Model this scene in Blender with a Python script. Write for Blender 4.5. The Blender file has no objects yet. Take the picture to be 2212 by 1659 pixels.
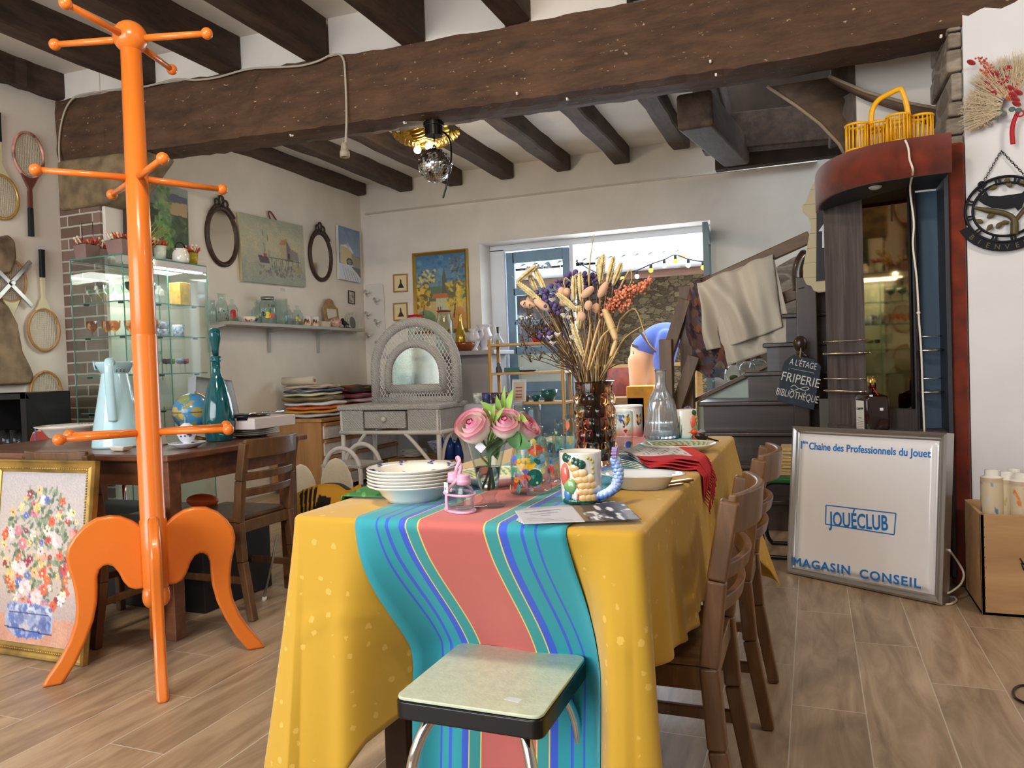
import bpy, bmesh, math, random
import numpy as np
from mathutils import Vector, Matrix
rnd = random.Random(7)
S = bpy.context.scene
COL = S.collection
# ------------------------------------------------------------------ camera
FPX, CXP, CYP, CAMH = 1645.0, 1106.0, 829.5, 1.05
def _basis():
 y = Vector(((1753-CXP)/FPX, -(767-CYP)/FPX, -1.0)).normalized()
 u = Vector((-0.026, 1, 0)); u = (u - y*u.dot(y)).normalized()
 x = y.cross(u)
 return Matrix((x, y, u))
RW = _basis()                       # camera space -> world
cam_d = bpy.data.cameras.new('camera'); cam = bpy.data.objects.new('camera', cam_d); COL.objects.link(cam)
cam_d.sensor_fit = 'HORIZONTAL'; cam_d.sensor_width = 36.0; cam_d.lens = 36.0*FPX/2212.0
cam_d.clip_start = 0.02; cam_d.clip_end = 200
M4 = RW.to_4x4(); M4.translation = Vector((0, 0, CAMH)); cam.matrix_world = M4
S.camera = cam
# ------------------------------------------------------------------ sky, daylight, exposure
S.view_settings.view_transform = 'Standard'; S.view_settings.look = 'None'
S.view_settings.gamma = 1.0; S.view_settings.use_curve_mapping = False
S.view_settings.exposure = 0.44
S.cycles.use_denoising = True
S.cycles.max_bounces = 9; S.cycles.transparent_max_bounces = 24; S.cycles.transmission_bounces = 12
S.cycles.sample_clamp_indirect = 6.0; S.cycles.caustics_refractive = False; S.cycles.caustics_reflective = False
W = bpy.data.worlds.new('sky'); S.world = W; W.use_nodes = True
_bg = W.node_tree.nodes['Background']; _bg.inputs[0].default_value = (0.78, 0.89, 1.0, 1); _bg.inputs[1].default_value = 3.8
def area(name, loc, target, sx, sy, power, col, spread=math.pi):
 l = bpy.data.lights.new(name, 'AREA'); l.shape = 'RECTANGLE'; l.size = sx; l.size_y = sy; l.energy = power; l.color = col; l.spread = spread
 o = bpy.data.objects.new(name, l); COL.objects.link(o); o.location = loc
 o.rotation_euler = (Vector(target)-Vector(loc)).to_track_quat('-Z', 'Y').to_euler(); return o
def point(name, loc, power, col, r=.05):
 l = bpy.data.lights.new(name, 'POINT'); l.energy = power; l.color = col; l.shadow_soft_size = r
 o = bpy.data.objects.new(name, l); COL.objects.link(o); o.location = loc; return o
area('shop_front_daylight', (-2.6, -2.3, 1.75), (-1.6, 3.0, 1.15), 3.6, 1.9, 66, (1.0, 0.96, 0.90))
area('courtyard_daylight', (-1.95, 7.75, 1.55), (-1.6, 3.5, 0.9), 2.1, 1.3, 40, (0.80, 0.90, 1.0))
area('side_daylight', (2.4, 5.6, 2.2), (-.6, 5.2, 0.9), 1.2, 1.2, 7, (0.85, 0.93, 1.0))
area('ceiling_spot_track', (-0.9, 0.6, 2.86), (-2.6, 3.6, 1.1), .5, .12, 40, (1.0, 0.86, 0.70))
area('ceiling_spot_track', (1.9, 1.9, 2.86), (1.1, 3.85, 1.3), .4, .12, 15, (1.0, 0.9, 0.78))
# ------------------------------------------------------------------ helpers
def lin(c):
 f = lambda v: v/12.92 if v <= .04045 else ((v+.055)/1.055)**2.4
 return tuple(f(v/255.0) for v in c)
def ray(px, py): return RW @ Vector(((px-CXP)/FPX, -(py-CYP)/FPX, -1.0))
def P(px, py, X=None, Y=None, Z=None):
 d = ray(px, py)
 t = X/d.x if X is not None else Y/d.y if Y is not None else (Z-CAMH)/d.z
 return Vector((0, 0, CAMH)) + d*t
class MB:
 def __init__(s): s.v = []; s.f = []; s.m = []; s.s = []; s.c = None
 def add(s, vs, fs, m=0, smooth=False):
  o = len(s.v); s.v += [tuple(v) for v in vs]; s.f += [tuple(i+o for i in f) for f in fs]
  s.m += [m]*len(fs); s.s += [smooth]*len(fs); return s
 def hexa(s, p, m=0):   # 8 corners: bottom 4 ccw, top 4 ccw
  return s.add(p, [(3,2,1,0),(4,5,6,7),(0,1,5,4),(1,2,6,5),(2,3,7,6),(3,0,4,7)], m)
 def box(s, x0, x1, y0, y1, z0, z1, m=0):
  return s.hexa([(x0,y0,z0),(x1,y0,z0),(x1,y1,z0),(x0,y1,z0),(x0,y0,z1),(x1,y0,z1),(x1,y1,z1),(x0,y1,z1)], m)
 def bar(s, a, b, w, d, up=(0,0,1), m=0, w2=None, d2=None):   # rectangular bar from a to b
  a, b = Vector(a), Vector(b); t = (b-a).normalized(); u = Vector(up)
  if abs(t.dot(u)) > .98: u = Vector((0,1,0))
  r = t.cross(u).normalized(); u = r.cross(t)
  w2 = w if w2 is None else w2; d2 = d if d2 is None else d2
  q = lambda c, W_, D_: [c-r*W_/2-u*D_/2, c+r*W_/2-u*D_/2, c+r*W_/2+u*D_/2, c-r*W_/2+u*D_/2]
  p = q(a, w, d)+q(b, w2, d2)
  return s.add(p, [(0,1,2,3),(7,6,5,4),(4,5,1,0),(5,6,2,1),(6,7,3,2),(7,4,0,3)], m)
 def tube(s, pts, r, n=10, closed=False, m=0, cap=True, smooth=True, flat=1.0, up=None):
  pts = [Vector(p) for p in pts]; k = len(pts); R = r if hasattr(r, '__len__') else [r]*k
  vs = []; fs = []; prev = None
  for i, p in enumerate(pts):
   if closed: t = pts[(i+1) % k]-pts[i-1]
   else: t = pts[min(i+1, k-1)]-pts[max(i-1, 0)]
   t = t.normalized() if t.length > 1e-9 else Vector((0,0,1))
   if prev is None:
    a = Vector(up) if up else (Vector((0,0,1)) if abs(t.z) < .9 else Vector((1,0,0)))
    u = (a-t*a.dot(t)).normalized()
   else:
    u = prev-t*prev.dot(t); u = u.normalized() if u.length > 1e-6 else t.orthogonal().normalized()
   prev = u; w = t.cross(u)
   for j in range(n):
    g = 2*math.pi*j/n; vs.append(p+(u*math.cos(g)+w*math.sin(g)*flat)*R[i])
  for i in range(k if closed else k-1):
   for j in range(n):
    a = i*n+j; b = i*n+(j+1) % n; c = ((i+1) % k)*n+(j+1) % n; d = ((i+1) % k)*n+j
    fs.append((a, b, c, d))
  s.add(vs, fs, m, smooth)
  if cap and not closed:
   s.add(vs[:n], [tuple(range(n-1, -1, -1))], m); s.add(vs[-n:], [tuple(range(n))], m)
  return s
 def cyl(s, a, b, r0, r1=None, n=20, m=0, cap=True):
  return s.tube([a, b], [r0, r0 if r1 is None else r1], n, m=m, cap=cap)
 def lathe(s, prof, c=(0,0,0), n=32, m=0, smooth=True, wob=None, ax=None):
  vs = []; fs = []; k = len(prof); c = Vector(c)
  for i, (r, z) in enumerate(prof):
   for j in range(n):
    g = 2*math.pi*j/n; q = r*(wob(g, z) if wob else 1)
    vs.append((c.x+q*math.cos(g), c.y+q*math.sin(g), c.z+z))
  for i in range(k-1):
   for j in range(n):
    fs.append((i*n+j, i*n+(j+1) % n, (i+1)*n+(j+1) % n, (i+1)*n+j))
  s.add(vs, fs, m, smooth)
  if prof[0][0] > 1e-6 and not (prof[0] == prof[-1]): pass
  return s
 def sphere(s, c, r, n=16, k=10, m=0, sc=(1,1,1), rot=None, smooth=True):
  vs = []; fs = []; c = Vector(c)
  for i in range(k+1):
   t = math.pi*i/k
   for j in range(n):
    g = 2*math.pi*j/n
    v = Vector((r*math.sin(t)*math.cos(g)*sc[0], r*math.sin(t)*math.sin(g)*sc[1], -r*math.cos(t)*sc[2]))
    vs.append(c+(rot @ v if rot else v))
  for i in range(k):
   for j in range(n): fs.append((i*n+j, i*n+(j+1) % n, (i+1)*n+(j+1) % n, (i+1)*n+j))
  return s.add(vs, fs, m, smooth)
 def prism(s, poly, a, thick, fr=None, m=0, smooth_side=False):
  fr = fr or Fr((0,0,0), (1,0,0), (0,1,0)); n = len(poly)
  vs = [fr(u, v, a) for u, v in poly]+[fr(u, v, a+thick) for u, v in poly]
  s.add(vs, [tuple(range(n-1, -1, -1)), tuple(range(n, 2*n))], m)
  s.add(vs, [(i, (i+1) % n, n+(i+1) % n, n+i) for i in range(n)], m, smooth_side); return s
 def grid(s, nu, nv, fn, m=0, smooth=True, mfn=None):
  vs = [fn(i/nu, j/nv) for j in range(nv+1) for i in range(nu+1)]; w = nu+1
  for j in range(nv):
   for i in range(nu):
    pass
  fs = [(j*w+i, j*w+i+1, (j+1)*w+i+1, (j+1)*w+i) for j in range(nv) for i in range(nu)]
  o = len(s.m); s.add(vs, fs, m, smooth)
  if mfn:
   q = 0
   for j in range(nv):
    for i in range(nu): s.m[o+q] = mfn(i, j); q += 1
  return s
 def frame(s, w, h, prof, fr, m=0):
  k = len(prof); vs = []
  for cx, cy in ((-1,-1),(1,-1),(1,1),(-1,1)):
   for i, z in prof: vs.append(fr(cx*(w/2-i), cy*(h/2-i), z))
  fs = []
  for c in range(4):
   for i in range(k):
    fs.append((c*k+i, ((c+1) % 4)*k+i, ((c+1) % 4)*k+(i+1) % k, c*k+(i+1) % k))
  return s.add(vs, fs, m)
class Fr:   # local frame: origin, right, up; n = right x up
 def __init__(s, o, r, u):
  s.o = Vector(o); s.r = Vector(r).normalized(); u = Vector(u); s.u = (u-s.r*u.dot(s.r)).normalized(); s.n = s.r.cross(s.u)
 def __call__(s, a, b, c=0.0): return s.o+s.r*a+s.u*b+s.n*c
def fin(me, mb, mats, bevel=0):
 for m_ in (mats if isinstance(mats, (list, tuple)) else [mats]): me.materials.append(m_)
 me.polygons.foreach_set('material_index', mb.m); me.polygons.foreach_set('use_smooth', mb.s); me.update()
def mesh_obj(name, mb, mats, origin=(0,0,0), bevel=0.0, weld=True, sub=0, solid=0.0, seg=2):
 o0 = Vector(origin); me = bpy.data.meshes.new(name)
 me.from_pydata([(v[0]-o0.x, v[1]-o0.y, v[2]-o0.z) for v in mb.v], [], mb.f); fin(me, mb, mats)
 if mb.c is not None:
  at = me.color_attributes.new('Col', 'FLOAT_COLOR', 'POINT'); at.data.foreach_set('color', np.asarray(mb.c, dtype=np.float32).ravel())
 o = bpy.data.objects.new(name, me); COL.objects.link(o); o.location = o0
 bm = bmesh.new(); bm.from_mesh(me)
 if weld and mb.c is None: bmesh.ops.remove_doubles(bm, verts=bm.verts, dist=1e-5)
 bmesh.ops.recalc_face_normals(bm, faces=bm.faces); bm.to_mesh(me); bm.free()
 if sub: md = o.modifiers.new('sub', 'SUBSURF'); md.levels = sub; md.render_levels = sub
 if solid: md = o.modifiers.new('solid', 'SOLIDIFY'); md.thickness = solid; md.offset = 0
 if bevel: md = o.modifiers.new('bevel', 'BEVEL'); md.width = bevel; md.segments = seg; md.limit_method = 'ANGLE'; md.angle_limit = .6; md.harden_normals = True; me.polygons.foreach_set('use_smooth', [True]*len(me.polygons))
 return o
def base(mb):
 a = np.array(mb.v); mn = a.min(0); mx = a.max(0); return Vector(((mn[0]+mx[0])/2, (mn[1]+mx[1])/2, mn[2]))
def tag(o, label=None, cat=None, group=None, kind=None):
 if label: o['label'] = label
 if cat: o['category'] = cat
 if group: o['group'] = group
 if kind: o['kind'] = kind
 return o
def thing(name, label, cat, loc=(0,0,0), group=None, rz=0.0):
 o = bpy.data.objects.new(name, None); COL.objects.link(o); o.location = loc; o.empty_display_size = .05; o.rotation_euler = (0, 0, rz)
 return tag(o, label, cat, group)
def part(root, name, mb, mats, W=True, label=None, kind=None, **k):
 org = root.get('_org', None); wl = Vector(org) if org is not None else (root.location.copy() if W else Vector())
 o = mesh_obj(name, mb, mats, wl if W else (0,0,0), **k)
 o.location = (0,0,0); o.parent = root
 if W: o['_org'] = tuple(wl)
 if label: o['label'] = label
 if kind: o['kind'] = kind
 return o
def solo(name, label, cat, mb, mats, group=None, kind=None, **k):
 return tag(mesh_obj(name, mb, mats, base(mb), **k), label, cat, group, kind)
def struct(name, mb, mats, parent=None, **k):
 o = mesh_obj(name, mb, mats, **k)
 if parent is not None: o.parent = parent
 o['kind'] = 'structure'; return o
def copy_tree(o, loc=None, rz=None, label=None, parent=None):
 c = o.copy(); COL.objects.link(c)
 if parent is not None: c.parent = parent
 if loc is not None: c.location = loc
 if rz is not None: c.rotation_euler = (0, 0, rz)
 if label: c['label'] = label
 for ch in [q for q in bpy.data.objects if q.parent == o]: copy_tree(ch, parent=c)
 return c
# ---- text as mesh
def text(root, name, body, fr, size, m, width=None, thick=.001, W=True, align='CENTER', shear=0, label=None, spacing=1.0, bold=0.0, rot=0.0, condense=None):
 cu = bpy.data.curves.new('t', 'FONT'); cu.body = body; cu.size = size; cu.align_x = align; cu.align_y = 'CENTER'; cu.shear = shear
 cu.space_character = spacing; cu.bevel_depth = bold; cu.bevel_resolution = 0; cu.extrude = thick/2; cu.resolution_u = 3
 o = bpy.data.objects.new('t', cu); COL.objects.link(o)
 me = bpy.data.meshes.new_from_object(o.evaluated_get(bpy.context.evaluated_depsgraph_get()))
 bpy.data.objects.remove(o); bpy.data.curves.remove(cu)
 xs = [v.co.x for v in me.vertices]
 k = 1.0 if width is None or not xs else width/max(1e-6, max(xs)-min(xs))
 mb = MB(); c, s_ = math.cos(rot), math.sin(rot)
 for v in me.vertices:
  x, y = v.co.x*k, v.co.y
  mb.v.append(tuple(fr(x*c-y*s_, x*s_+y*c, v.co.z+thick/2)))
 for p in me.polygons: mb.f.append(tuple(p.vertices)); mb.m.append(0); mb.s.append(False)
 bpy.data.meshes.remove(me)
 return part(root, name, mb, m, W=W, label=label, weld=False)
# ---- materials
MATS = {}
def nt(name):
 m = bpy.data.materials.new(name); m.use_nodes = True; t = m.node_tree; b = t.nodes['Principled BSDF']; return m, t, b
def N(t, typ, **kw):
 n = t.nodes.new(typ)
 for k, v in kw.items():
  if k.startswith('i_'): n.inputs[k[2:].replace('_', ' ')].default_value = v
  else: setattr(n, k, v)
 return n
def ramp(t, stops):
 r = t.nodes.new('ShaderNodeValToRGB'); e = r.color_ramp.elements
 while len(e) < len(stops): e.new(.5)
 for i, (p, c) in enumerate(stops): e[i].position = p; e[i].color = (*lin(c), 1)
 return r
def mat(name, c, rough=.5, metal=0.0, var=.0, vs=6.0, bump=0.0, bs=60.0, trans=0.0, ior=1.45, coat=0.0, emit=None, es=0.0, sheen=0.0, sss=0.0, stretch=(1,1,1), alpha=1.0):
 if name in MATS: return MATS[name]
 m, t, b = nt(name); c1 = lin(c); b.inputs['Base Color'].default_value = (*c1, 1)
 b.inputs['Roughness'].default_value = rough; b.inputs['Metallic'].default_value = metal
 b.inputs['Transmission Weight'].default_value = trans; b.inputs['IOR'].default_value = ior; b.inputs['Coat Weight'].default_value = coat
 b.inputs['Sheen Weight'].default_value = sheen; b.inputs['Subsurface Weight'].default_value = sss; b.inputs['Alpha'].default_value = alpha
 if sss: b.inputs['Subsurface Radius'].default_value = (.01, .006, .004)
 if emit: b.inputs['Emission Color'].default_value = (*lin(emit), 1); b.inputs['Emission Strength'].default_value = es
 tc = mp = None
 if var or bump:
  tc = N(t, 'ShaderNodeTexCoord'); mp = N(t, 'ShaderNodeMapping'); mp.inputs['Scale'].default_value = stretch; t.links.new(tc.outputs['Object'], mp.inputs[0])
 if var:
  n = N(t, 'ShaderNodeTexNoise', i_Scale=vs, i_Detail=4.0); t.links.new(mp.outputs[0], n.inputs['Vector'])
  k1 = tuple(max(0, v*(1-var)) for v in c); k2 = tuple(min(255, v*(1+var)) for v in c)
  r = ramp(t, [(.3, k1), (.7, k2)]); t.links.new(n.outputs['Fac'], r.inputs[0]); t.links.new(r.outputs[0], b.inputs['Base Color'])
 if bump:
  n = N(t, 'ShaderNodeTexNoise', i_Scale=bs, i_Detail=3.0); t.links.new(mp.outputs[0], n.inputs['Vector'])
  bp = N(t, 'ShaderNodeBump', i_Strength=bump, i_Distance=.004); t.links.new(n.outputs['Fac'], bp.inputs['Height']); t.links.new(bp.outputs[0], b.inputs['Normal'])
 MATS[name] = m; return m
def wood(name, c1, c2, axis='X', scale=18.0, rough=.45, ring=.12, coat=0.0, bump=.15, knots=0):
 if name in MATS: return MATS[name]
 m, t, b = nt(name); tc = N(t, 'ShaderNodeTexCoord'); mp = N(t, 'ShaderNodeMapping'); s = [1, 1, 1]; s['XYZ'.index(axis)] = ring
 mp.inputs['Scale'].default_value = s; t.links.new(tc.outputs['Object'], mp.inputs[0])
 n = N(t, 'ShaderNodeTexNoise', i_Scale=scale, i_Detail=6.0, i_Roughness=.65, i_Distortion=.6); t.links.new(mp.outputs[0], n.inputs['Vector'])
 r = ramp(t, [(.28, c1), (.5, tuple((a+b_)/2 for a, b_ in zip(c1, c2))), (.72, c2)]); t.links.new(n.outputs['Fac'], r.inputs[0]); t.links.new(r.outputs[0], b.inputs['Base Color'])
 b.inputs['Roughness'].default_value = rough; b.inputs['Coat Weight'].default_value = coat
 bp = N(t, 'ShaderNodeBump', i_Strength=bump, i_Distance=.003); t.links.new(n.outputs['Fac'], bp.inputs['Height']); t.links.new(bp.outputs[0], b.inputs['Normal'])
 MATS[name] = m; return m
def glass(name, c=(255,255,255), ior=1.45, rough=0.0, thin=False, dens=1.0):
 if name in MATS: return MATS[name]
 m, t, b = nt(name)
 if thin:      # sheet glass and thin-walled vessels: clear straight-through with a fresnel reflection
  t.nodes.remove(b); out = t.nodes['Material Output']
  tr = N(t, 'ShaderNodeBsdfTransparent'); tr.inputs[0].default_value = (*lin(c), 1); gl = N(t, 'ShaderNodeBsdfGlossy'); gl.inputs['Roughness'].default_value = .03
  lw = N(t, 'ShaderNodeLayerWeight'); pw = N(t, 'ShaderNodeMath', operation='POWER'); t.links.new(lw.outputs['Facing'], pw.inputs[0]); pw.inputs[1].default_value = 3.5
  ma = N(t, 'ShaderNodeMath', operation='MULTIPLY_ADD'); t.links.new(pw.outputs[0], ma.inputs[0]); ma.inputs[1].default_value = .62; ma.inputs[2].default_value = .035
  mx = N(t, 'ShaderNodeMixShader'); t.links.new(ma.outputs[0], mx.inputs[0]); t.links.new(tr.outputs[0], mx.inputs[1]); t.links.new(gl.outputs[0], mx.inputs[2]); t.links.new(mx.outputs[0], out.inputs[0])
 else:
  b.inputs['Base Color'].default_value = (*lin(c), 1); b.inputs['Transmission Weight'].default_value = 1; b.inputs['IOR'].default_value = ior; b.inputs['Roughness'].default_value = rough
 MATS[name] = m; return m
def vcol(name, rough=.6, coat=0.0, bump=0.0, bs=80.0, emit=0.0):
 if name in MATS: return MATS[name]
 m, t, b = nt(name); a = N(t, 'ShaderNodeAttribute', attribute_name='Col'); t.links.new(a.outputs['Color'], b.inputs['Base Color'])
 b.inputs['Roughness'].default_value = rough; b.inputs['Coat Weight'].default_value = coat
 if bump:
  tc = N(t, 'ShaderNodeTexCoord'); n = N(t, 'ShaderNodeTexNoise', i_Scale=bs); t.links.new(tc.outputs['Object'], n.inputs['Vector'])
  bp = N(t, 'ShaderNodeBump', i_Strength=bump, i_Distance=.003); t.links.new(n.outputs['Fac'], bp.inputs['Height']); t.links.new(bp.outputs[0], b.inputs['Normal'])
 MATS[name] = m; return m
# ---- little raster painter for pictures, prints and glazes (point colours on a mesh grid)
class Art:
 def __init__(s, w, h, bg):
  s.w, s.h = w, h; s.a = np.zeros((h+1, w+1, 3)); s.a[:] = bg
  s.X, s.Y = np.meshgrid(np.linspace(0, 1, w+1), np.linspace(0, 1, h+1)); s.asp = h/w
  s.rg = np.random.RandomState(3)
 def put(s, mk, c, al=1.0): s.a[mk] = s.a[mk]*(1-al)+np.array(c)*al
 def ell(s, cx, cy, rx, ry, c, rot=0, al=1.0):
  dx, dy = s.X-cx, (s.Y-cy)*s.asp; q, p = math.cos(rot), math.sin(rot)
  u, v = dx*q+dy*p, -dx*p+dy*q; s.put((u/rx)**2+(v/(ry*s.asp))**2 <= 1, c, al)
 def rect(s, x0, y0, x1, y1, c, al=1.0): s.put((s.X >= x0) & (s.X <= x1) & (s.Y >= y0) & (s.Y <= y1), c, al)
 def poly(s, pts, c, al=1.0):
  ins = np.zeros(s.X.shape, bool); n = len(pts)
  for i in range(n):
   x1, y1 = pts[i]; x2, y2 = pts[(i+1) % n]
   if y1 == y2: continue
   cr = ((s.Y >= min(y1, y2)) & (s.Y < max(y1, y2))) & (s.X < (x2-x1)*(s.Y-y1)/(y2-y1)+x1); ins ^= cr
  s.put(ins, c, al)
 def line(s, x1, y1, x2, y2, w, c, al=1.0):
  dx, dy = x2-x1, (y2-y1)*s.asp; L = dx*dx+dy*dy+1e-12
  t = np.clip(((s.X-x1)*dx+(s.Y-y1)*s.asp*dy)/L, 0, 1)
  d = np.hypot(s.X-x1-t*dx, (s.Y-y1)*s.asp-t*dy); s.put(d <= w/2, c, al)
 def grad(s, c1, c2, y0=0, y1=1, al=1.0):
  t = np.clip((s.Y-y0)/(y1-y0), 0, 1)[..., None]; mk = (s.Y >= y0) & (s.Y <= y1)
  q = np.array(c1)*(1-t)+np.array(c2)*t; s.a[mk] = s.a[mk]*(1-al)+q[mk]*al
 def dab(s, x0, y0, x1, y1, n, r, cols, al=.8, seed=1, el=1.6):
  g = random.Random(seed)
  for _ in range(n): s.ell(g.uniform(x0, x1), g.uniform(y0, y1), r*g.uniform(.5, 1.3), r*g.uniform(.5, 1.3)/el, g.choice(cols), g.uniform(0, 3), al)
 def noise(s, amt, seed=2, k=1):
  g = np.random.RandomState(seed); z = g.rand((s.h+1)//k+2, (s.w+1)//k+2); z = np.kron(z, np.ones((k, k)))[:s.h+1, :s.w+1]; s.a *= (1-amt/2+amt*z)[..., None]
 def cols(s):
  q = np.clip(s.a, 0, 255)/255; q = np.where(q <= .04045, q/12.92, ((q+.055)/1.055)**2.4)
  return np.concatenate([q, np.ones(q.shape[:2]+(1,))], 2).reshape(-1, 4)
 def mesh(s, fn):      # fn(u, v) with v down
  mb = MB(); mb.grid(s.w, s.h, fn); mb.c = s.cols(); return mb
 def rectmesh(s, fr, w, h, n=0.0, flip=False):
  return s.mesh(lambda u, v: fr((u-.5)*w, (.5-v)*h, n))
# ================================================================== SETTING
def m_floor():
 m, t, b = nt('oak look tile planks'); L = t.links.new
 tc = N(t, 'ShaderNodeTexCoord'); sp = N(t, 'ShaderNodeSeparateXYZ'); L(tc.outputs['Object'], sp.inputs[0])
 def M(op, a, b_=None):
  n = N(t, 'ShaderNodeMath', operation=op)
  for i, v in enumerate((a, b_)):
   if v is None: continue
   if isinstance(v, (int, float)): n.inputs[i].default_value = v
   else: L(v, n.inputs[i])
  return n.outputs[0]
 xs = M('DIVIDE', M('ADD', sp.outputs[0], .081), .2036); row = M('FLOOR', xs); fx = M('SUBTRACT', xs, row)
 ys = M('DIVIDE', M('SUBTRACT', sp.outputs[1], M('ADD', M('MULTIPLY', row, .597), .589)), .91); cl = M('FLOOR', ys); fy = M('SUBTRACT', ys, cl)
 gx = M('MULTIPLY', M('MINIMUM', fx, M('SUBTRACT', 1.0, fx)), .2036); gy = M('MULTIPLY', M('MINIMUM', fy, M('SUBTRACT', 1.0, fy)), .91)
 g = M('LESS_THAN', M('MINIMUM', gx, gy), .0017)
 idv = N(t, 'ShaderNodeCombineXYZ'); L(row, idv.inputs[0]); L(cl, idv.inputs[1]); wn = N(t, 'ShaderNodeTexWhiteNoise'); L(idv.outputs[0], wn.inputs[0])
 v = N(t, 'ShaderNodeCombineXYZ'); L(sp.outputs[0], v.inputs[0]); L(M('MULTIPLY', sp.outputs[1], .16), v.inputs[1]); L(M('MULTIPLY', wn.outputs[0], 9.0), v.inputs[2])
 n1 = N(t, 'ShaderNodeTexNoise', i_Scale=13.0, i_Detail=6.0, i_Roughness=.62, i_Distortion=1.1); L(v.outputs[0], n1.inputs['Vector'])
 r = ramp(t, [(.25, (130, 107, 84)), (.5, (170, 145, 117)), (.75, (198, 174, 144))]); L(n1.outputs[0], r.inputs[0])
 hs = N(t, 'ShaderNodeHueSaturation'); L(r.outputs[0], hs.inputs['Color']); L(M('ADD', M('MULTIPLY', wn.outputs[0], .22), .86), hs.inputs['Value'])
 n2 = N(t, 'ShaderNodeTexNoise', i_Scale=5.0, i_Detail=2.0); L(v.outputs[0], n2.inputs['Vector'])
 kn = ramp(t, [(.70, (255, 255, 255)), (.78, (120, 95, 75))]); L(n2.outputs[0], kn.inputs[0])
 mk = N(t, 'ShaderNodeMix', data_type='RGBA', blend_type='MULTIPLY'); mk.inputs[0].default_value = .7; L(hs.outputs[0], mk.inputs[6]); L(kn.outputs[0], mk.inputs[7])
 mx = N(t, 'ShaderNodeMix', data_type='RGBA'); L(g, mx.inputs[0]); L(mk.outputs[2], mx.inputs[6]); mx.inputs[7].default_value = (*lin((200, 190, 172)), 1)
 L(mx.outputs[2], b.inputs['Base Color']); b.inputs['Roughness'].default_value = .38
 bp = N(t, 'ShaderNodeBump', i_Strength=.25, i_Distance=.002); L(M('SUBTRACT', n1.outputs[0], g), bp.inputs['Height']); L(bp.outputs[0], b.inputs['Normal'])
 return m
def m_beam(name, c1, c2, fleck, axis='X', amt=.66):
 m, t, b = nt(name); L = t.links.new; tc = N(t, 'ShaderNodeTexCoord')
 s = [1, 1, 1]; s['XYZ'.index(axis)] = .22
 mp = N(t, 'ShaderNodeMapping'); mp.inputs['Scale'].default_value = s; L(tc.outputs['Object'], mp.inputs[0])
 n = N(t, 'ShaderNodeTexNoise', i_Scale=14.0, i_Detail=8.0, i_Roughness=.7); L(mp.outputs[0], n.inputs['Vector'])
 r = ramp(t, [(.3, c1), (.7, c2)]); L(n.outputs[0], r.inputs[0])
 s[  'XYZ'.index(axis)] = .42; mp2 = N(t, 'ShaderNodeMapping'); mp2.inputs['Scale'].default_value = s; L(tc.outputs['Object'], mp2.inputs[0])
 n2 = N(t, 'ShaderNodeTexNoise', i_Scale=62.0, i_Detail=4.0, i_Roughness=.6); L(mp2.outputs[0], n2.inputs['Vector'])
 k = ramp(t, [(amt, (0, 0, 0)), (amt+.06, (255, 255, 255))]); L(n2.outputs[0], k.inputs[0])
 mx = N(t, 'ShaderNodeMix', data_type='RGBA'); L(k.outputs[0], mx.inputs[0]); L(r.outputs[0], mx.inputs[6]); mx.inputs[7].default_value = (*lin(fleck), 1)
 L(mx.outputs[2], b.inputs['Base Color']); b.inputs['Roughness'].default_value = .78
 bp = N(t, 'ShaderNodeBump', i_Strength=.7, i_Distance=.012); L(n.outputs[0], bp.inputs['Height']); L(bp.outputs[0], b.inputs['Normal'])
 return m
def m_stone(name, c1, c2, mortar, scale=5.0, ys=1.7):
 m, t, b = nt(name); L = t.links.new; tc = N(t, 'ShaderNodeTexCoord'); mp = N(t, 'ShaderNodeMapping'); mp.inputs['Scale'].default_value = (1, 1, ys); L(tc.outputs['Object'], mp.inputs[0])
 n0 = N(t, 'ShaderNodeTexNoise', i_Scale=scale*1.3); L(mp.outputs[0], n0.inputs['Vector'])
 ad = N(t, 'ShaderNodeMix', data_type='VECTOR'); ad.inputs[0].default_value = .12; L(mp.outputs[0], ad.inputs[4]); L(n0.outputs['Color'], ad.inputs[5])
 v = N(t, 'ShaderNodeTexVoronoi', i_Scale=scale); L(ad.outputs[1], v.inputs['Vector'])
 ve = N(t, 'ShaderNodeTexVoronoi', i_Scale=scale, feature='DISTANCE_TO_EDGE'); L(ad.outputs[1], ve.inputs['Vector'])
 sp = N(t, 'ShaderNodeSeparateColor'); L(v.outputs['Color'], sp.inputs[0]); r = ramp(t, [(0, c1), (1, c2)]); L(sp.outputs[0], r.inputs[0])
 k = ramp(t, [(.03, (255, 255, 255)), (.09, (0, 0, 0))]); L(ve.outputs[0], k.inputs[0])
 mx = N(t, 'ShaderNodeMix', data_type='RGBA'); L(k.outputs[0], mx.inputs[0]); L(r.outputs[0], mx.inputs[6]); mx.inputs[7].default_value = (*lin(mortar), 1)
 n = N(t, 'ShaderNodeTexNoise', i_Scale=30.0, i_Detail=4.0); L(mp.outputs[0], n.inputs['Vector'])
 m2 = N(t, 'ShaderNodeMix', data_type='RGBA', blend_type='OVERLAY'); m2.inputs[0].default_value = .5; L(mx.outputs[2], m2.inputs[6]); L(n.outputs[0], m2.inputs[7])
 L(m2.outputs[2], b.inputs['Base Color']); b.inputs['Roughness'].default_value = .9
 bp = N(t, 'ShaderNodeBump', i_Strength=.8, i_Distance=.03); L(ve.outputs[0], bp.inputs['Height']); L(bp.outputs[0], b.inputs['Normal'])
 return m
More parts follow.
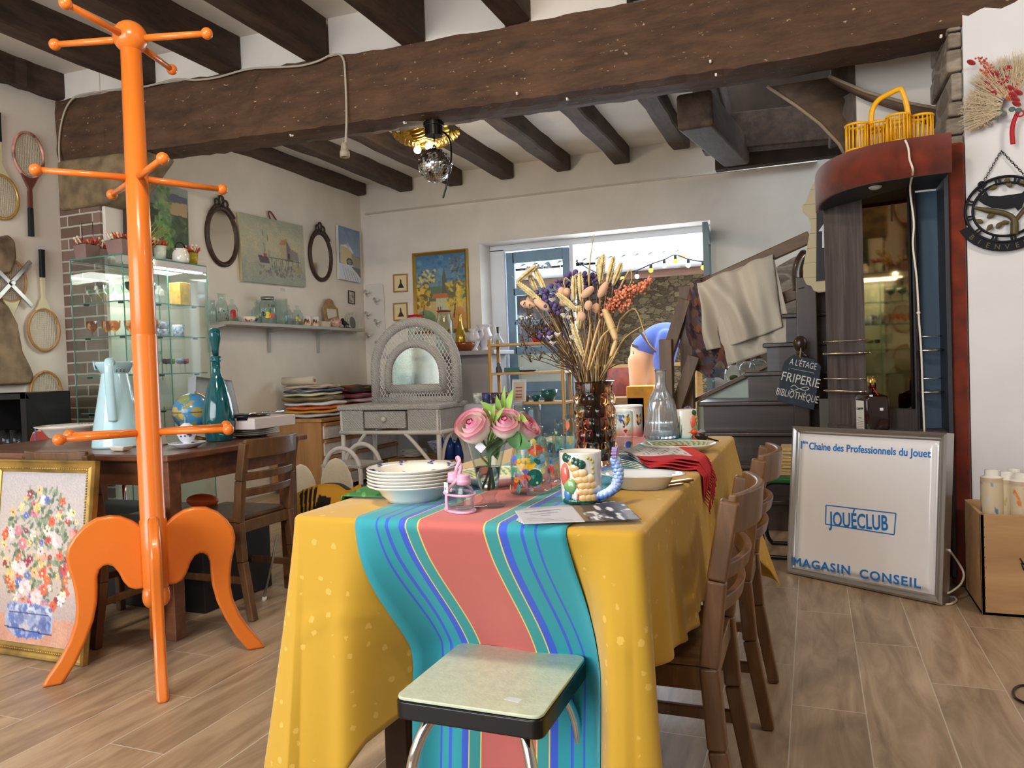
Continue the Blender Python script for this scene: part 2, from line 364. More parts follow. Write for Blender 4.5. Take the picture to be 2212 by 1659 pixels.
def m_brick():
 m, t, b = nt('dark brick'); L = t.links.new; tc = N(t, 'ShaderNodeTexCoord'); sp = N(t, 'ShaderNodeSeparateXYZ'); L(tc.outputs['Object'], sp.inputs[0])
 cb = N(t, 'ShaderNodeCombineXYZ'); ad = N(t, 'ShaderNodeMath', operation='ADD'); L(sp.outputs[0], ad.inputs[0]); L(sp.outputs[1], ad.inputs[1]); L(ad.outputs[0], cb.inputs[0]); L(sp.outputs[2], cb.inputs[1])
 n = N(t, 'ShaderNodeTexNoise', i_Scale=9.0); L(tc.outputs['Object'], n.inputs['Vector'])
 mv = N(t, 'ShaderNodeMix', data_type='VECTOR'); mv.inputs[0].default_value = .012; L(cb.outputs[0], mv.inputs[4]); L(n.outputs['Color'], mv.inputs[5])
 br = N(t, 'ShaderNodeTexBrick', i_Scale=1.0, i_Mortar_Size=.0075, i_Brick_Width=.235, i_Row_Height=.078, i_Mortar_Smooth=.35); L(mv.outputs[1], br.inputs['Vector'])
 br.inputs['Color1'].default_value = (*lin((104, 82, 72)), 1); br.inputs['Color2'].default_value = (*lin((136, 112, 100)), 1); br.inputs['Mortar'].default_value = (*lin((186, 176, 164)), 1)
 L(br.outputs[0], b.inputs['Base Color']); b.inputs['Roughness'].default_value = .85
 bp = N(t, 'ShaderNodeBump', i_Strength=.6, i_Distance=.012, invert=True); L(br.outputs['Fac'], bp.inputs['Height']); L(bp.outputs[0], b.inputs['Normal'])
 return m
PL = mat('white plaster', (226, 218, 208), .85, var=.03, vs=3, bump=.25, bs=14)
PLR = mat('cool white plaster', (222, 221, 222), .85, var=.02, vs=3, bump=.2, bs=14)
FLOOR = m_floor(); BRICK = m_brick()
BEAM = m_beam('old oak beam', (50, 33, 20), (100, 69, 45), (180, 158, 130), 'X', .665)
JOIST = m_beam('dark oak joist', (46, 33, 25), (92, 70, 54), (150, 128, 100), 'Y', .74)
STONE = m_stone('rubble stone', (104, 88, 66), (168, 148, 112), (92, 78, 60), 10.0)
STONEW = m_stone('dressed stone', (112, 100, 88), (160, 146, 130), (150, 140, 128), 4.2, 2.4)
YB = 7.08; XL = -4.88; XR = -4.47; YP = 3.85
mb = MB().box(-7, 3.6, -2.6, 7.5, -.1, 0); struct('floor', mb, FLOOR)
mb = MB().box(XL-.3, XL, -2.6, YP+.3, 0, 3.3); struct('wall_left_front', mb, PL)
mb = MB().box(XL-.3, XR, YP+.02, 7.5, 0, 3.2); struct('wall_left_rear', mb, PL)
mb = MB(); g = random.Random(4)
mb.box(XL, XR-.03, YP, YP+.03, 0, 2.3)
struct('trim_1', mb, BRICK)
OX0, OX1, OZ = P(1035, 523, Y=YB).x, P(1534, 478, Y=YB).x, P(1290, 500, Y=YB).z
mb = MB().box(-5.2, OX0, YB, YB+.45, 0, 3.2).box(OX0, OX1, YB, YB+.45, OZ, 3.2)
wx0, wx1, wz0, wz1 = .02, .75, .95, 1.75
mb.box(OX1, wx0, YB, YB+.45, 0, 3.2).box(wx0, wx1, YB, YB+.45, wz1, 3.2).box(wx0, wx1, YB, YB+.45, 0, wz0).box(wx1, 3.6, YB, YB+.45, 0, 3.2)
struct('wall_back', mb, PL)
mb = MB(); a, b_ = P(790, 461, Y=YB), P(1765, 345, Y=YB)
mb.grid(40, 1, lambda u, v: (a.x+(b_.x-a.x)*u, YB-.03*(1-v)-.004, a.z+(b_.z-a.z)*u+.008*math.sin(u*23)), 0)
mb2 = MB().hexa([(a.x, YB-.03, 2.2+(a.z-2.2)-.02), (b_.x, YB-.03, b_.z-.02), (b_.x, YB, b_.z-.02), (a.x, YB, a.z-.02), (a.x, YB-.012, a.z), (b_.x, YB-.012, b_.z), (b_.x, YB, b_.z), (a.x, YB, a.z)])
struct('trim_2', mb2, PL)
RX = .645
mb = MB().box(RX, 3.6, YP, YP+.5, 0, 3.2); struct('wall_right_pier', mb, PLR)
mb = MB(); g = random.Random(9); z = 1.9
while z < 2.62:
 h = g.uniform(.07, .13); d = g.uniform(.045, .075)
 mb.hexa([(RX-d, YP+.01, z), (RX, YP+.01, z), (RX, YP+.5, z+.0), (RX-d, YP+.5, z), (RX-d, YP+.01, z+h-.006), (RX, YP+.01, z+h-.006), (RX, YP+.5, z+h-.006), (RX-d, YP+.5, z+h-.006)]); z += h
struct('trim_3', mb, STONEW, bevel=.012)
mb = MB().box(2.9, 3.2, YP+.5, 7.5, 0, 3.2); struct('wall_right_rear', mb, PL)
mb = MB().box(3.3, 3.6, -2.6, YP, 0, 3.3); struct('wall_right_front', mb, PLR)
mb = MB().box(-5.2, 3.6, -2.6, -2.45, 0, .45).box(-5.2, 3.6, -2.6, -2.45, 2.8, 3.3).box(-5.2, -4.6, -2.6, -2.45, .45, 2.8).box(-.5, 3.6, -2.6, -2.45, .45, 2.8)
struct('wall_front', mb, PL)
mb = MB().hexa([(-5.2, -2.6, 3.20), (3.6, -2.6, 3.02), (3.6, YP+.27, 3.02), (-5.2, YP+.27, 3.20), (-5.2, -2.6, 3.3), (3.6, -2.6, 3.3), (3.6, YP+.27, 3.3), (-5.2, YP+.27, 3.3)])
struct('ceiling', mb, PL)
mb = MB().box(-5.2, -.72, YP+.25, 7.5, 3.04, 3.25).box(.95, 3.6, YP+.25, 7.5, 3.04, 3.25).box(-.72, .95, YP+.25, 4.25, 3.04, 3.25)
struct('ceiling_rear', mb, PL)
bx = [-5.1, -4.83, -3.17, -1.45, -.18, .645, 3.4]; bz = [2.585, 2.581, 2.521, 2.461, 2.434, 2.448, 2.46]
tx = [-5.1, -4.8, -3.98, -3.278, -2.622, -1.985, -1.347, -.832, .645, 3.4]; tz = [3.03, 3.02, 2.984, 2.952, 2.919, 2.894, 2.878, 2.868, 2.87, 2.88]
g = np.random.RandomState(5); nx = 140; jit = g.rand(nx+1, 20)-.5
def beam_pt(u, v):
 x = -5.1+8.5*u; zb, zt = np.interp(x, bx, bz), np.interp(x, tx, tz)
 j = jit[int(round(u*nx))]
 k = v*16; i = int(round(k)) % 16
 if k <= 5: y, z = YP, zb+(zt-zb)*k/5
 elif k <= 8: y, z = YP+.27*(k-5)/3, zt
 elif k <= 13: y, z = YP+.27, zt-(zt-zb)*(k-8)/5
 else: y, z = YP+.27-.27*(k-13)/3, zb
 cx_ = .010 if i in (0, 5, 8, 13) else 0
 return (x, y+j[i]*.012+(cx_ if y < YP+.1 else -cx_), z+j[(i+7) % 16]*.010+(cx_ if abs(z-zb) < .02 else -cx_ if abs(z-zt) < .02 else 0))
mb = MB(); mb.grid(nx, 16, beam_pt, smooth=False)
beam_o = solo('ceiling_beam', 'great rough dark oak beam running across the whole room under the joists', 'beam', mb, BEAM); beam_o['kind'] = 'structure'
def joist(name, x1, w, z0, h, y0, y1, seed, taper=0.0, m=JOIST):
 g = random.Random(seed); n = 14; mb = MB(); rows = []
 for i in range(n+1):
  y = y0+(y1-y0)*i/n; a = g.uniform(-.009, .009); b = g.uniform(-.009, .009); c = g.uniform(-.007, .007)
  ch = .012
  rows.append([(x1-w+a, y, z0+ch+c), (x1-w+a+ch, y, z0+c), (x1-ch+b, y, z0+c), (x1+b, y, z0+ch+c), (x1+b, y, z0+h), (x1-w+a, y, z0+h)])
 vs = [p for r in rows for p in r]; fs = []
 for i in range(n):
  for j in range(6): fs.append((i*6+j, i*6+(j+1) % 6, (i+1)*6+(j+1) % 6, (i+1)*6+j))
 fs += [(0, 1, 2, 3, 4, 5), tuple(n*6+j for j in (5, 4, 3, 2, 1, 0))]
 mb.add(vs, fs); o = mesh_obj(name, mb, m, base(mb)); o['kind'] = 'structure'; return o
frj = [(-4.80, 3.015), (-3.98, 2.982), (-3.278, 2.95), (-2.622, 2.917), (-1.985, 2.892), (-1.347, 2.876), (-.68, 2.868), (-.02, 2.868), (.64, 2.87)]
for i, (x, z) in enumerate(frj): joist('ceiling_joist', x, .15 if i else .13, z, .30, -2.45 if i else 2.9, YP+.02, 20+i)
mb = MB(); ex = [XL]+[x for x, z in frj]+[3.4]
for i in range(len(ex)-1):
 x0, x1 = ex[i], ex[i+1]-(.15 if i < len(ex)-2 else 0)
 z0 = np.interp((x0+x1)/2, tx, tz); mb.box(x0, x1, YP+.03, YP+.2, z0-.03, 3.22)
struct('trim_4', mb, PL)
rrj = [(-4.37, 2.925), (-3.809, 2.903), (-3.234, 2.897), (-2.68, 2.89), (-2.098, 2.894), (-1.526, 2.899), (-.961, 2.918)]
for i, (x, z) in enumerate(rrj): joist('ceiling_joist', x, .15, z, .16, YP+.26, YB-.04 if i < 6 else YB-.15, 40+i)
mb = MB(); mb.grid(10, 8, lambda u, v: (XL+.02+.62*u-(.22*max(0, v-.55)/.45*u), YP-.02+.0*u, 2.60-.34*v-.02*math.sin(u*9)+.10*u*v), smooth=False)
mb = MB().hexa([(XL+.02, YP-.03, 2.24), (XR+.06, YP-.03, 2.24), (XR+.06, YP+.27, 2.24), (XL+.02, YP+.27, 2.24), (XL+.02, YP-.03, 2.59), (XR+.42, YP-.03, 2.56), (XR+.42, YP+.27, 2.56), (XL+.02, YP+.27, 2.59)])
struct('trim_5', mb, mat('corbel stone', (122, 104, 78), .9, var=.25, vs=9, bump=.9, bs=22), bevel=.03, seg=3)
WDK = wood('stair oak dark', (38, 27, 21), (72, 53, 40), 'X', 14, .5); WBR = wood('old boards', (96, 68, 42), (150, 112, 72), 'X', 16, .7)
def beamx(name, pts, m): return None
mb = MB().bar(P(1500, 238, Y=4.4), P(1590, 330, Y=6.3), .2, .2); struct('trim_6', mb, JOIST, bevel=.02)
mb = MB().bar((-.62, 4.6, 3.0), (-.62, 7.0, 2.86), .18, .22); struct('trim_7', mb, JOIST, bevel=.02)
mb = MB()
for k in range(6): mb.box(-.7, 1.0, 4.3+.16*k, 4.3+.16*k+.15, 3.02-.0*k, 3.05)
struct('trim_8', mb, WBR)
mb = MB().bar((-.75, 6.2, 2.80), (1.4, 6.2, 2.72), .16, .28); struct('trim_9', mb, JOIST, bevel=.015)
mb = MB().box(-.7, 2.9, 6.5, 6.6, 2.6, 3.4); struct('trim_10', mb, mat('dark boards', (60, 46, 36), .9, var=.2))  # dark brown boards at the back of the stairwell
mb = MB()
for k in range(5): mb.box(-.7+.02*k, 2.9, 5.2+.25*k, 5.44+.25*k, 3.5, 3.53)
struct('trim_11', mb, WBR)
pb = P(1840, 240, Y=4.6)
mb = MB().hexa([(pb.x-.12, 4.45, pb.z-.16), (pb.x+.12, 4.45, pb.z-.10), (pb.x+.12, 4.75, pb.z-.10), (pb.x-.12, 4.75, pb.z-.16), (pb.x-.10, 4.45, pb.z+.30), (pb.x+.14, 4.45, pb.z+.30), (pb.x+.14, 4.75, pb.z+.30), (pb.x-.10, 4.75, pb.z+.30)])
struct('trim_12', mb, m_beam('grey hewn oak', (58, 48, 42), (120, 104, 92), (170, 160, 150), 'Z', .7), bevel=.015)
WBO = wood('soffit boards', (70, 53, 40), (112, 88, 66), 'X', 12, .7)
def ribbon(pa, pb_, m, name):
 mb = MB(); n = len(pa)
 vs = [v for p in pa for v in (p,)]+[v for p in pb_ for v in (p,)]
 mb.add(vs, [(i, i+1, n+i+1, n+i) for i in range(n-1)], 0, True); return struct(name, mb, m, solid=.02)
A = [P(1657, 188, Y=4.25), P(1720, 230, Y=4.3), P(1770, 268, Y=4.35), P(1812, 312, Y=4.4), P(1830, 345, Y=4.45)]
B = [P(1790, 168, Y=4.35), P(1850, 215, Y=4.5), P(1900, 262, Y=4.6), P(1935, 320, Y=4.7), P(1950, 360, Y=4.75)]
ribbon(A, B, WBO, 'trim_13')
C_ = [P(1790, 166, Y=4.3), P(1870, 200, Y=4.3), P(1950, 222, Y=4.3), P(2046, 240, Y=4.3)]
D_ = [P(1800, 178, Y=4.34), P(1872, 214, Y=4.34), P(1945, 240, Y=4.34), P(2046, 290, Y=4.34)]
ribbon(C_, D_, WBO, 'trim_14')
edge = mat('worn pale edge', (150, 132, 108), .7)
mb = MB().tube([p+Vector((0, -.012, 0)) for p in A], .008, 8); struct('trim_15', mb, edge)
mb = MB().tube([p+Vector((0, -.012, 0)) for p in C_], .008, 8); struct('trim_16', mb, edge)
mb = MB().box(.25, .70, 4.42, 4.5, 1.9, 3.1); struct('wall_stair', mb, PL)
CBL = mat('pale grey cable', (176, 166, 150), .6)
t0 = thing('lamp_holder_cable', 'pale grey cable stapled along the beam with an empty lamp holder dangling at its end', 'cable', P(742, 325, Y=3.80))
pp = [(150, 445), (137, 400), (127, 340), (128, 285), (140, 235), (160, 207), (200, 200), (260, 192), (310, 188), (345, 180), (380, 169), (420, 174), (470, 168), (520, 152), (550, 147), (600, 145), (650, 143), (690, 132), (715, 117), (735, 116), (744, 130), (746, 165), (748, 210), (749, 260), (747, 300), (746, 315)]
q = [P(x, y, Y=YP-.02) for x, y in pp]
from_pts = []
for i in range(len(q)-1):
 for k in range(4): from_pts.append(q[i].lerp(q[i+1], k/4))
from_pts.append(q[-1])
for _ in range(3): from_pts = [from_pts[0]]+[(from_pts[i-1]+from_pts[i]*2+from_pts[i+1])/4 for i in range(1, len(from_pts)-1)]+[from_pts[-1]]
part(t0, 'cable', MB().tube(from_pts, .0065, 8), CBL)
s0 = P(744, 318, Y=YP-.02); hl = MB().lathe([(.004, .03), (.016, .025), (.021, 0), (.023, -.022), (.028, -.024), (.028, -.058), (.022, -.058), (.021, -.03), (0, -.03)], s0, 20)
part(t0, 'lamp_holder', hl, mat('lamp holder', (170, 158, 138), .5))
HK = mat('white hook', (236, 230, 222), .4)
for i, (x, y) in enumerate([(630, 293), (875, 266), (1118, 203), (1226, 215), (1535, 134), (1547, 163), (2032, 80)]):
 p = P(x, y, Y=YP-.008); mb = MB().tube([p+Vector((0, .012, .006)), p, p+Vector((0, -.01, -.004)), p+Vector((0, -.013, .006))], .0055, 8)
 solo('screw_hook', 'small white screw hook in the beam, %s' % ['just left of the dangling lamp holder', 'between the lamp holder and the disco ball', 'above and right of the disco ball', 'second right of the disco ball', 'upper one of the pair above the stairs', 'lower one of the pair above the stairs', 'at the far right end by the stone pier'][i], 'hook', mb, HK, 'screw hooks in the beam')
# ------------------------------------------------------------------ doors and window in the back wall
BLUE = mat('grey blue door paint', (120, 150, 176), .5, var=.05); WHF = mat('white window frame', (225, 230, 238), .5)
PANE = glass('window glass', (250, 253, 255), 1.45, thin=True); FROST = mat('frosted pane', (206, 220, 214), .6, alpha=1)
yd = 7.36
fr0 = P(1092, 545, Y=yd); fr1 = P(1228, 535, Y=yd); dz1 = (fr0.z+fr1.z)/2
x0, x1 = fr0.x, fr1.x
mb = MB().box(OX0, x0-.01, yd-.02, yd+.08, .02, OZ-.04).box(OX0, OX1, yd-.02, yd+.08, dz1+.015, OZ).box(x1+.01, x1+.05, yd-.02, yd+.08, .02, dz1+.02).box(OX1-.035, OX1, yd-.02, yd+.08, .02, OZ)
struct('door_frame_1', mb, WHF, bevel=.006)
d1 = thing('door_1', None, None, (x0, yd, .02)); d1['kind'] = 'structure'; del_ = None
w = x1-x0; zr = [dz1, dz1-.115]; 
rows = [P(1150, y, Y=yd).z for y in (620, 636, 692, 700, 748, 760)]
mb = MB(); st = .07
mb.box(x0, x0+st+.02, yd, yd+.045, .02, dz1).box(x1-st, x1, yd, yd+.045, .02, dz1).box(x0+st, x1-st, yd, yd+.045, dz1-.115, dz1)
for za, zb in ((rows[1], rows[0]), (rows[3], rows[2]), (rows[5]-.02, rows[4])): mb.box(x0+st, x1-st, yd, yd+.045, za, zb)
zfl = P(1150, 825, Y=yd).z; mb.box(x0+st, x1-st, yd+.005, yd+.04, .04, zfl)
mb.box(x0+st, x1-st, yd-.004, yd+.045, zfl-.1, zfl).box(x0+st, x1-st, yd-.004, yd+.045, .02, .16)
part(d1, 'door_leaf', mb, BLUE, bevel=.005, kind='structure')
part(d1, 'glazing', MB().box(x0+st, x1-st, yd+.018, yd+.024, rows[4], dz1-.1), PANE, kind='structure')
part(d1, 'frosted_pane', MB().box(x0+st, x1-st, yd+.016, yd+.026, zfl, rows[5]-.02), FROST, kind='structure')
xh = P(1525, 560, Y=7.1)
d2 = thing('door_2', None, None, (xh.x, 7.3, .02)); d2['kind'] = 'structure'
e0, e1 = Vector((P(1529, 480, Y=7.30).x, 7.30, 0)), Vector((P(1520, 480, Y=6.62).x+.01, 6.62, 0))
mb = MB()
for za, zb in ((.02, .2), (.75, .85), (1.35, 1.40), (OZ-.2, OZ-.09)): mb.bar(e0+Vector((0, 0, (za+zb)/2)), e1+Vector((0, 0, (za+zb)/2)), .045, zb-za)
for f0 in (0, 1):
 c = e0.lerp(e1, .06 if f0 == 0 else .94); dv = (e1-e0).normalized()*.04
 mb.bar(c-dv+Vector((0, 0, OZ/2-.03)), c+dv+Vector((0, 0, OZ/2-.03)), .045, OZ-.12)
part(d2, 'door_leaf', mb, mat('open door edge', (118, 136, 140), .5), kind='structure')
part(d2, 'glazing', MB().bar(e0.lerp(e1, .1)+Vector((0, 0, 1.45)), e0.lerp(e1, .9)+Vector((0, 0, 1.45)), .006, 1.3), PANE, kind='structure')
wn1 = thing('window_1', None, None, (wx0, YB+.1, wz0)); wn1['kind'] = 'structure'
mb = MB().box(wx0, wx0+.04, YB+.06, YB+.12, wz0, wz1).box(wx1-.04, wx1, YB+.06, YB+.12, wz0, wz1).box(wx0, wx1, YB+.06, YB+.12, wz1-.04, wz1).box(wx0, wx1, YB+.06, YB+.12, wz0, wz0+.04)
part(wn1, 'window_frame', mb, WHF, kind='structure')
part(wn1, 'crossbar', MB().box(wx0, wx1, YB+.05, YB+.12, 1.43, 1.49), mat('pale yellow bar', (222, 220, 170), .5), kind='structure')
part(wn1, 'pane', MB().box(wx0+.04, wx1-.04, YB+.08, YB+.086, wz0+.04, wz1-.04), PANE, kind='structure')
mb = MB(); sp_ = [P(x, y, Y=YB-.015) for x, y in [(1635, 640), (1645, 600), (1680, 575), (1715, 555), (1760, 545), (1775, 640), (1775, 760), (1760, 840), (1640, 845), (1600, 815), (1590, 780), (1690, 740), (1660, 690)]]
mb.add([tuple(p) for p in sp_]+[(p.x, YB+.01, p.z) for p in sp_], [tuple(range(len(sp_)))]+[(i, (i+1) % 13, 13+(i+1) % 13, 13+i) for i in range(13)])
struct('trim_17', mb, STONEW)
# ------------------------------------------------------------------ courtyard
PAV = mat('courtyard paving', (150, 140, 126), .9, var=.15, vs=4)
mb = MB().box(-9, 5, 7.52, 13, .18, .30); struct('ground', mb, PAV)
mb = MB().box(-5, 5, 10.4, 10.8, .3, 2.42); struct('wall_courtyard', mb, STONE)
DKP = wood('dark weathered planks', (54, 50, 54), (96, 88, 90), 'Z', 20, .8)
mb = MB()
for k in range(16): mb.box(-6.4+.24*k, -6.4+.24*k+.225, 9.6, 9.63, .3, 2.35)
struct('wall_shed', mb, DKP)
CORR = mat('corrugated roof sheet', (214, 222, 232), .5); 
def corr(u, v):
 x = -6.5+9*u; return (x, 8.95+1.9*v, 2.30+.42*v+.022*math.sin(x*2*math.pi/.16))
mb = MB(); mb.grid(420, 4, corr); struct('roof', mb, CORR, solid=.006)
mb = MB().tube([(-6.5, 8.93, 2.17), (2.5, 8.93, 2.17)], .06, 14)
solo('rain_gutter', 'white rain gutter below the corrugated roof edge across the courtyard', 'gutter', mb, mat('white gutter', (225, 226, 230), .4))
mb = MB().box(-6.5, 2.5, 9.0, 9.03, 2.03, 2.13); struct('trim_18', mb, wood('fascia', (110, 76, 58), (150, 104, 80), 'X'))
# ================================================================== COAT STAND
ORG = mat('orange lacquer', (218, 116, 38), .28, coat=.35)
CS = Vector((-2.247, 2.085, 0))
cs = thing('coat_stand', 'tall orange lacquered wooden coat stand with ball tipped pegs and curved feet', 'coat stand', CS)
mb = MB().lathe([(0, .258), (.034, .258), (.040, .28), (.046, .30), (.0465, .535), (.043, .54), (.0425, 1.205), (.0415, 1.208), (.0425, 1.211), (.0345, 2.235), (0, 2.235)], CS, 40); part(cs, 'pole', mb, ORG)
part(cs, 'finial_ball', MB().sphere(CS+Vector((0, 0, 2.275)), .058, 32, 18), ORG)
mb = MB()
for k in range(4):
 g = math.radians(47+90*k+45); d = Vector((math.cos(g), math.sin(g), 0)); mb.sphere(CS+d*.03+Vector((0, 0, .262)), .026, 14, 10, sc=(1, 1, 1.6))
part(cs, 'foot_hub', mb, ORG)
LEGP = [(.036, .292), (.036, .511), (.048, .524), (.068, .542), (.104, .562), (.138, .568), (.18, .564), (.222, .540), (.252, .508), (.272, .474), (.279, .439), (.274, .396), (.262, .347), (.256, .299), (.255, .251), (.262, .205), (.283, .143), (.314, .087), (.352, .034), (.372, 0), (.306, 0), (.264, .064), (.227, .142), (.203, .204), (.189, .269), (.186, .316), (.185, .358), (.177, .382), (.165, .392), (.152, .394), (.135, .387), (.119, .363), (.105, .327), (.089, .303), (.068, .293)]
for k, (fx, fy) in enumerate([(-2.474, 1.838), (-1.99, 1.852), (-2.019, 2.32), (-2.503, 2.306)]):
 d = (Vector((fx, fy, 0))-CS).normalized(); fr = Fr(CS, d, (0, 0, 1)); o = part(cs, 'leg', MB().prism(LEGP, -.019, .038, fr), ORG, bevel=.012, seg=3)
for z, L, angs in ((2.27, .285, (17, 107, 197, 277)), (1.773, .31, (-28, 64, 154, 232)), (.855, .29, (21, 67, 201, 247))):
 for a in angs:
  g = math.radians(a); d = Vector((math.cos(g), math.sin(g), .0)); p = CS+Vector((0, 0, z)); e = p+d*L
  mb = MB().tube([p+d*.02, p+d*.15, e], [.0125, .0118, .0105], 14); mb.sphere(e, .0205, 18, 12)
  part(cs, 'peg', mb, ORG)
# ================================================================== MAIN TABLE
TX0, TX1, TY0, TY1, TZ = -1.014, -.278, 1.292, 2.972, .755
TW = wood('table walnut', (58, 38, 26), (96, 66, 44), 'X', 12, .5)
t = thing('dining_table', 'wooden dining table hidden under the long yellow cloth', 'table', ((TX0+TX1)/2, (TY0+TY1)/2, 0))
part(t, 'tabletop', MB().box(TX0+.006, TX1-.006, TY0+.006, TY1-.006, .72, .748), TW, bevel=.02)
for x in (TX0+.09, TX1-.09):
 for y in (TY0+.26, TY1-.09): part(t, 'leg', MB().bar((x, y, 0), (x, y, .72), .06, .06), TW, bevel=.004)
def ss(a, b, x): u = max(0, min(1, (x-a)/(b-a))); return u*u*(3-2*u)
def push(x, z):      # the stool pushes the front of the hanging cloth under the table
 k = ss(-.90, -.74, x)*(1-ss(-.43, -.33, x))
 q = max(0, min(1, (.745-z)/.285)); a = .197*(.8*q+.2*q*q*(3-2*q)) if z > .46 else .197-.03*ss(.46, .1, z)
 return a*k
R_ = .022
def perim():
 pts = []   # (x, y, nx, ny, side, frac)
 def arc(cx, cy, a0, tagc):
  for i in range(13): 
   g = math.radians(a0+90*i/12); pts.append((cx+R_*math.cos(g), cy+R_*math.sin(g), math.cos(g), math.sin(g), tagc, i/12))
 n = 90
 for i in range(1, n): f = i/n; pts.append((TX0+R_+(TX1-TX0-2*R_)*f, TY0, 0, -1, 'F', f))
 arc(TX1-R_, TY0+R_, -90, 'FR')
 for i in range(1, 110): f = i/110; pts.append((TX1, TY0+R_+(TY1-TY0-2*R_)*f, 1, 0, 'R', f))
 arc(TX1-R_, TY1-R_, 0, 'BR')
 for i in range(1, n): f = i/n; pts.append((TX1-R_-(TX1-TX0-2*R_)*f, TY1, 0, 1, 'B', f))
 arc(TX0+R_, TY1-R_, 90, 'BL')
 for i in range(1, 110): f = i/110; pts.append((TX0, TY1-R_-(TY1-TY0-2*R_)*f, -1, 0, 'L', f))
 arc(TX0+R_, TY0+R_, 180, 'FL')
 return pts
def hem(sd, f):
 if sd == 'F': return np.interp(f, [0, .08, .2, .4, .6, .8, .92, 1], [.06, .16, .30, .40, .42, .30, .14, .05])
 if sd == 'FR': return np.interp(f, [0, .5, 1], [.05, .03, .30])
 if sd == 'R': return np.interp(f, [0, .03, .1, .5, .8, .93, 1], [.34, .47, .475, .44, .42, .33, .24])
 if sd in ('BR', 'BL'): return .2
 if sd == 'B': return np.interp(f, [0, .2, .8, 1], [.24, .42, .42, .24])
 if sd == 'L': return np.interp(f, [0, .1, .9, 1], [.24, .42, .38, .1])
 return np.interp(f, [0, .5, 1], [.10, .04, .06])
def flare(sd, f):
 if sd == 'F': return .03+.03*ss(.2, 0, f)+.035*ss(.72, 1, f)
 if sd == 'FR': return .065-.05*ss(.45, 1, f)
 if sd == 'R': return .02+.09*ss(.82, 1, f)
 if sd == 'BR': return .15
 if sd == 'FL': return .105
 if sd == 'L': return .05+.05*ss(.7, 1, f)
 return .05
pr = perim(); NT = 34
def cloth_pt(i, t):
 x, y, nx, ny, sd, f = pr[i % len(pr)]
 zh = hem(sd, f); 
 if t <= .12:      # rounded edge
  a = t/.12*math.pi/2; rr = .011
  return (x-nx*rr+nx*rr*math.sin(a), y-ny*rr+ny*rr*math.sin(a), TZ-rr+rr*math.cos(a))
 u = (t-.12)/.88; z = (TZ-.011)+(zh-TZ+.011)*u; o = flare(sd, f)*u**1.15
 w = 0
 if sd == 'F': w = .010*math.sin(f*19+1.5)*u+.022*math.exp(-((f-.17)/.05)**2)*u-.016*math.exp(-((f-.30)/.06)**2)*u+.005*math.exp(-((z-.52-.04*math.sin(f*9))/.008)**2)
 if sd == 'R': w = .008*math.sin(f*34)*u+.006*math.sin(f*83+1)*u-.05*math.exp(-((f-.045)/.035)**2)*u+u*.007*sum(math.exp(-((f-q)/.007)**2) for q in (.16, .34, .52, .75))
 if sd == 'L': w = .012*math.sin(f*26)*u
 if sd == 'FL': w = .012*math.sin(f*6)*u
 X, Y = x+nx*(o+w), y+ny*(o+w)
 if sd in ('F', 'FR', 'FL') and ny < -.3: Y += push(X, z)
 return (X, Y, z)
YEL = None
def m_damask():
 m, t, b = nt('yellow damask cloth'); L = t.links.new; tc = N(t, 'ShaderNodeTexCoord')
 v = N(t, 'ShaderNodeTexVoronoi', i_Scale=27.0, i_Randomness=.6); L(tc.outputs['Object'], v.inputs['Vector'])
 nz = N(t, 'ShaderNodeTexNoise', i_Scale=170.0); L(tc.outputs['Object'], nz.inputs['Vector'])
 ad = N(t, 'ShaderNodeMath', operation='MULTIPLY_ADD'); L(nz.outputs[0], ad.inputs[0]); ad.inputs[1].default_value = .22; L(v.outputs[0], ad.inputs[2])
 r = ramp(t, [(.27, (220, 178, 78)), (.30, (200, 156, 44))]); L(ad.outputs[0], r.inputs[0]); L(r.outputs[0], b.inputs['Base Color'])
 b.inputs['Roughness'].default_value = .72; b.inputs['Specular IOR Level'].default_value = .25
 b.inputs['Sheen Weight'].default_value = .25
 wv = N(t, 'ShaderNodeTexNoise', i_Scale=420.0); L(tc.outputs['Object'], wv.inputs['Vector']); bp = N(t, 'ShaderNodeBump', i_Strength=.12, i_Distance=.001); L(wv.outputs[0], bp.inputs['Height']); L(bp.outputs[0], b.inputs['Normal'])
 return m
mb = MB(); n = len(pr); vs = [cloth_pt(i, j/NT) for j in range(NT+1) for i in range(n)]
fs = [(j*n+i, j*n+(i+1) % n, (j+1)*n+(i+1) % n, (j+1)*n+i) for j in range(NT) for i in range(n)]
c = len(vs); vs.append(((TX0+TX1)/2, (TY0+TY1)/2, TZ)); fs += [(c, (i+1) % n, i) for i in range(n)]
mb.add(vs, fs, 0, True)
solo('tablecloth', 'yellow damask tablecloth draped over the long dining table', 'tablecloth', mb, m_damask(), solid=.0016)
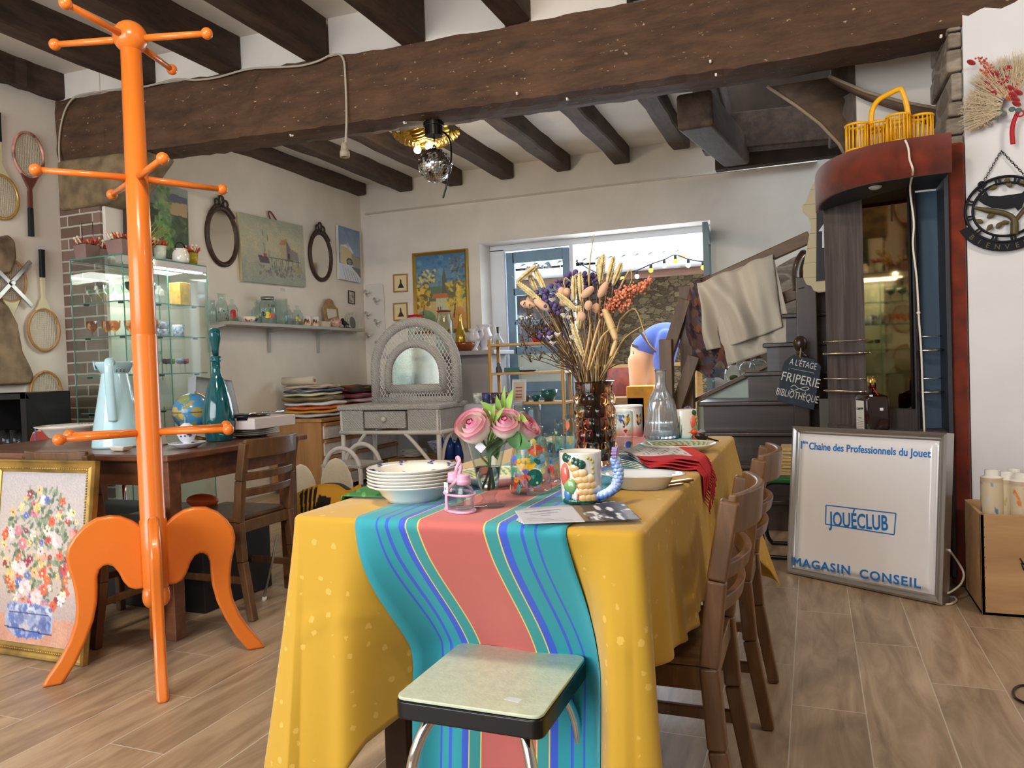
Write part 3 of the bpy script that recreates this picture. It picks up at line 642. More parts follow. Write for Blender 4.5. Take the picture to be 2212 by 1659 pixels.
# ---- striped runner
RC = {'t': (46, 158, 172), 'g': (58, 156, 158), 'b': (62, 96, 214), 'y': (236, 206, 112), 'c': (204, 106, 100)}
cuts = [(0, 't'), (215, 'b'), (235, 't'), (310, 'b'), (345, 't'), (450, 'b'), (515, 'y'), (527, 'g'), (636, 'y'), (650, 'c'), (1272, 'y'), (1286, 'g'), (1400, 'y'), (1414, 'b'), (1490, 't'), (1610, 'b'), (1640, 't'), (1735, 'b'), (1755, 't'), (2010, None)]
us = []; ms = []
for (a, k), (b_, _) in zip(cuts, cuts[1:]):
 nn = max(1, int((b_-a)/60))
 for q in range(nn): us.append((a+(b_-a)*q/nn)/2010); ms.append('tgbyc'.index(k))
us.append(1.0); RX0, RX1 = -.855, -.415
def runner_pt(u, s):
 if s <= 1:
  y = 2.985+(TY0+.011-2.985)*s; x = RX0+(RX1-RX0)*u; return (x, y, TZ+.0035)
 q = s-1
 if q < .05:
  a = q/.05*math.pi/2; x = RX0+(RX1-RX0)*u; return (x, TY0+.011-.0145*math.sin(a), TZ-.011+.0145*math.cos(a))
 z = TZ-.011-(q-.05)/.95*.65; d = TZ-z
 x = RX0+(RX1-RX0)*u+(.055*(1-u)+.03*u)*ss(0, .34, d)
 return (x, cloth_front(x, z)-.0035-.005*min(1, d/.08), z)
def cloth_front(x, z):
 f = max(0, min(1, (x-TX0-R_)/(TX1-TX0-2*R_))); zh = hem('F', f); un = min(1.0, (TZ-.011-z)/(TZ-.011-zh)); o = flare('F', f)*un**1.15
 w = .010*math.sin(f*19+1.5)*un+.022*math.exp(-((f-.17)/.05)**2)*un-.016*math.exp(-((f-.30)/.06)**2)*un
 return TY0-o-w+push(x, z)
sv = [i/30 for i in range(30)]+[1+i/60 for i in range(61)]
vs = [runner_pt(u, s) for s in sv for u in us]; wn = len(us); fs = []; mi = []
for j in range(len(sv)-1):
 for i in range(wn-1): fs.append((j*wn+i, j*wn+i+1, (j+1)*wn+i+1, (j+1)*wn+i)); mi.append(ms[i])
mb = MB(); mb.add(vs, fs, 0, True); mb.m = mi
solo('table_runner', 'striped turquoise, blue and coral runner along the middle of the yellow cloth', 'table runner', mb, [mat('runner '+k, RC[k], .75, sheen=.2, bump=.06, bs=500) for k in 'tgbyc'], solid=.0012)
# ================================================================== STOOL
CHR = mat('chrome', (214, 214, 216), .1, 1.0); BLK = mat('black edge band', (14, 13, 14), .25)
sc = Vector(((-.715-.435)/2, 1.32, 0)); st = thing('formica_stool', 'square stool with pale green laminate top, black edge and chrome legs', 'stool', sc)
q = [P(850, 1505, Z=.462), P(1172, 1568, Z=.462), P(1259, 1416, Z=.462), P(984, 1389, Z=.462)]
def rpoly(q, r, n=6):
 out = []; k = len(q)
 for i in range(k):
  a, b, c = q[i-1], q[i], q[(i+1) % k]; d1 = (a-b).normalized(); d2 = (c-b).normalized()
  p1, p2 = b+d1*r, b+d2*r
  for j in range(n+1):
   t_ = j/n; out.append(p1*(1-t_)**2+b*2*t_*(1-t_)+p2*t_*t_)
 return out
hf = .142; cr = [Vector((x*hf, y*hf, 0)) for x, y in ((-1, -1), (1, -1), (1, 1), (-1, 1))]
poly = [(p.x, p.y) for p in rpoly(cr, .022)]; fr = Fr(sc, (1, .0, 0), (0, 1, 0))
part(st, 'edge_band', MB().prism([(x*1.0, y*1.0) for x, y in poly], .421, .034, fr), BLK, bevel=.004)
LAM = mat('pale green laminate', (206, 214, 188), .32, var=.04, vs=60, bump=.12, bs=160)
part(st, 'seat_top', MB().prism([(x*.985, y*.985) for x, y in poly], .4555, .0065, fr), LAM, bevel=.002)
part(st, 'label_residue', MB().prism([(.055, -.095), (.085, -.10), (.088, -.085), (.06, -.082)], .4621, .0004, fr), mat('sticker residue', (222, 226, 230), .5))
for sx in (-1, 1):
 for sy in (-1, 1):
  a = sc+Vector((sx*.03, sy*.03, .413)); b = sc+Vector((sx*.085, sy*.085, .412)); c_ = sc+Vector((sx*.108, sy*.112, .392)); d = sc+Vector((sx*.118, sy*.124, .33)); e = sc+Vector((sx*.145, sy*.155, .012))
  pts = [a, b]+[b*(1-t_)**2+c_*2*t_*(1-t_)+d*t_*t_ for t_ in (.15, .3, .45, .6, .75, .9)]+[d, e]
  l = part(st, 'leg', MB().tube(pts, .0105, 16), CHR)
  part(l, 'rubber_foot', MB().cyl(e-Vector((0, 0, .012)), e+Vector((0, 0, .015)), .0135, n=14), BLK)
# ================================================================== CHAIRS
OAKC = wood('waxed oak', (84, 56, 32), (138, 98, 60), 'Z', 22, .42, ring=.16, coat=.15); OAKD = wood('dark beech', (74, 50, 30), (120, 84, 52), 'Z', 22, .42, ring=.16, coat=.1)
def chair(label, loc, rz, m, group=None, h=.775, seat_kind=0):
 t = thing('school_chair', label, 'chair', loc, group, math.radians(rz)); W2, D2 = .165, .175
 pt = lambda nm, mb, **k: part(t, nm, mb, m, W=False, **k)
 for s in (-1, 1):
  p = [(s*W2, D2+.055, 0), (s*W2, D2+.012, .25), (s*W2, D2+.0, .42), (s*W2, D2+.02, .60), (s*W2, D2+.05, h-.012)]
  mb = MB()
  for i in range(4): mb.bar(p[i], p[i+1], .034, .040 if i else .034, (0, 1, 0), w2=.034, d2=.040)
  pt('back_leg', mb, bevel=.006)
  pt('front_leg', MB().bar((s*(W2-.005), -D2, 0), (s*(W2-.005), -D2, .42), .03, .03, (0, 1, 0)), bevel=.005)
  pt('side_rail', MB().bar((s*W2, -D2, .395), (s*W2, D2, .395), .022, .05), bevel=.004)
  pt('stretcher', MB().bar((s*W2, -D2, .17), (s*W2, D2+.02, .17), .018, .03), bevel=.004)
 pt('front_rail', MB().bar((-W2, -D2, .395), (W2, -D2, .395), .022, .05), bevel=.004)
 pt('rear_rail', MB().bar((-W2, D2, .395), (W2, D2, .395), .022, .05), bevel=.004)
 pt('seat', MB().prism([(-.175, -.2), (.175, -.2), (.178, .17), (-.178, .17)], .42, .018, Fr((0, 0, 0), (1, 0, 0), (0, 1, 0))), bevel=.006)
 def slat(zc, hh, yb, dep, nm, th=.018):
  mb = MB(); n = 12; vs = []
  for i in range(n+1):
   x = -W2-.006+(2*W2+.012)*i/n; c = dep*(1-(x/W2)**2)
   for yy, zz in ((yb+c-th/2, zc-hh/2), (yb+c+th/2, zc-hh/2), (yb+c+th/2+.008, zc+hh/2), (yb+c-th/2+.008, zc+hh/2)): vs.append((x, yy, zz))
  fs = [(i*4+j, i*4+(j+1) % 4, (i+1)*4+(j+1) % 4, (i+1)*4+j) for i in range(n) for j in range(4)]+[(0, 1, 2, 3), (n*4+3, n*4+2, n*4+1, n*4)]
  mb.add(vs, fs); pt(nm, mb, bevel=.005)
 slat(h-.04, .082, D2+.05, .04, 'top_rail'); slat(.615, .036, D2+.025, .035, 'back_slat'); slat(.545, .036, D2+.015, .03, 'back_slat')
 return t
chair('waxed wooden chair nearest the stool on the right of the yellow table', (-.385, 1.745, 0), -90, OAKC, 'old school chairs')
chair('waxed wooden chair farther back on the right of the yellow table', (-.368, 2.395, 0), -90, OAKC, 'old school chairs')
chair('dark wooden chair with slatted back at the right end of the brown table', (-2.27-.205, 2.75, 0), -90, OAKD, 'old school chairs')
chair('dark wooden chair behind the leaning flower painting at the brown table', (-2.80, 2.37, 0), 180, OAKD, 'old school chairs')
# ================================================================== THINGS LAID ON THE YELLOW TABLE
T = TZ+.0045; TC = TZ+.001
CER = mat('white glazed ceramic', (232, 228, 218), .12, coat=.4); BLUEP = mat('cobalt sprig paint', (54, 58, 132), .3)
CLR = glass('clear glass', (244, 249, 248), 1.5, thin=True); PINKP = mat('pale pink plastic', (232, 178, 204), .35)
WATER = glass('water', (235, 240, 232), 1.33); TAGM = mat('white price sticker', (226, 228, 236), .6)
SOUP = [(0, .004), (.054, .004), (.057, 0), (.060, 0), (.062, .006), (.072, .014), (.079, .026), (.102, .0355), (.1035, .0375), (.102, .039), (.080, .030), (.072, .019), (.060, .011), (0, .009)]
pc = Vector((-.835, 1.497, T))
for k in range(6):
 r = thing('soup_plate', ['white soup plate at the bottom of the stack of six', 'second white soup plate from the bottom of the stack of six', 'third white soup plate from the bottom of the stack of six', 'third white soup plate from the top of the stack of six', 'white soup plate just under the top one of the stack of six', 'white soup plate with blue sprigs on top of the stack of six'][k], 'plate', pc+Vector((0, 0, .0072*k)), 'soup plates stacked on the yellow table')
 part(r, 'plate_body', MB().lathe(SOUP, r.location, 56), CER)
 if k == 5:
  mb = MB(); g = random.Random(2)
  for i in range(9):
   a = 2*math.pi*i/9+.2
   for j in range(6):
    b_ = a+g.uniform(-.13, .13); rr = .083+.016*g.random(); mb.sphere(r.location+Vector((rr*math.cos(b_), rr*math.sin(b_), .0318+(rr-.08)*.40)), .0034, 8, 6, sc=(1.2, .7, .28))
  part(r, 'sprig_decoration', mb, BLUEP, label='cobalt blue sprigs round the rim')
cc = Vector((-.672, 1.392, T)); t = thing('cruet_set_carrier', 'pale pink looped carrier holding the salt and pepper shakers', 'cruet carrier', cc)
u_ = Vector((.78, -.62, 0)); 
oval = lambda a, b, z, n=40: [cc+u_*(a*math.cos(2*math.pi*i/n))+Vector((.62, .78, 0))*(b*math.sin(2*math.pi*i/n))+Vector((0, 0, z)) for i in range(n)]
part(t, 'base', MB().prism([((p-cc).x, (p-cc).y) for p in oval(.047, .029, 0)], 0, .005, Fr(cc, (1, 0, 0), (0, 1, 0))), PINKP, bevel=.002)
part(t, 'ring', MB().tube(oval(.046, .027, .036), .0026, 8, closed=True), PINKP)
v_ = Vector((.62, .78, 0)); lp = []
for i in range(41):
 s = i/40*2-1; z = .004+.104*(1-abs(s)**3.2); x = .027*s*(1.0 if abs(s) > .75 else 1.0)*(1-.55*math.sin(math.pi*min(1, z/.108))**6)
 lp.append(cc+u_*0+v_*x+Vector((0, 0, z)))
loop = [cc+v_*-.029+Vector((0, 0, .003)), cc+v_*-.028+Vector((0, 0, .04)), cc+v_*-.010+u_*.004+Vector((0, 0, .062)), cc+v_*.010-u_*.008+Vector((0, 0, .086)), cc+v_*.004-u_*.014+Vector((0, 0, .104)), cc-u_*.002+Vector((0, 0, .110)), cc+u_*.012-v_*.003+Vector((0, 0, .102)), cc+u_*.010-v_*.010+Vector((0, 0, .086)), cc-v_*.004+Vector((0, 0, .062)), cc+v_*.028+Vector((0, 0, .04)), cc+v_*.029+Vector((0, 0, .003))]
def smooth(pts, n=6):
 pts = [Vector(p) for p in pts]; out = []
 for i in range(len(pts)-1):
  p0, p1, p2, p3 = pts[max(0, i-1)], pts[i], pts[i+1], pts[min(len(pts)-1, i+2)]
  for k in range(n):
   s = k/n; out.append(.5*((2*p1)+(p2-p0)*s+(2*p0-5*p1+4*p2-p3)*s*s+(3*p1-p0-3*p2+p3)*s**3))
 return out+[pts[-1]]
part(t, 'handle', MB().tube(smooth(loop), .0034, 8, flat=.5), PINKP)
part(t, 'price_tag', MB().prism([(-.009, -.010), (.009, -.010), (.009, .010), (-.009, .010)], 0, .0005, Fr(cc-v_*.033+u_*.008+Vector((0, 0, .052)), u_, (0, 0, 1))), TAGM, label='white price sticker on the carrier')
text(t, 'price_text', '5€', Fr(cc-v_*.0338+u_*.006+Vector((0, 0, .049)), u_, (0, 0, 1)), .007, mat('grey pen', (120, 124, 150), .6), thick=.0002)
for k, s in enumerate((-1, 1)):
 p = cc+u_*(.0215*s)+Vector((0, 0, .006)); r = thing('salt_shaker', ['clear glass shaker with pink cap, left in the pink carrier', 'clear glass shaker with pink cap, right in the pink carrier'][k], 'shaker', p, 'shakers in the pink carrier')
 part(r, 'glass_body', MB().lathe([(0, .001), (.016, .001), (.0185, .004), (.0192, .03), (.0175, .045), (.012, .053), (.011, .053), (.0163, .044), (.0178, .03), (.017, .006), (0, .004)], p, 28, wob=lambda g, z: 1+.035*abs(math.cos(g*5))-.03), CLR)
 part(r, 'cap', MB().lathe([(0, .071), (.008, .071), (.0125, .0695), (.0138, .067), (.0128, .065), (.0140, .063), (.0130, .061), (.0142, .059), (.0145, .050), (0, .050)], p, 28), PINKP)
vc = Vector((-.632, 1.448, T)); t = thing('flower_vase', 'clear footed glass vase holding the pink and white roses', 'vase', vc)
part(t, 'glass_body', MB().lathe([(0, .0), (.033, .0), (.034, .003), (.018, .009), (.0125, .016), (.014, .022), (.019, .028), (.0225, .05), (.0305, .09), (.0395, .128), (.0445, .140), (.0435, .140), (.0385, .128), (.0290, .09), (.0205, .045), (.014, .034), (0, .032)], vc, 40), CLR)
part(t, 'water', MB().lathe([(0, .034), (.0133, .0345), (.0198, .045), (.0265, .082), (0, .082)], vc, 30), WATER)
part(t, 'price_tag', MB().prism([(-.0135, 0), (0, -.0125), (.0135, 0), (0, .0125)], 0, .0005, Fr(vc+Vector((.004, -.0415, .128)), (1, -.1, 0), (0, -.15, 1))), TAGM, label='white diamond shaped sticker')
PET = vcol('rose petal', .55); LEAF = mat('rose leaf green', (58, 104, 46), .45, var=.2, vs=20); LEAFL = mat('young leaf green', (142, 178, 84), .5, var=.12, vs=20); STEM = mat('green stem', (96, 118, 58), .55)
def leaf(mb, a, d, up, L, w, droop=.25, n=8):
 a, d, up = Vector(a), Vector(d).normalized(), Vector(up); s = d.cross(up).normalized(); nrm = s.cross(d)
 vs = []
 for i in range(n+1):
  t_ = i/n; c = a+d*L*t_-Vector((0, 0, droop*L*t_*t_)); h = w*math.sin(math.pi*min(1, t_*.96+.04))**.8*(1-.35*t_)
  vs += [c-s*h+nrm*h*.25, c, c+s*h+nrm*h*.25]
 mb.add(vs, [(i*3+j, i*3+j+1, i*3+j+4, i*3+j+3) for i in range(n) for j in range(2)], 0, True)
def rose_mesh(c, r, axis, seed):
 g = random.Random(seed); ax = Vector(axis).normalized(); q = ax.to_track_quat('Z', 'Y'); mb = MB(); cols = []
 def petal(phi, wd, rb, ht, open_, nu=8, nv=9):
  vs = []
  for j in range(nv+1):
   v = j/nv
   for i in range(nu+1):
    u = i/nu*2-1; th = phi+u*wd
    lat = -1.15+v*(1.15+ht); rad = rb*math.sqrt(max(.0, 1-min(1, abs(lat))**2)) if lat < 0 else rb*(1-.28*lat*lat*(1-open_))+open_*.25*rb*max(0, v-.7)
    z = lat*rb*.92
    edge = 1-.16*abs(u)**2.5*(v > .5); z = z*edge
    if v > .85: rad += .05*rb*open_+.012*rb*math.sin(5*u+phi)
    p = Vector((rad*math.cos(th), rad*math.sin(th), z+.02*rb*math.sin(3*u+phi*2)*v)); vs.append(c+q @ p)
    k = max(0, (v-.6)/.4)**(1.3 if rb < r*.5 else 2.4); k = min(1, k+.5*max(0, abs(u)-.75)*v); k = min(1, k*g.uniform(.9, 1.05))
    base_ = np.array([246, 238, 222]) if v > .35 else np.array([226, 228, 196]); pink = np.array([236, 110, 156]) if rb < r*.5 else np.array([238, 138, 174])
    cl = base_*(1-k)+pink*k; cols.append([*lin(tuple(cl)), 1])
  w = nu+1; mb.add(vs, [(j*w+i, j*w+i+1, (j+1)*w+i+1, (j+1)*w+i) for j in range(nv) for i in range(nu)], 0, True)
 for k in range(5): petal(k*1.2566+.3, .85, r*(.98+.03*g.random()), .55, .75)
 for k in range(5): petal(k*1.2566+.9, .85, r*.86, .72, .35)
 for k in range(4): petal(k*1.5708+.4, .95, r*.66, 1.0, .15)
 for k in range(4): petal(k*1.5708+1.2, .95, r*.46, 1.45, .1)
 for k in range(3): petal(k*2.094, 1.2, r*.27, 2.4, .05)
 mb.c = cols; return mb
rs = [(1024, 923, 1.40, .0345, (-.15, -.75, .65), 'large open pink and cream rose at the left of the footed vase'), (1092, 917, 1.43, .0305, (.15, -.65, .75), 'half open pink and white rose in the middle of the footed vase'), (1135, 924, 1.475, .028, (.75, -.1, .65), 'white rose tipped with pink facing right in the footed vase'), (1062, 903, 1.50, .027, (0, .4, .9), 'partly hidden pale rose at the back of the footed vase')]
for k, (x, y, Y_, r_, ax, lb) in enumerate(rs):
 p = P(x, y, Y=Y_); r = thing('rose', lb, 'rose', p, 'roses in the footed vase')
 part(r, 'bloom', rose_mesh(p, r_, ax, 3+k), PET)
 b0 = p-Vector(ax).normalized()*r_*.9; tip = vc+Vector((.012*math.cos(k*2), .012*math.sin(k*2), .038)); md = vc+Vector((.015*math.cos(k*2+2), .015*math.sin(k*2+2), .115))
 part(r, 'stem', MB().tube(smooth([tip, vc+Vector((.004, .002, .08)), md, b0]), .0023, 8), STEM)
 mb = MB()
 for j in range(5):
  d = Vector((math.cos(j*1.26), math.sin(j*1.26), .5)); leaf(mb, b0, d, ax, .022, .005, .3)
 part(r, 'sepals', mb, LEAF)
t = thing('leafy_sprigs', 'spray of fresh green leaves tucked among the roses', 'foliage', vc+Vector((0, 0, .05)))
for (x0, y0, x1, y1, Y_, w, m_) in [(1090, 905, 1108, 835, 1.50, .010, 0), (1085, 905, 1090, 828, 1.50, .007, 0), (1082, 900, 1072, 850, 1.49, .008, 0), (1078, 895, 1036, 864, 1.48, .008, 0), (1060, 915, 1042, 866, 1.43, .007, 0), (1062, 918, 1068, 868, 1.42, .006, 0), (1062, 918, 1090, 876, 1.42, .006, 0), (1110, 895, 1140, 908, 1.45, .010, 0), (1100, 945, 1148, 962, 1.43, .020, 1), (1105, 930, 1120, 968, 1.43, .018, 1), (1085, 950, 1050, 985, 1.46, .016, 1), (1068, 950, 1075, 990, 1.47, .014, 1)]:
 a, b_ = P(x0, y0, Y=Y_), P(x1, y1, Y=Y_-.015); mb = MB(); leaf(mb, a, b_-a, (0, -1, .3), (b_-a).length, w, .05 if not m_ else .1); mb.tube(smooth([vc+Vector((0, 0, .12)), a.lerp(vc+Vector((0, 0, .14)), .4), a], 4), .0013, 6)
 part(t, 'leaf', mb, LEAF if m_ else LEAFL)
# ---- painted carafe
def painted_patches(root, cx, r_of_z, z0, items, name='painted_decoration'):
 """flat enamel motifs wrapped round a vessel: items = (angle, z, kind, size, colour)"""
 pal = []; mb = MB()
 for a, z, kind, s, c in items:
  if c not in pal: pal.append(c)
  n = 20
  if kind == 'disc': sh = [(s*math.cos(2*math.pi*i/n), s*math.sin(2*math.pi*i/n)) for i in range(n)]
  elif kind == 'fish': sh = [(-s*1.15, 0)]+[(s*math.cos(q), s*.66*math.sin(q)) for q in [math.pi*(1-i/9) for i in range(1, 9)]]+[(s*1.1, 0)]+[(s*math.cos(q), s*.66*math.sin(q)) for q in [-math.pi*i/9 for i in range(1, 9)]]
  elif kind == 'star': sh = [((s if i % 2 == 0 else s*.42)*math.cos(math.pi*i/5+.3), (s if i % 2 == 0 else s*.42)*math.sin(math.pi*i/5+.3)) for i in range(10)]
  elif kind == 'shell': sh = [(0, -s)]+[(s*(1+.06*(i % 2))*math.cos(math.pi*(1-i/14)), s*.5+s*(.6+.06*(i % 2))*math.sin(math.pi*(1-i/14))-.2*s) for i in range(15)]
  elif kind == 'leaf': sh = [(s*.45*math.sin(math.pi*i/10), s*(i/5-1)) for i in range(11)]+[(-s*.45*math.sin(math.pi*i/10), s*(i/5-1)) for i in range(9, 0, -1)]
  else: sh = [(-s*.16, -s), (s*.16, -s), (s*.3, 0), (s*.16, s), (-s*.16, s), (0, 0)]
  vs = []
  for u, v in sh:
   rr = r_of_z(z+v)+.0012; g = a+u/rr; vs.append((cx.x+rr*math.cos(g), cx.y+rr*math.sin(g), cx.z+z+v))
  rr = r_of_z(z)+.0012; vs.append((cx.x+rr*math.cos(a), cx.y+rr*math.sin(a), cx.z+z)); k = len(sh)
  mb.add(vs, [(i, (i+1) % k, k) for i in range(k)], pal.index(c))
 part(root, name, mb, [mat('enamel %d %d %d' % c, c, .3) for c in pal], kind='stuff', weld=False)
EN = dict(o=(232, 112, 74), r=(214, 66, 58), y=(240, 184, 40), b=(78, 104, 222), g=(26, 104, 92), p=(140, 150, 230), t=(70, 160, 140), s=(214, 226, 140))
def sea_items(seed, n, z0, z1, a0=-3.0, a1=.2, smax=.012):
 g = random.Random(seed); L = []
 for k in range(n):
  L.append((g.uniform(a0, a1), g.uniform(z0, z1), g.choice(['disc', 'star', 'shell', 'leaf', 'bar', 'disc']), g.uniform(.0025, smax*.7), EN[g.choice('orybgpts')]))
 return L
jc = Vector((-.603, 1.625, T)); t = thing('painted_carafe', 'clear glass carafe painted with colourful fish, shells and starfish', 'carafe', jc)
jr = lambda z: float(np.interp(z, [0, .004, .02, .08, .11, .135, .15], [.044, .048, .047, .043, .036, .031, .032]))
part(t, 'glass_body', MB().lathe([(0, .002)]+[(jr(z), z) for z in (0.001, .004, .02, .05, .08, .095, .11, .122, .135, .15)]+[(jr(z)-.003, z) for z in (.15, .135, .11, .08, .02)]+[(0, .010)], jc, 48), CLR)
A0 = -math.pi/2
painted_patches(t, jc, jr, 0, [(A0+.12, .070, 'fish', .022, EN['y']), (A0+.12, .052, 'shell', .008, EN['b']), (A0+.55, .04, 'disc', .019, EN['g']), (A0+.05, .034, 'shell', .015, EN['o']), (A0-.42, .03, 'leaf', .017, EN['r']), (A0+.05, .108, 'shell', .014, EN['p']), (A0+.75, .10, 'fish', .018, EN['r']), (A0+.62, .105, 'bar', .016, EN['y']), (A0-.3, .118, 'star', .008, EN['r']), (A0-.25, .015, 'leaf', .013, EN['t']), (A0-.6, .08, 'disc', .008, EN['b']), (A0+.45, .078, 'star', .008, EN['t']), (A0+.35, .015, 'star', .007, EN['p']), (A0-.75, .05, 'shell', .012, EN['t'])]+sea_items(5, 60, .012, .125))
# ---- plain and painted tumblers
def tumbler(px, Y_, r, h, label, items=None, name='tumbler', m=None, sw=0):
 c = P(px, 900, Y=Y_); c.z = T; t = thing(name, label, 'glass', c, 'drinking glasses on the yellow table'); rz = lambda z: r*(.8+.2*min(1, z/(h*.5)))
 part(t, 'glass_body', MB().lathe([(0, .002), (rz(0)*.9, .0), (rz(0), .003)]+[(rz(h*k/8), h*k/8) for k in range(1, 9)]+[(rz(h*k/8)-.0022, h*k/8) for k in range(8, 0, -1)]+[(0, .010)], c, 36, wob=(lambda g, z: 1+.02*math.sin(8*g+z*60)) if sw else None), m or CLR)
 if items: painted_patches(t, c, rz, 0, items)
 return t
tumbler(1197, 1.80, .0275, .118, 'swirled glass tumbler just right of the painted carafe', sea_items(11, 16, .01, .08, smax=.014), sw=1)
tumbler(1217, 1.72, .029, .128, 'swirled glass tumbler behind the fish mug, spotted in blue and orange', sea_items(12, 14, .01, .07, smax=.014), sw=1)
tumbler(1342, 2.36, .036, .135, 'tall painted goblet between the amber vase and the cut glass decanter', sea_items(14, 40, .03, .12, smax=.016), name='goblet', sw=1)
tumbler(1138, 2.06, .040, .175, 'tall clear glass jar half hidden behind the roses', None, name='glass_jar')
tumbler(1209, 2.16, .017, .125, 'narrow painted glass left of the amber vase', sea_items(15, 16, .02, .1, smax=.014))
tumbler(1232, 2.28, .02, .13, 'slim glass with an orange petal beside the amber vase', [(A0-.2, .10, 'leaf', .017, EN['o']), (A0+.2, .05, 'leaf', .013, EN['y'])])
def bird(px, py, Y_, rz, c1, c2, label, s=1.0):
 c = P(px, py, Y=Y_); c.z = T; t = thing('bird_whistle', label, 'whistle', c, None, rz)
 R1 = Matrix.Rotation(.25, 3, 'Y')
 part(t, 'body', MB().sphere((0, 0, .024*s), .022*s, 18, 12, sc=(1.25, .85, 1.0), rot=R1).sphere((-.022*s, 0, .048*s), .0135*s, 14, 10), c1, W=False)
 part(t, 'beak', MB().cyl((-.034*s, 0, .047*s), (-.047*s, 0, .045*s), .004*s, .0005*s, 8), mat('whistle beak', (230, 170, 60), .4), W=False)
 mb = MB().bar((.015*s, 0, .026*s), (.075*s, 0, .010*s), .022*s, .010*s, w2=.010*s, d2=.004*s); part(t, 'tail', mb, c2, W=False, bevel=.002)
 mb = MB()
 for k in (-1, 1): mb.sphere((.006*s, k*.018*s, .030*s), .018*s, 12, 8, sc=(1.5, .3, .8), rot=R1)
 part(t, 'wing', mb, c2, W=False); return t
bird(1512, 958, 2.66, .1, mat('red glaze', (222, 84, 52), .2, coat=.4), mat('black glaze', (38, 34, 36), .2), 'red and black ceramic bird whistle near the far edge of the yellow table', .85)
bird(1186, 930, 2.24, .3, mat('teal glaze', (92, 160, 152), .2, coat=.4), mat('dark teal glaze', (30, 66, 62), .2), 'teal ceramic bird figure among the glasses left of the amber vase', 1.1)
# ---- fish mugs
FISHV = vcol('glazed fish relief', .12, coat=.4)
def fish_mug(c, rz, label):
 t = thing('fish_mug', label, 'mug', c, None, rz); R, H = .044, .108
 part(t, 'cup', MB().lathe([(0, .003), (.036, .0), (.040, .004), (.0415, .012), (.0425, .05), (R, H-.004), (.0432, H), (.041, H-.002), (.0395, .05), (.038, .012), (0, .009)], (0, 0, 0), 48), CER, W=False)
 rr = lambda z: .0425+.0015*(z/H)
 def on(a, z, o=0): q = rr(z)+o; return Vector((q*math.cos(a), q*math.sin(a), z))
 mb = MB(); cols = []
 def blob(a, z, s, sx, sz, c1, c2, rot=0):
  p = on(a, z); q = Vector((math.cos(a), math.sin(a), 0)).to_track_quat('Z', 'Y').to_matrix() @ Matrix.Rotation(rot, 3, 'Z'); n0 = len(mb.v)
  mb.sphere(p, s, 12, 8, sc=(sx, sz, .42), rot=q)
  for v in mb.v[n0:]:
   k = max(0, min(1, (v[2]-p.z)/s*.5+.5)); cl = [a_*(1-k)+b_*k for a_, b_ in zip(c2, c1)]; cols.append([*lin(cl), 1])
 f = A0
 for j in range(7):
  for i in range(8):
   a = f-.42+.25*i+.125*(j % 2); z = .016+.0125*j
   if a > f-.45+.10*(5-j) and z < .092-(a-f+.35)*.045 and z > .006:
    bl = a > f+.62+.0*j; blob(a, z, .0108, 1, 1, (250, 246, 236), (60, 104, 190) if bl else (214, 142, 30))
 blob(f-.82, .062, .017, .7, 1.5, (226, 120, 100), (214, 92, 80)); blob(f-.86, .072, .006, 1, 1, (250, 250, 245), (240, 240, 230)); blob(f-.88, .072, .003, 1, 1, (20, 30, 40), (20, 30, 40))
 for k in range(5): blob(f-.75+.20*k, .098-.0035*k, .011, .8, .9, (30, 92, 72), (20, 66, 52))
 blob(f-.55, .040, .014, 1.1, 1.3, (150, 190, 120), (90, 140, 80), .5)
 blob(f-.70, .022, .012, .8, 1.2, (90, 150, 200), (60, 110, 170)); blob(f-.25, .026, .010, .5, 1.9, (244, 244, 240), (230, 230, 230)); blob(f-.12, .026, .010, .3, 2.0, (200, 80, 56), (190, 70, 50))
 for k in range(8): blob(f-.8+.19*k, .0085, .009, 1.2, .7, (24, 96, 76), (16, 70, 56))
 for a, z in ((f+.50, .094), (f+.62, .088), (f+.60, .076), (f+.64, .066), (f+.36, .097)): blob(a, z, .0035, 1, 1, (230, 214, 90), (150, 150, 50))
 mb.c = cols; part(t, 'fish_relief', mb, FISHV, W=False)
 mb = MB(); cols = []; hp = smooth([on(f+.95, .018, -.002), on(f+1.08, .020, .012), on(f+1.25, .034, .030), on(f+1.33, .06, .036), on(f+1.36, .088, .030)], 4)
 for i, p in enumerate(hp):
  for k in range(5):
   a = 2*math.pi*k/5+i*.6; q = p+Vector((math.cos(a)*.004, math.sin(a)*.004, .0)); n0 = len(mb.v); mb.sphere(q, .0082, 10, 6, sc=(1, 1, 1.1))
   for v in mb.v[n0:]: kk = max(0, min(1, (v[2]-q.z)/.0068*.5+.5)); cols.append([*lin([a_*(1-kk)+b_*kk for a_, b_ in zip((50, 96, 190), (222, 234, 250))]), 1])
 mb.c = cols; part(t, 'handle', mb, FISHV, W=False)
 mb = MB(); tp = hp[-1]
 for k in range(9):
  a = -1.2+2.4*k/8; d = Vector((math.sin(a)*.8*math.cos(f+1.36+1.57), math.sin(a)*.8*math.sin(f+1.36+1.57), math.cos(a)))
  mb.bar(tp, tp+d*.028, .005, .004, w2=.012, d2=.003)
 part(t, 'tail_fin', mb, mat('lilac glaze', (168, 146, 198), .2, coat=.4), W=False, bevel=.001); return t
fish_mug(Vector((-.455, 1.528, T)), .28, 'white ceramic mug with a raised golden fish, nearest the leaflets')
m2 = fish_mug(Vector((-.448, 2.885, TC)), 1.75, 'white ceramic fish mug at the far end, fish head turned right')
mb = MB()
WEED = mat('green weed glaze', (24, 84, 44), .2, coat=.4)
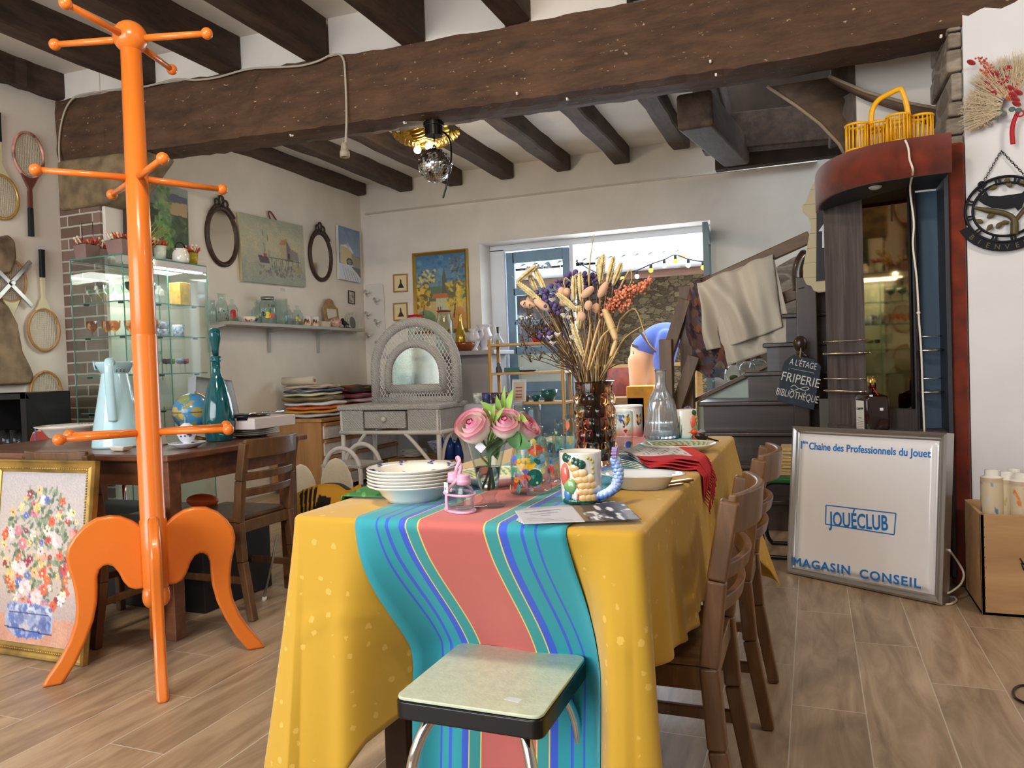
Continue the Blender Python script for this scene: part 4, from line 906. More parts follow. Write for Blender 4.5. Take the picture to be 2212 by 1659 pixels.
for k in range(6):
 a = -2.95+.13*k-1.75+.55; h = .05+.03*math.sin(k*1.9); q = .0435
 vs = []
 for i in range(7):
  s = i/6; b_ = a+.05*math.sin(s*4+k); w = .06*(1-s)*.9+.004; vs += [(q*math.cos(b_-w), q*math.sin(b_-w), .006+h*s), ((q+.003)*math.cos(b_), (q+.003)*math.sin(b_), .006+h*s), (q*math.cos(b_+w), q*math.sin(b_+w), .006+h*s)]
 mb.add(vs, [(i*3+j, i*3+j+1, i*3+j+4, i*3+j+3) for i in range(6) for j in range(2)], 0, True)
part(m2, 'weed_relief', mb, WEED, W=False)
# ---- white oval dish with ears
dc = Vector((-.375, 1.752, TC)); t = thing('oval_baking_dish', 'white glazed oval baking dish with a pointed ear on the yellow cloth', 'dish', dc)
def ovl(r, z, ear=0):
 out = []
 for i in range(56):
  a = 2*math.pi*i/56; e = ear*math.exp(-((math.sin(a/2-0)*2.6)**2))+ear*math.exp(-((math.cos(a/2)*2.6)**2)); out.append(dc+Vector(((r*1.12+e)*math.cos(a), (r*.92)*math.sin(a), z)))
 return out
rings = [ovl(.001, .003), ovl(.050, .0), ovl(.053, .002), ovl(.066, .026), ovl(.073, .031, .017), ovl(.075, .033, .018), ovl(.073, .0345, .017), ovl(.064, .029), ovl(.050, .007), ovl(.001, .006)]
mb = MB(); vs = [p for r in rings for p in r]; mb.add(vs, [(j*56+i, j*56+(i+1) % 56, (j+1)*56+(i+1) % 56, (j+1)*56+i) for j in range(len(rings)-1) for i in range(56)], 0, True)
part(t, 'dish_body', mb, mat('milk white glass', (232, 238, 244), .14, coat=.5))
GOLD = mat('gold plated steel', (206, 176, 110), .2, 1.0)
a, b_ = P(1400, 1050, Z=TC+.004), P(1494, 1036, Z=TC+.004)
solo('table_knife', 'gold handled table knife sticking out from under the white oval dish', 'knife', MB().bar(a, b_, .013, .005, w2=.017, d2=.007), GOLD, bevel=.002)
a, b_ = P(1400, 1056, Z=TC+.003), P(1474, 1045, Z=TC+.003)
solo('table_fork', 'slim gold fork handle beside the knife under the white dish', 'fork', MB().bar(a, b_, .006, .003, w2=.010, d2=.004), GOLD, bevel=.001)
# ---- leaflets
LEA = vcol('printed leaflet', .45)
for k in range(4):
 g = random.Random(k); A = Art(70, 24, (206, 206, 216))
 A.rect(.52, 0, 1, 1, (60, 56, 60)); A.poly([(.52, 0), (.60, 0), (.56, 1), (.52, 1)], (120, 104, 84))
 for q in range(26): A.ell(g.uniform(.6, 1), g.uniform(0, 1), g.uniform(.01, .06), g.uniform(.02, .2), g.choice([(220, 220, 226), (240, 240, 245), (30, 26, 30), (110, 104, 110)]))
 A.line(.08, .22, .40, .16, .022, (120, 124, 150)); A.line(.12, .38, .36, .34, .016, (140, 140, 162)); A.line(.2, .5, .28, .49, .012, (140, 140, 162))
 for q in range(4): A.line(.06, .62+.09*q, .44, .60+.09*q, .006, (170, 170, 184))
 c0 = [P(1112+6*k, 1108-3*k, Z=T+.001), P(1345-9*k, 1089-2*k, Z=T+.001), P(1386-10*k, 1127-3*k, Z=T+.001), P(1130-5*k, 1137-4*k, Z=T+.001)]
 z = T+.0012+.0022*(3-k)*.6
 def fn(u, v, c0=c0, z=z, k=k):
  p = (c0[0]*(1-u)+c0[1]*u)*(1-v)+(c0[3]*(1-u)+c0[2]*u)*v; return (p.x, p.y, z+.003*max(0, u-.75)*k)
 t = solo('leaflet', ['top printed leaflet of the fanned pile at the table edge', 'second printed leaflet of the fanned pile, just under the top one', 'third printed leaflet of the fanned pile', 'lowest printed leaflet of the fanned pile'][k], 'leaflet', A.mesh(fn), LEA, 'leaflets fanned on the yellow table', solid=.0006)
# ---- fringed napkins
NAP = vcol('woven napkin', .85, bump=.1, bs=300)
def napkin(k):
 A = Art(72, 40, (212, 206, 204))
 for q in range(9): A.line(.12+.075*q, .05, .15+.075*q, .62, .008, (50, 44, 50))
 A.rect(.80, 0, .98, 1, (206, 48, 46)); A.rect(0, .72, .98, 1, (186, 34, 44)); A.rect(.98, 0, 1, 1, (180, 30, 44))
 A.ell(.55, .64, .06, .05, (110, 130, 84)); A.ell(.64, .66, .05, .05, (196, 170, 120)); A.noise(.12)
 c = [P(1338+5*k, 982+2*k, Z=TC), P(1482+5*k, 976+2*k, Z=TC), P(1550+2*k, 1014+2*k, Z=TC), P(1392+4*k, 1010+2.5*k, Z=TC)]
 dz = .0045*(4-k)+.004
 def fn(u, v):
  p = (c[0]*(1-u)+c[1]*u)*(1-v)+(c[3]*(1-u)+c[2]*u)*v; z = TC+dz+.004*math.sin(u*9+k)*math.sin(v*5)
  if p.x > TX1-.02: e = p.x-(TX1-.02); p.x = TX1-.02+min(e, .026+.002*(4-k)); z -= max(0, e-.012)*1.5
  return (p.x, p.y, z)
 mb = A.mesh(fn)
 return mb, fn
FRG = mat('red fringe', (178, 34, 46), .8)
for k in range(4):
 mb, fn = napkin(k); t = thing('napkin', ['topmost striped napkin with red fringe in the folded pile', 'second striped napkin with red fringe in the folded pile', 'third striped napkin with red fringe in the folded pile', 'lowest striped napkin with red fringe in the folded pile'][k], 'napkin', Vector(fn(.5, .5)), 'fringed napkins in a pile')
 part(t, 'cloth', mb, NAP, solid=.002)
 fm = MB(); g = random.Random(k)
 for i in range(34):
  v = i/33; a = Vector(fn(1, v)); fm.tube([a, a+Vector((.010+.003*g.random(), -.004*g.random(), -.012)), a+Vector((.012+.004*g.random(), -.006*g.random(), -.028-.010*g.random()))], .0011, 4)
 part(t, 'fringe', fm, FRG, kind='stuff')
for k in range(4):
 a, b_ = P(1330+4*k, 990+5*k, Z=TC+.006), P(1382+4*k, 1002+4*k, Z=TC+.010)
 solo('dessert_fork', ['gold fork highest up the red fringed napkins', 'gold fork second from the top along the fringed napkins', 'gold fork third along the edge of the fringed napkins', 'gold fork nearest the fish mug beside the fringed napkins'][k], 'fork', MB().bar(a, b_, .004, .002, w2=.007, d2=.002).sphere(a, .006, 10, 6, sc=(1.6, 1, .4)), GOLD, 'gold forks beside the napkins', bevel=.0008)
# ---- plaid bordered platters
def plaid_plate(c, rx, ry, label, name):
 A = Art(120, 26, (238, 236, 226))     # u: round, v: 0 centre .. 1 rim
 A.rect(0, .62, 1, .93, (110, 166, 168))
 for q in range(30): A.line(q/30, .62, (q+1.6)/30, .93, .012, (228, 222, 150)); A.line((q+1.6)/30, .62, q/30, .93, .006, (228, 222, 150))
 A.rect(0, .93, 1, 1, (240, 238, 230))
 prof = lambda v: (v*.62/.6, .004) if v < .6 else (.62+(v-.6)/.4*.38, .004+.022*((v-.6)/.4)**.8)
 def fn(u, v):
  r, z = prof(v); a = 2*math.pi*u; return (c.x+rx*r*math.cos(a), c.y+ry*r*math.sin(a), c.z+z+.003)
 t = thing(name, label, 'plate', c); part(t, 'plate_face', A.mesh(fn), vcol('plaid glaze', .12, coat=.4))
 mb = MB(); mb.lathe([(0, 0), (rx*.55, 0), (rx*.62, .003), (rx*.98, .024), (rx*1.0, .0295), (rx*.985, .0295)], c, 56, wob=None)
 if ry != rx: mb.v = [(x, c.y+(y-c.y)*ry/rx, z) for x, y, z in mb.v]
 part(t, 'underside', mb, CER); return t
plaid_plate(Vector((-.405, 2.45, TC)), .122, .10, 'oval white platter with teal plaid border behind the napkins', 'platter')
plaid_plate(Vector((-.735, 1.735, T)), .112, .112, 'round plate with teal plaid border half hidden behind the soup plates', 'dinner_plate')
# ---- cut glass decanter
cg = Vector((-.527, 2.85, T)); t = thing('decanter', 'cut glass decanter with a tall neck at the far end of the yellow table', 'decanter', cg)
GL = mat('cut crystal', (232, 236, 238), .10, trans=.82, ior=1.35, coat=.5)
part(t, 'glass_body', MB().lathe([(0, .004), (.055, .0), (.066, .004), (.068, .02), (.062, .06), (.054, .11), (.0485, .137), (.047, .141), (.034, .165), (.0225, .186), (.019, .205), (.0185, .235), (.0195, .248), (.024, .256), (.0225, .257), (.016, .247), (.0155, .205), (.020, .186), (.043, .139), (.058, .06), (.06, .014), (0, .012)], cg, 96, wob=lambda g, z: 1+(.018*math.sin(g*22+9*math.sin(z*60))*(z < .135)+.025*math.sin(g*12)*(.14 < z < .2))), GL)
# ---- fruit canister
ca = Vector((-.668, 2.92, T)); t = thing('storage_canister', 'white cylindrical canister with painted oranges behind the decanter', 'canister', ca)
A = Art(120, 40, (234, 232, 222)); A.grad((234, 232, 222), (206, 92, 84), .62, 1.0)
for q in range(6):
 x = .09+q*.165
 for dx, dy in ((-.02, -.10), (.02, .09), (.024, -.11), (-.022, .10)): A.ell(x+dx, .42+dy, .012, .10, (30, 34, 60), dx*20)
 A.ell(x, .42, .024, .13, (224, 160, 70)); A.ell(x+.002, .42, .014, .08, (240, 200, 130))
part(t, 'canister_body', A.mesh(lambda u, v: (ca.x+.053*math.cos(2*math.pi*u), ca.y+.053*math.sin(2*math.pi*u), ca.z+.115*(1-v))), vcol('canister glaze', .15, coat=.4))
part(t, 'base', MB().lathe([(0, .0), (.053, 0), (.0535, .004)], ca, 40), CER)
part(t, 'rim', MB().lathe([(.0535, .112), (.056, .114), (.055, .12), (0, .12)], ca, 40), CER)
# ---- green cloth tucked at the left edge
A = Art(40, 40, (58, 118, 62)); A.dab(0, 0, 1, 1, 70, .05, [(36, 84, 44), (80, 150, 76), (104, 168, 90)], seed=3); A.poly([(.2, .5), (.5, .45), (.55, 1), (.3, 1)], (226, 110, 40)); A.poly([(.5, .5), (.62, .5), (.7, 1), (.55, 1)], (240, 190, 60)); A.poly([(.3, .75), (.55, .7), (.6, 1), (.3, 1)], (210, 222, 240)); A.rect(.82, 0, 1, .5, (70, 90, 180))
c4 = [P(800, 1028, Z=TC+.004), P(845, 1003, Z=TC+.004), P(790, 1050, Z=TC+.004), P(780, 1040, Z=TC)]
def fn(u, v):
 a = P(792, 1075, Z=TC+.004); b_ = P(850, 1004, Z=TC+.004); p = a*(1-u)+b_*u; d = v*.16
 x = p.x+.05-d; z = TC+.006+.012*math.sin(u*7)*(1-v)
 if x < TX0-.008: e = TX0-.008-x; x = TX0-.008-.15*e-.012*math.sin(u*9)*v; z -= e
 return (x, p.y, z)
solo('tea_towel', 'bright green printed cloth hanging over the left edge of the yellow table', 'cloth', A.mesh(fn), vcol('printed cotton', .85), solid=.002)
rl = [P(842, 1012, Z=TC+.0135), P(884, 1007, Z=TC+.0135)]
solo('rolled_napkin', 'rolled white and blue napkin behind the stack of soup plates', 'napkin', MB().cyl(rl[0], rl[1], .013, n=16), mat('blue white print', (150, 158, 206), .8, var=.4, vs=90))
# ================================================================== AMBER VASE AND DRIED BOUQUET
ac = Vector((-.578, 2.10, T)); t = thing('amber_vase', 'amber bubble glass cylinder vase holding the dried bouquet', 'vase', ac)
AMB = glass('amber glass', (242, 196, 150), 1.42, .0); HV = .238
def amb(g, z):
 k = z/HV
 if k > .86: return 1-.09
 rows = 6; s = k/.86*rows; b1 = abs(math.sin(math.pi*s)); off = (int(s) % 2)*math.pi/12; b2 = .5+.5*math.cos(12*(g+off)); return .88+.17*b1**.7*(.45+.55*b2)
zs = [HV*k/90 for k in range(91)]
part(t, 'glass_body', MB().lathe([(0, .0), (.05, .0)]+[(.0585, z+.0005) for z in zs]+[(.047, HV), (.046, HV-.02), (.046, .016), (0, .014)], ac, 96, wob=lambda g, z: amb(g, z) if z > .0003 and z < HV else 1.0), AMB)
bq = thing('dried_bouquet', 'tall dried bouquet of wheat ears, bunny tails, purple statice and husks in the amber vase', 'bouquet', ac+Vector((0, 0, .1)))
STW = mat('straw', (176, 146, 98), .7, var=.2, vs=30); STB = mat('brown stalk', (84, 62, 44), .75); WHT = mat('wheat ear', (196, 178, 128), .75, var=.15, vs=80); BUN = mat('bunny tail', (206, 164, 132), .95, sheen=.5); PUR = mat('purple statice', (82, 68, 112), .8, var=.3, vs=90); WHF2 = mat('white everlasting', (226, 220, 212), .9); AMA = mat('apricot amaranth', (206, 128, 96), .9, var=.2, vs=60); HUSK = mat('corn husk', (196, 166, 118), .75, var=.15, vs=14, stretch=(1, 1, .2)); SEED = mat('grey seed haze', (120, 98, 86), .95)
g = random.Random(21)
def foot(k): a = k*2.4; r = .030*math.sqrt((k % 17)/17); return ac+Vector((r*math.cos(a), r*math.sin(a), .03))
def mouth(tp, k):
 d = tp-ac; h = Vector((d.x, d.y, 0)); L = min(.036, h.length*.3); q = ac+Vector((0, 0, HV)); return q+(h.normalized()*L if h.length > 1e-4 else h)+Vector((.012*math.cos(k*1.7), .012*math.sin(k*1.7), 0))
def stem(tp, k, r=.0013, m=STW, nm='stem'): part(bq, nm, MB().tube(smooth([foot(k), mouth(tp, k), (mouth(tp, k)+tp)/2+Vector((0, 0, .012)), tp], 5), r, 5), m)
kk = 0
def tip(px, py, dy): return P(px, py, Y=2.09+dy)
for px, py, qx, qy, dy in [(1158, 575, 1118, 608, -.04), (1154, 578, 1178, 628, -.03), (1140, 583, 1163, 640, -.02), (1118, 610, 1168, 650, -.05), (1240, 598, 1240, 648, -.06), (1253, 590, 1256, 650, -.07), (1204, 634, 1245, 670, -.08), (1304, 552, 1296, 612, -.02), (1297, 556, 1292, 600, 0), (1326, 556, 1312, 612, -.03), (1342, 570, 1324, 615, -.04), (1236, 700, 1260, 770, -.09), (1252, 662, 1250, 710, -.07)]:
 a, b_ = tip(qx, qy, dy), tip(px, py, dy); kk += 1; stem(a, kk)
 mb = MB(); d = (b_-a); n = 11; s0 = d.cross(Vector((0, 1, 0))).normalized()
 for i in range(n):
  for s in (-1, 1, -2, 2): tp_ = .55+.45*math.sin(math.pi*min(1, (i+1.2)/(n+1.2))); s1 = s0 if abs(s) == 1 else s0.cross(d).normalized(); sg_ = s/abs(s); c = a+d*((i+.25*(s+2))/n)+s1*sg_*.0045*tp_; mb.sphere(c, .0044*tp_, 8, 6, sc=(.85, .85, 1.9), rot=(d.normalized()+s1*sg_*.45).to_track_quat('Z', 'Y').to_matrix())
 for i in range(6): mb.tube([a+d*(.4+.1*i), a+d*(.8+.1*i)+s0*g.uniform(-.012, .012)], .0004, 3)
 part(bq, 'wheat_ear', mb, WHT)
for px, py, qx, qy, dy in [(1127, 655, 1155, 660, -.03), (1140, 645, 1152, 652, -.02), (1157, 650, 1185, 668, -.05), (1280, 622, 1259, 640, -.08), (1310, 612, 1295, 640, -.07), (1212, 622, 1216, 640, -.05), (1224, 624, 1225, 640, -.05), (1212, 655, 1225, 650, -.05), (1272, 655, 1270, 665, -.09), (1256, 682, 1257, 684, -.09), (1288, 663, 1288, 668, -.06), (1298, 600, 1300, 612, .02)]:
 a, b_ = tip(qx, qy, dy), tip(px, py, dy); kk += 1; stem(a, kk); d = b_-a; L = max(d.length, .022)
 part(bq, 'bunny_tail', MB().sphere((a+b_)/2, .0115, 12, 10, sc=(1, 1, L/.0115*.62), rot=d.to_track_quat('Z', 'Y').to_matrix()), BUN)
for px, py, dy, n in [(1175, 638, -.04, 16), (1205, 630, -.03, 16), (1225, 615, 0, 16), (1270, 608, -.01, 26), (1255, 612, 0, 18), (1198, 662, -.05, 12), (1178, 722, -.05, 14), (1335, 613, 0, 12), (1243, 600, .02, 12)]:
 c = tip(px, py, dy); kk += 1; stem(c, kk, .0016, STB); mb = MB()
 for i in range(n): mb.sphere(c+Vector((g.gauss(0, .014), g.gauss(0, .010), g.gauss(0, .010))), g.uniform(.004, .008), 7, 5)
 part(bq, 'statice_flower', mb, PUR)
for px, py, dy in [(1193, 652, -.06), (1218, 686, -.08), (1228, 690, -.07), (1188, 733, -.07), (1205, 727, -.08), (1237, 733, -.09), (1195, 745, -.07), (1228, 672, -.05), (1322, 608, 0)]:
 c = tip(px, py, dy); kk += 1; stem(c, kk, .0012, STB); mb = MB()
 for i in range(16): a = i*2.4; d = Vector((math.cos(a)*.8, math.sin(a)*.8, .5+.5*g.random())); mb.bar(c, c+d*.012, .003, .0012)
 part(bq, 'everlasting_flower', mb, WHF2)
for i in range(26):     # brown sea lavender sprays
 c = tip(g.uniform(1135, 1215), g.uniform(665, 790) if i % 2 else g.uniform(690, 730), g.uniform(-.07, .05)); kk += 1; stem(c, kk, .0012, STB); mb = MB()
 for q in range(10): d = Vector((g.uniform(-1, .6), g.uniform(-.6, .6), g.uniform(-.1, .9))); e = c+d*.030; mb.tube([c-Vector((0, 0, .012)), e], .0007, 3); mb.sphere(e, .0026, 6, 4)
 part(bq, 'dry_spray', mb, STB)
for i in range(46):
 c = tip(g.uniform(1180, 1345), g.uniform(640, 790), g.uniform(-.05, .08)); kk += 1; stem(c, kk, .0015, STW if i % 3 else STB)
mb = MB()
for i in range(380): c = tip(g.gauss(1270, 32), g.gauss(668, 34), g.uniform(-.05, .05)); mb.sphere(c, g.uniform(.0015, .004), 5, 4)
part(bq, 'seed_haze', mb, SEED, kind='stuff')
for pts, w in (([(1305, 668), (1318, 700), (1330, 735)], .0125), ([(1330, 735), (1325, 752), (1319, 770)], .008), ([(1268, 800), (1280, 745), (1296, 690)], .0048), ([(1273, 800), (1300, 728), (1330, 705)], .0045), ([(1258, 790), (1270, 740), (1275, 700)], .004)):
 q = [tip(x, y, -.09) for x, y in pts]; q = smooth(q, 4); mb = MB(); n = len(q); vs = []
 for i, p in enumerate(q): s = w*(.55+.45*math.sin(math.pi*(i+.5)/n)); vs += [p+Vector((-s*.9, .004, 0)), p+Vector((0, -.004, 0)), p+Vector((s*.9, .003, 0))]
 mb.add(vs, [(i*3+j, i*3+j+1, i*3+j+4, i*3+j+3) for i in range(n-1) for j in range(2)], 0, True); part(bq, 'husk_leaf', mb, HUSK, solid=.0008)
for pts in ([(1272, 600), (1275, 560), (1283, 505)], [(1320, 660), (1350, 600), (1362, 583), (1364, 605), (1356, 622)], [(1340, 690), (1372, 668), (1398, 735), (1420, 760)], [(1218, 612), (1222, 600), (1236, 612)], [(1322, 780), (1350, 730), (1395, 700)], [(1310, 790), (1330, 760), (1350, 725)]):
 q = smooth([tip(x, y, -.03) for x, y in pts], 5); n = len(q); part(bq, 'grass_blade', MB().tube([mouth(q[0], 3)]+q, [.002]+[.0032*(1-i/n*.8) for i in range(n)], 5), STW)
mb = MB(); am = smooth([tip(x, y, -.05) for x, y in [(1312, 668), (1335, 645), (1360, 625), (1385, 622), (1402, 605)]], 6)
for i, p in enumerate(am):
 r = .016*(1-.6*i/len(am)); 
 for q in range(14): mb.sphere(p+Vector((g.gauss(0, r*.6), g.gauss(0, r*.6), g.gauss(0, r*.6))), g.uniform(.0025, .0048), 6, 5)
for p in smooth([tip(x, y, -.04) for x, y in [(1340, 668), (1352, 655), (1358, 640)]], 4):
 for q in range(8): mb.sphere(p+Vector((g.gauss(0, .006), g.gauss(0, .006), g.gauss(0, .006))), .0035, 6, 5)
part(bq, 'amaranth_spike', mb, AMA); stem(am[0], 5, .002)
# ================================================================== LEFT: RACKETS ON THE WALL
STR = mat('racket string', (206, 196, 172), .5); GRIP = mat('black leather grip', (26, 28, 36), .6); BRG = wood('brown grip', (86, 50, 36), (120, 76, 54), 'Z', 30)
def racket(hx, hy, ex, ey, c_head, c_throat, c_grip, label, press=False, cut=None, hw=.112, hh=.142):
 xw = XL+.022; c = P(hx, hy, X=xw); e = P(ex, ey, X=xw); up = (c-e).normalized(); t = thing('tennis_racket', label, 'racket', c, 'old rackets on the left wall')
 r = up.cross(Vector((1, 0, 0))); fr = Fr(c, r, up)
 if fr.n.x < 0: fr = Fr(c, -r, up)
 n = 48; ring = [fr(hw*math.cos(2*math.pi*i/n), hh*math.sin(2*math.pi*i/n), 0) for i in range(n)]
 part(t, 'head_frame', MB().tube(ring, .0095, 8, closed=True, up=tuple(fr.n)), c_head)
 mb = MB()
 for i in range(-8, 9):
  x = i*hw/9; y = hh*math.sqrt(1-(x/hw)**2); mb.tube([fr(x, -y, .001), fr(x, y, .001)], .0014, 4, cap=False)
 for i in range(-10, 11):
  y = i*hh/11; x = hw*math.sqrt(1-(y/hh)**2); mb.tube([fr(-x, y, -.001), fr(x, y, -.001)], .0014, 4, cap=False)
 part(t, 'strings', mb, STR, kind='stuff')
 L = .545
 mb = MB().prism([(-.062, -hh*.86), (-.012, -hh-.075), (-.012, -hh-.10), (.012, -hh-.10), (.012, -hh-.075), (.062, -hh*.86), (.04, -hh*.95), (0, -hh*1.03), (-.04, -hh*.95)], -.008, .016, fr)
 mb.prism([(-.0135, -hh-.09), (.0135, -hh-.09), (.015, -L+.19), (-.015, -L+.19)], -.009, .018, fr); part(t, 'throat', mb, c_throat, bevel=.003)
 mb = MB().prism([(-.015, -L+.19), (.015, -L+.19), (.0165, -L+.01), (.019, -L), (-.019, -L), (-.0165, -L+.01)], -.012, .024, fr); part(t, 'grip', mb, c_grip, bevel=.004)
 if press:
  mb = MB()
  for a, b_ in (((-.15, .12), (.13, -.17)), ((.14, .13), (-.13, -.15))): mb.bar(fr(*a, .022), fr(*b_, .022), .03, .012, tuple(fr.n))
  mb.cyl(fr(0, -.02, .02), fr(0, -.02, .04), .016); part(t, 'press', mb, mat('silver press', (168, 166, 166), .35, .8), bevel=.003, label='silver cross shaped racket press')
 return t
CRM = mat('cream racket lacquer', (216, 206, 168), .35); WRD = wood('light racket wood', (158, 112, 60), (196, 150, 92), 'Z', 24, .35); GLD = mat('gold racket frame', (186, 148, 70), .3, .4)
REDW = mat('red and white frame', (176, 120, 110), .35, var=.5, vs=14)
racket(3, 425, -6, 235, GLD, CRM, GRIP, 'gold framed racket hung head down at the left picture edge')
racket(62, 335, 68, 521, REDW, mat('dark red shaft', (110, 60, 52), .4), GRIP, 'slim racket with red edged frame, highest on the left wall', hw=.105, hh=.15)
racket(20, 605, 34, 770, WRD, CRM, BRG, 'wooden racket clamped in a silver cross press', press=True)
racket(95, 712, 90, 546, WRD, CRM, GRIP, 'cream and wood racket with black grip pointing up beside the bricks')
racket(100, 848, 108, 1010, WRD, WRD, BRG, 'plain wooden racket low on the wall behind the black box')
g = random.Random(8)
for pts, nm in (([(-25, 520), (8, 508), (26, 522), (27, 560), (18, 590), (-25, 600)], 'trim_18'), ([(-30, 640), (10, 660), (30, 700), (42, 760), (58, 792), (66, 812), (60, 830), (-30, 834)], 'trim_19')):
 q = [P(x, y, X=XL) for x, y in pts]; k = len(q); d = .07
 mb = MB(); mb.add([(XL-.01, p.y, p.z) for p in q]+[(XL+d*g.uniform(.6, 1), p.y*.995+.01, p.z) for p in q], [tuple(range(k, 2*k))]+[(i, (i+1) % k, k+(i+1) % k, k+i) for i in range(k)])
 struct(nm, mb, mat('fireplace stone', (128, 110, 88), .9, var=.3, vs=7, bump=.9, bs=18), bevel=.02)
t = thing('stove_box', 'black open fronted box standing against the left wall', 'box', (-4.66, 3.36, 0)); BKM = mat('black painted board', (26, 25, 26), .5)
x0, x1, y0, y1, z0, z1 = -4.85, -4.45, 3.22, 3.52, .60, .99
mb = MB().box(x0, x1, y1-.02, y1, z0, z1).box(x0, x0+.03, y0, y1, z0, z1).box(x1-.05, x1, y0, y1, z0, z1).box(x0, x1, y0, y1, z1-.04, z1).box(x0, x1, y0, y1, z0, z0+.03)
part(t, 'body', mb, BKM, bevel=.004); part(t, 'plinth', MB().box(x0+.02, x1-.02, y0+.03, y1-.02, 0, z0), BKM)
CRY = glass('cut crystal thin', (240, 244, 250), 1.5, thin=True)
for k, x in enumerate((-4.76, -4.66)):
 c = Vector((x, 3.30, z0+.03)); solo('crystal_tumbler', ['cut crystal tumbler at the left inside the black box', 'cut crystal tumbler with white sticker inside the black box'][k], 'glass', MB().lathe([(0, .004), (.033, 0), (.036, .05), (.040, .13), (.037, .13), (.033, .05), (.030, .014), (0, .012)], c, 40, wob=lambda g, z: 1+.03*math.sin(10*g)*(z < .08)), CRY, 'crystal tumblers in the black box')
# ================================================================== FLOWER PAINTING LEANING ON THE CHAIR
fx0, fx1 = -3.085, -2.515; c = Vector(((fx0+fx1)/2, 2.055, .372)); up = Vector((0, .095, .745)); Hh = up.length; fr = Fr(c, (1, 0, 0), up)
t = thing('flower_painting', 'large gold framed flower painting leaning on a chair on the floor', 'painting', (c.x, 2.02, 0)); GF = mat('old gold frame', (166, 136, 74), .35, .6, var=.2, vs=12)
prof = [(0, 0), (0, .022), (.006, .030), (.012, .024), (.022, .020), (.030, .026), (.036, .016), (.046, .012), (.050, .006), (.050, 0)]
part(t, 'frame', MB().frame(fx1-fx0, Hh, prof, fr), GF)
mb = MB(); Wf = fx1-fx0
for s in (-1, 1):
 for k in range(70): mb.sphere(fr(s*(Wf/2-.0325), (k/69-.5)*(Hh-.07), .027), .0042, 6, 4)
for s in (-1, 1):
 for k in range(54): mb.sphere(fr((k/53-.5)*(Wf-.07), s*(Hh/2-.0325), .027), .0042, 6, 4)
part(t, 'beading', mb, GF, kind='stuff')
A = Art(110, 150, (196, 184, 178)); A.grad((188, 182, 184), (208, 190, 176), 0, .55); A.grad((208, 190, 176), (184, 164, 160), .55, .86); A.poly([(0, .83), (.5, .86), (1, .84), (1, 1), (0, 1)], (206, 152, 130)); A.dab(0, .86, 1, 1, 30, .07, [(196, 142, 122), (214, 164, 140)], .5, 5)
gr = random.Random(5); grn = [(92, 116, 84), (70, 96, 72), (120, 140, 104), (140, 156, 128)]
def inb(): 
 while True:
  x, y = gr.uniform(.04, .98), gr.uniform(.07, .80)
  if ((x-.52)/.46)**2+((y-.47)/.37)**2 < 1: return x, y
for _ in range(420): x, y = inb(); A.ell(x, y, gr.uniform(.012, .04), gr.uniform(.006, .014), gr.choice(grn), gr.uniform(0, 3), .75)
for x in (.46, .53, .42, .62, .66, .34, .36, .7, .5): yy = gr.uniform(.02, .13); A.ell(x, yy+.06, .010, .03, gr.choice(grn), .1, .8); A.line(x, yy+.05, .5, .35, .006, (110, 128, 96), .6)
fl = [(208, 70, 70), (220, 110, 80), (232, 160, 172), (240, 226, 214), (244, 240, 232), (214, 130, 150), (92, 112, 190), (236, 190, 130), (150, 50, 80), (230, 96, 70), (238, 214, 150)]
for k in range(112):
 x, y = inb(); r = gr.uniform(.022, .052); cl = gr.choice(fl); n = gr.choice([5, 6, 8])
 for q in range(n): a = 2*math.pi*q/n+k; A.ell(x+r*.6*math.cos(a), y+r*.6*math.sin(a)/A.asp, r*.45, r*.30/A.asp, tuple(min(255, v*gr.uniform(.88, 1.1)) for v in cl), a, .9)
 A.ell(x, y, r*.22, r*.22/A.asp, gr.choice([(230, 200, 90), (120, 80, 60), (250, 240, 200)]))
for x, y, r in ((.36, .68, .075), (.50, .73, .07), (.30, .57, .06), (.70, .40, .06)):
 for q in range(7): a = q*.9; A.ell(x+r*.5*math.cos(a), y+r*.5*math.sin(a)/A.asp, r*.5, r*.42/A.asp, gr.choice([(240, 232, 224), (228, 216, 214), (216, 200, 205)]), a, .9)
 A.ell(x, y, r*.22, r*.2/A.asp, (214, 180, 170))
A.poly([(.20, .77), (.66, .77), (.71, .84), (.70, .92), (.62, .945), (.58, .965), (.28, .965), (.24, .945), (.16, .91), (.15, .84)], (172, 182, 206)); A.dab(.18, .78, .68, .82, 60, .022, [(96, 114, 172), (130, 144, 190), (214, 218, 230)], .7, 7); A.dab(.18, .84, .68, .92, 80, .035, [(108, 126, 180), (150, 162, 200), (206, 196, 196), (84, 104, 160)], .7, 8); A.dab(.26, .93, .6, .955, 40, .03, [(88, 112, 184), (170, 180, 210)], .8, 9)
A.line(.15, .915, .70, .935, .010, (40, 50, 90)); A.line(.20, .825, .66, .825, .008, (60, 70, 120)); A.poly([(0, .1), (0, .1), (0, .1)], (0, 0, 0)); A.noise(.10, k=1)
part(t, 'canvas', A.rectmesh(fr, Wf-.096, Hh-.096, .008), vcol('oil paint', .5, bump=.15, bs=260))
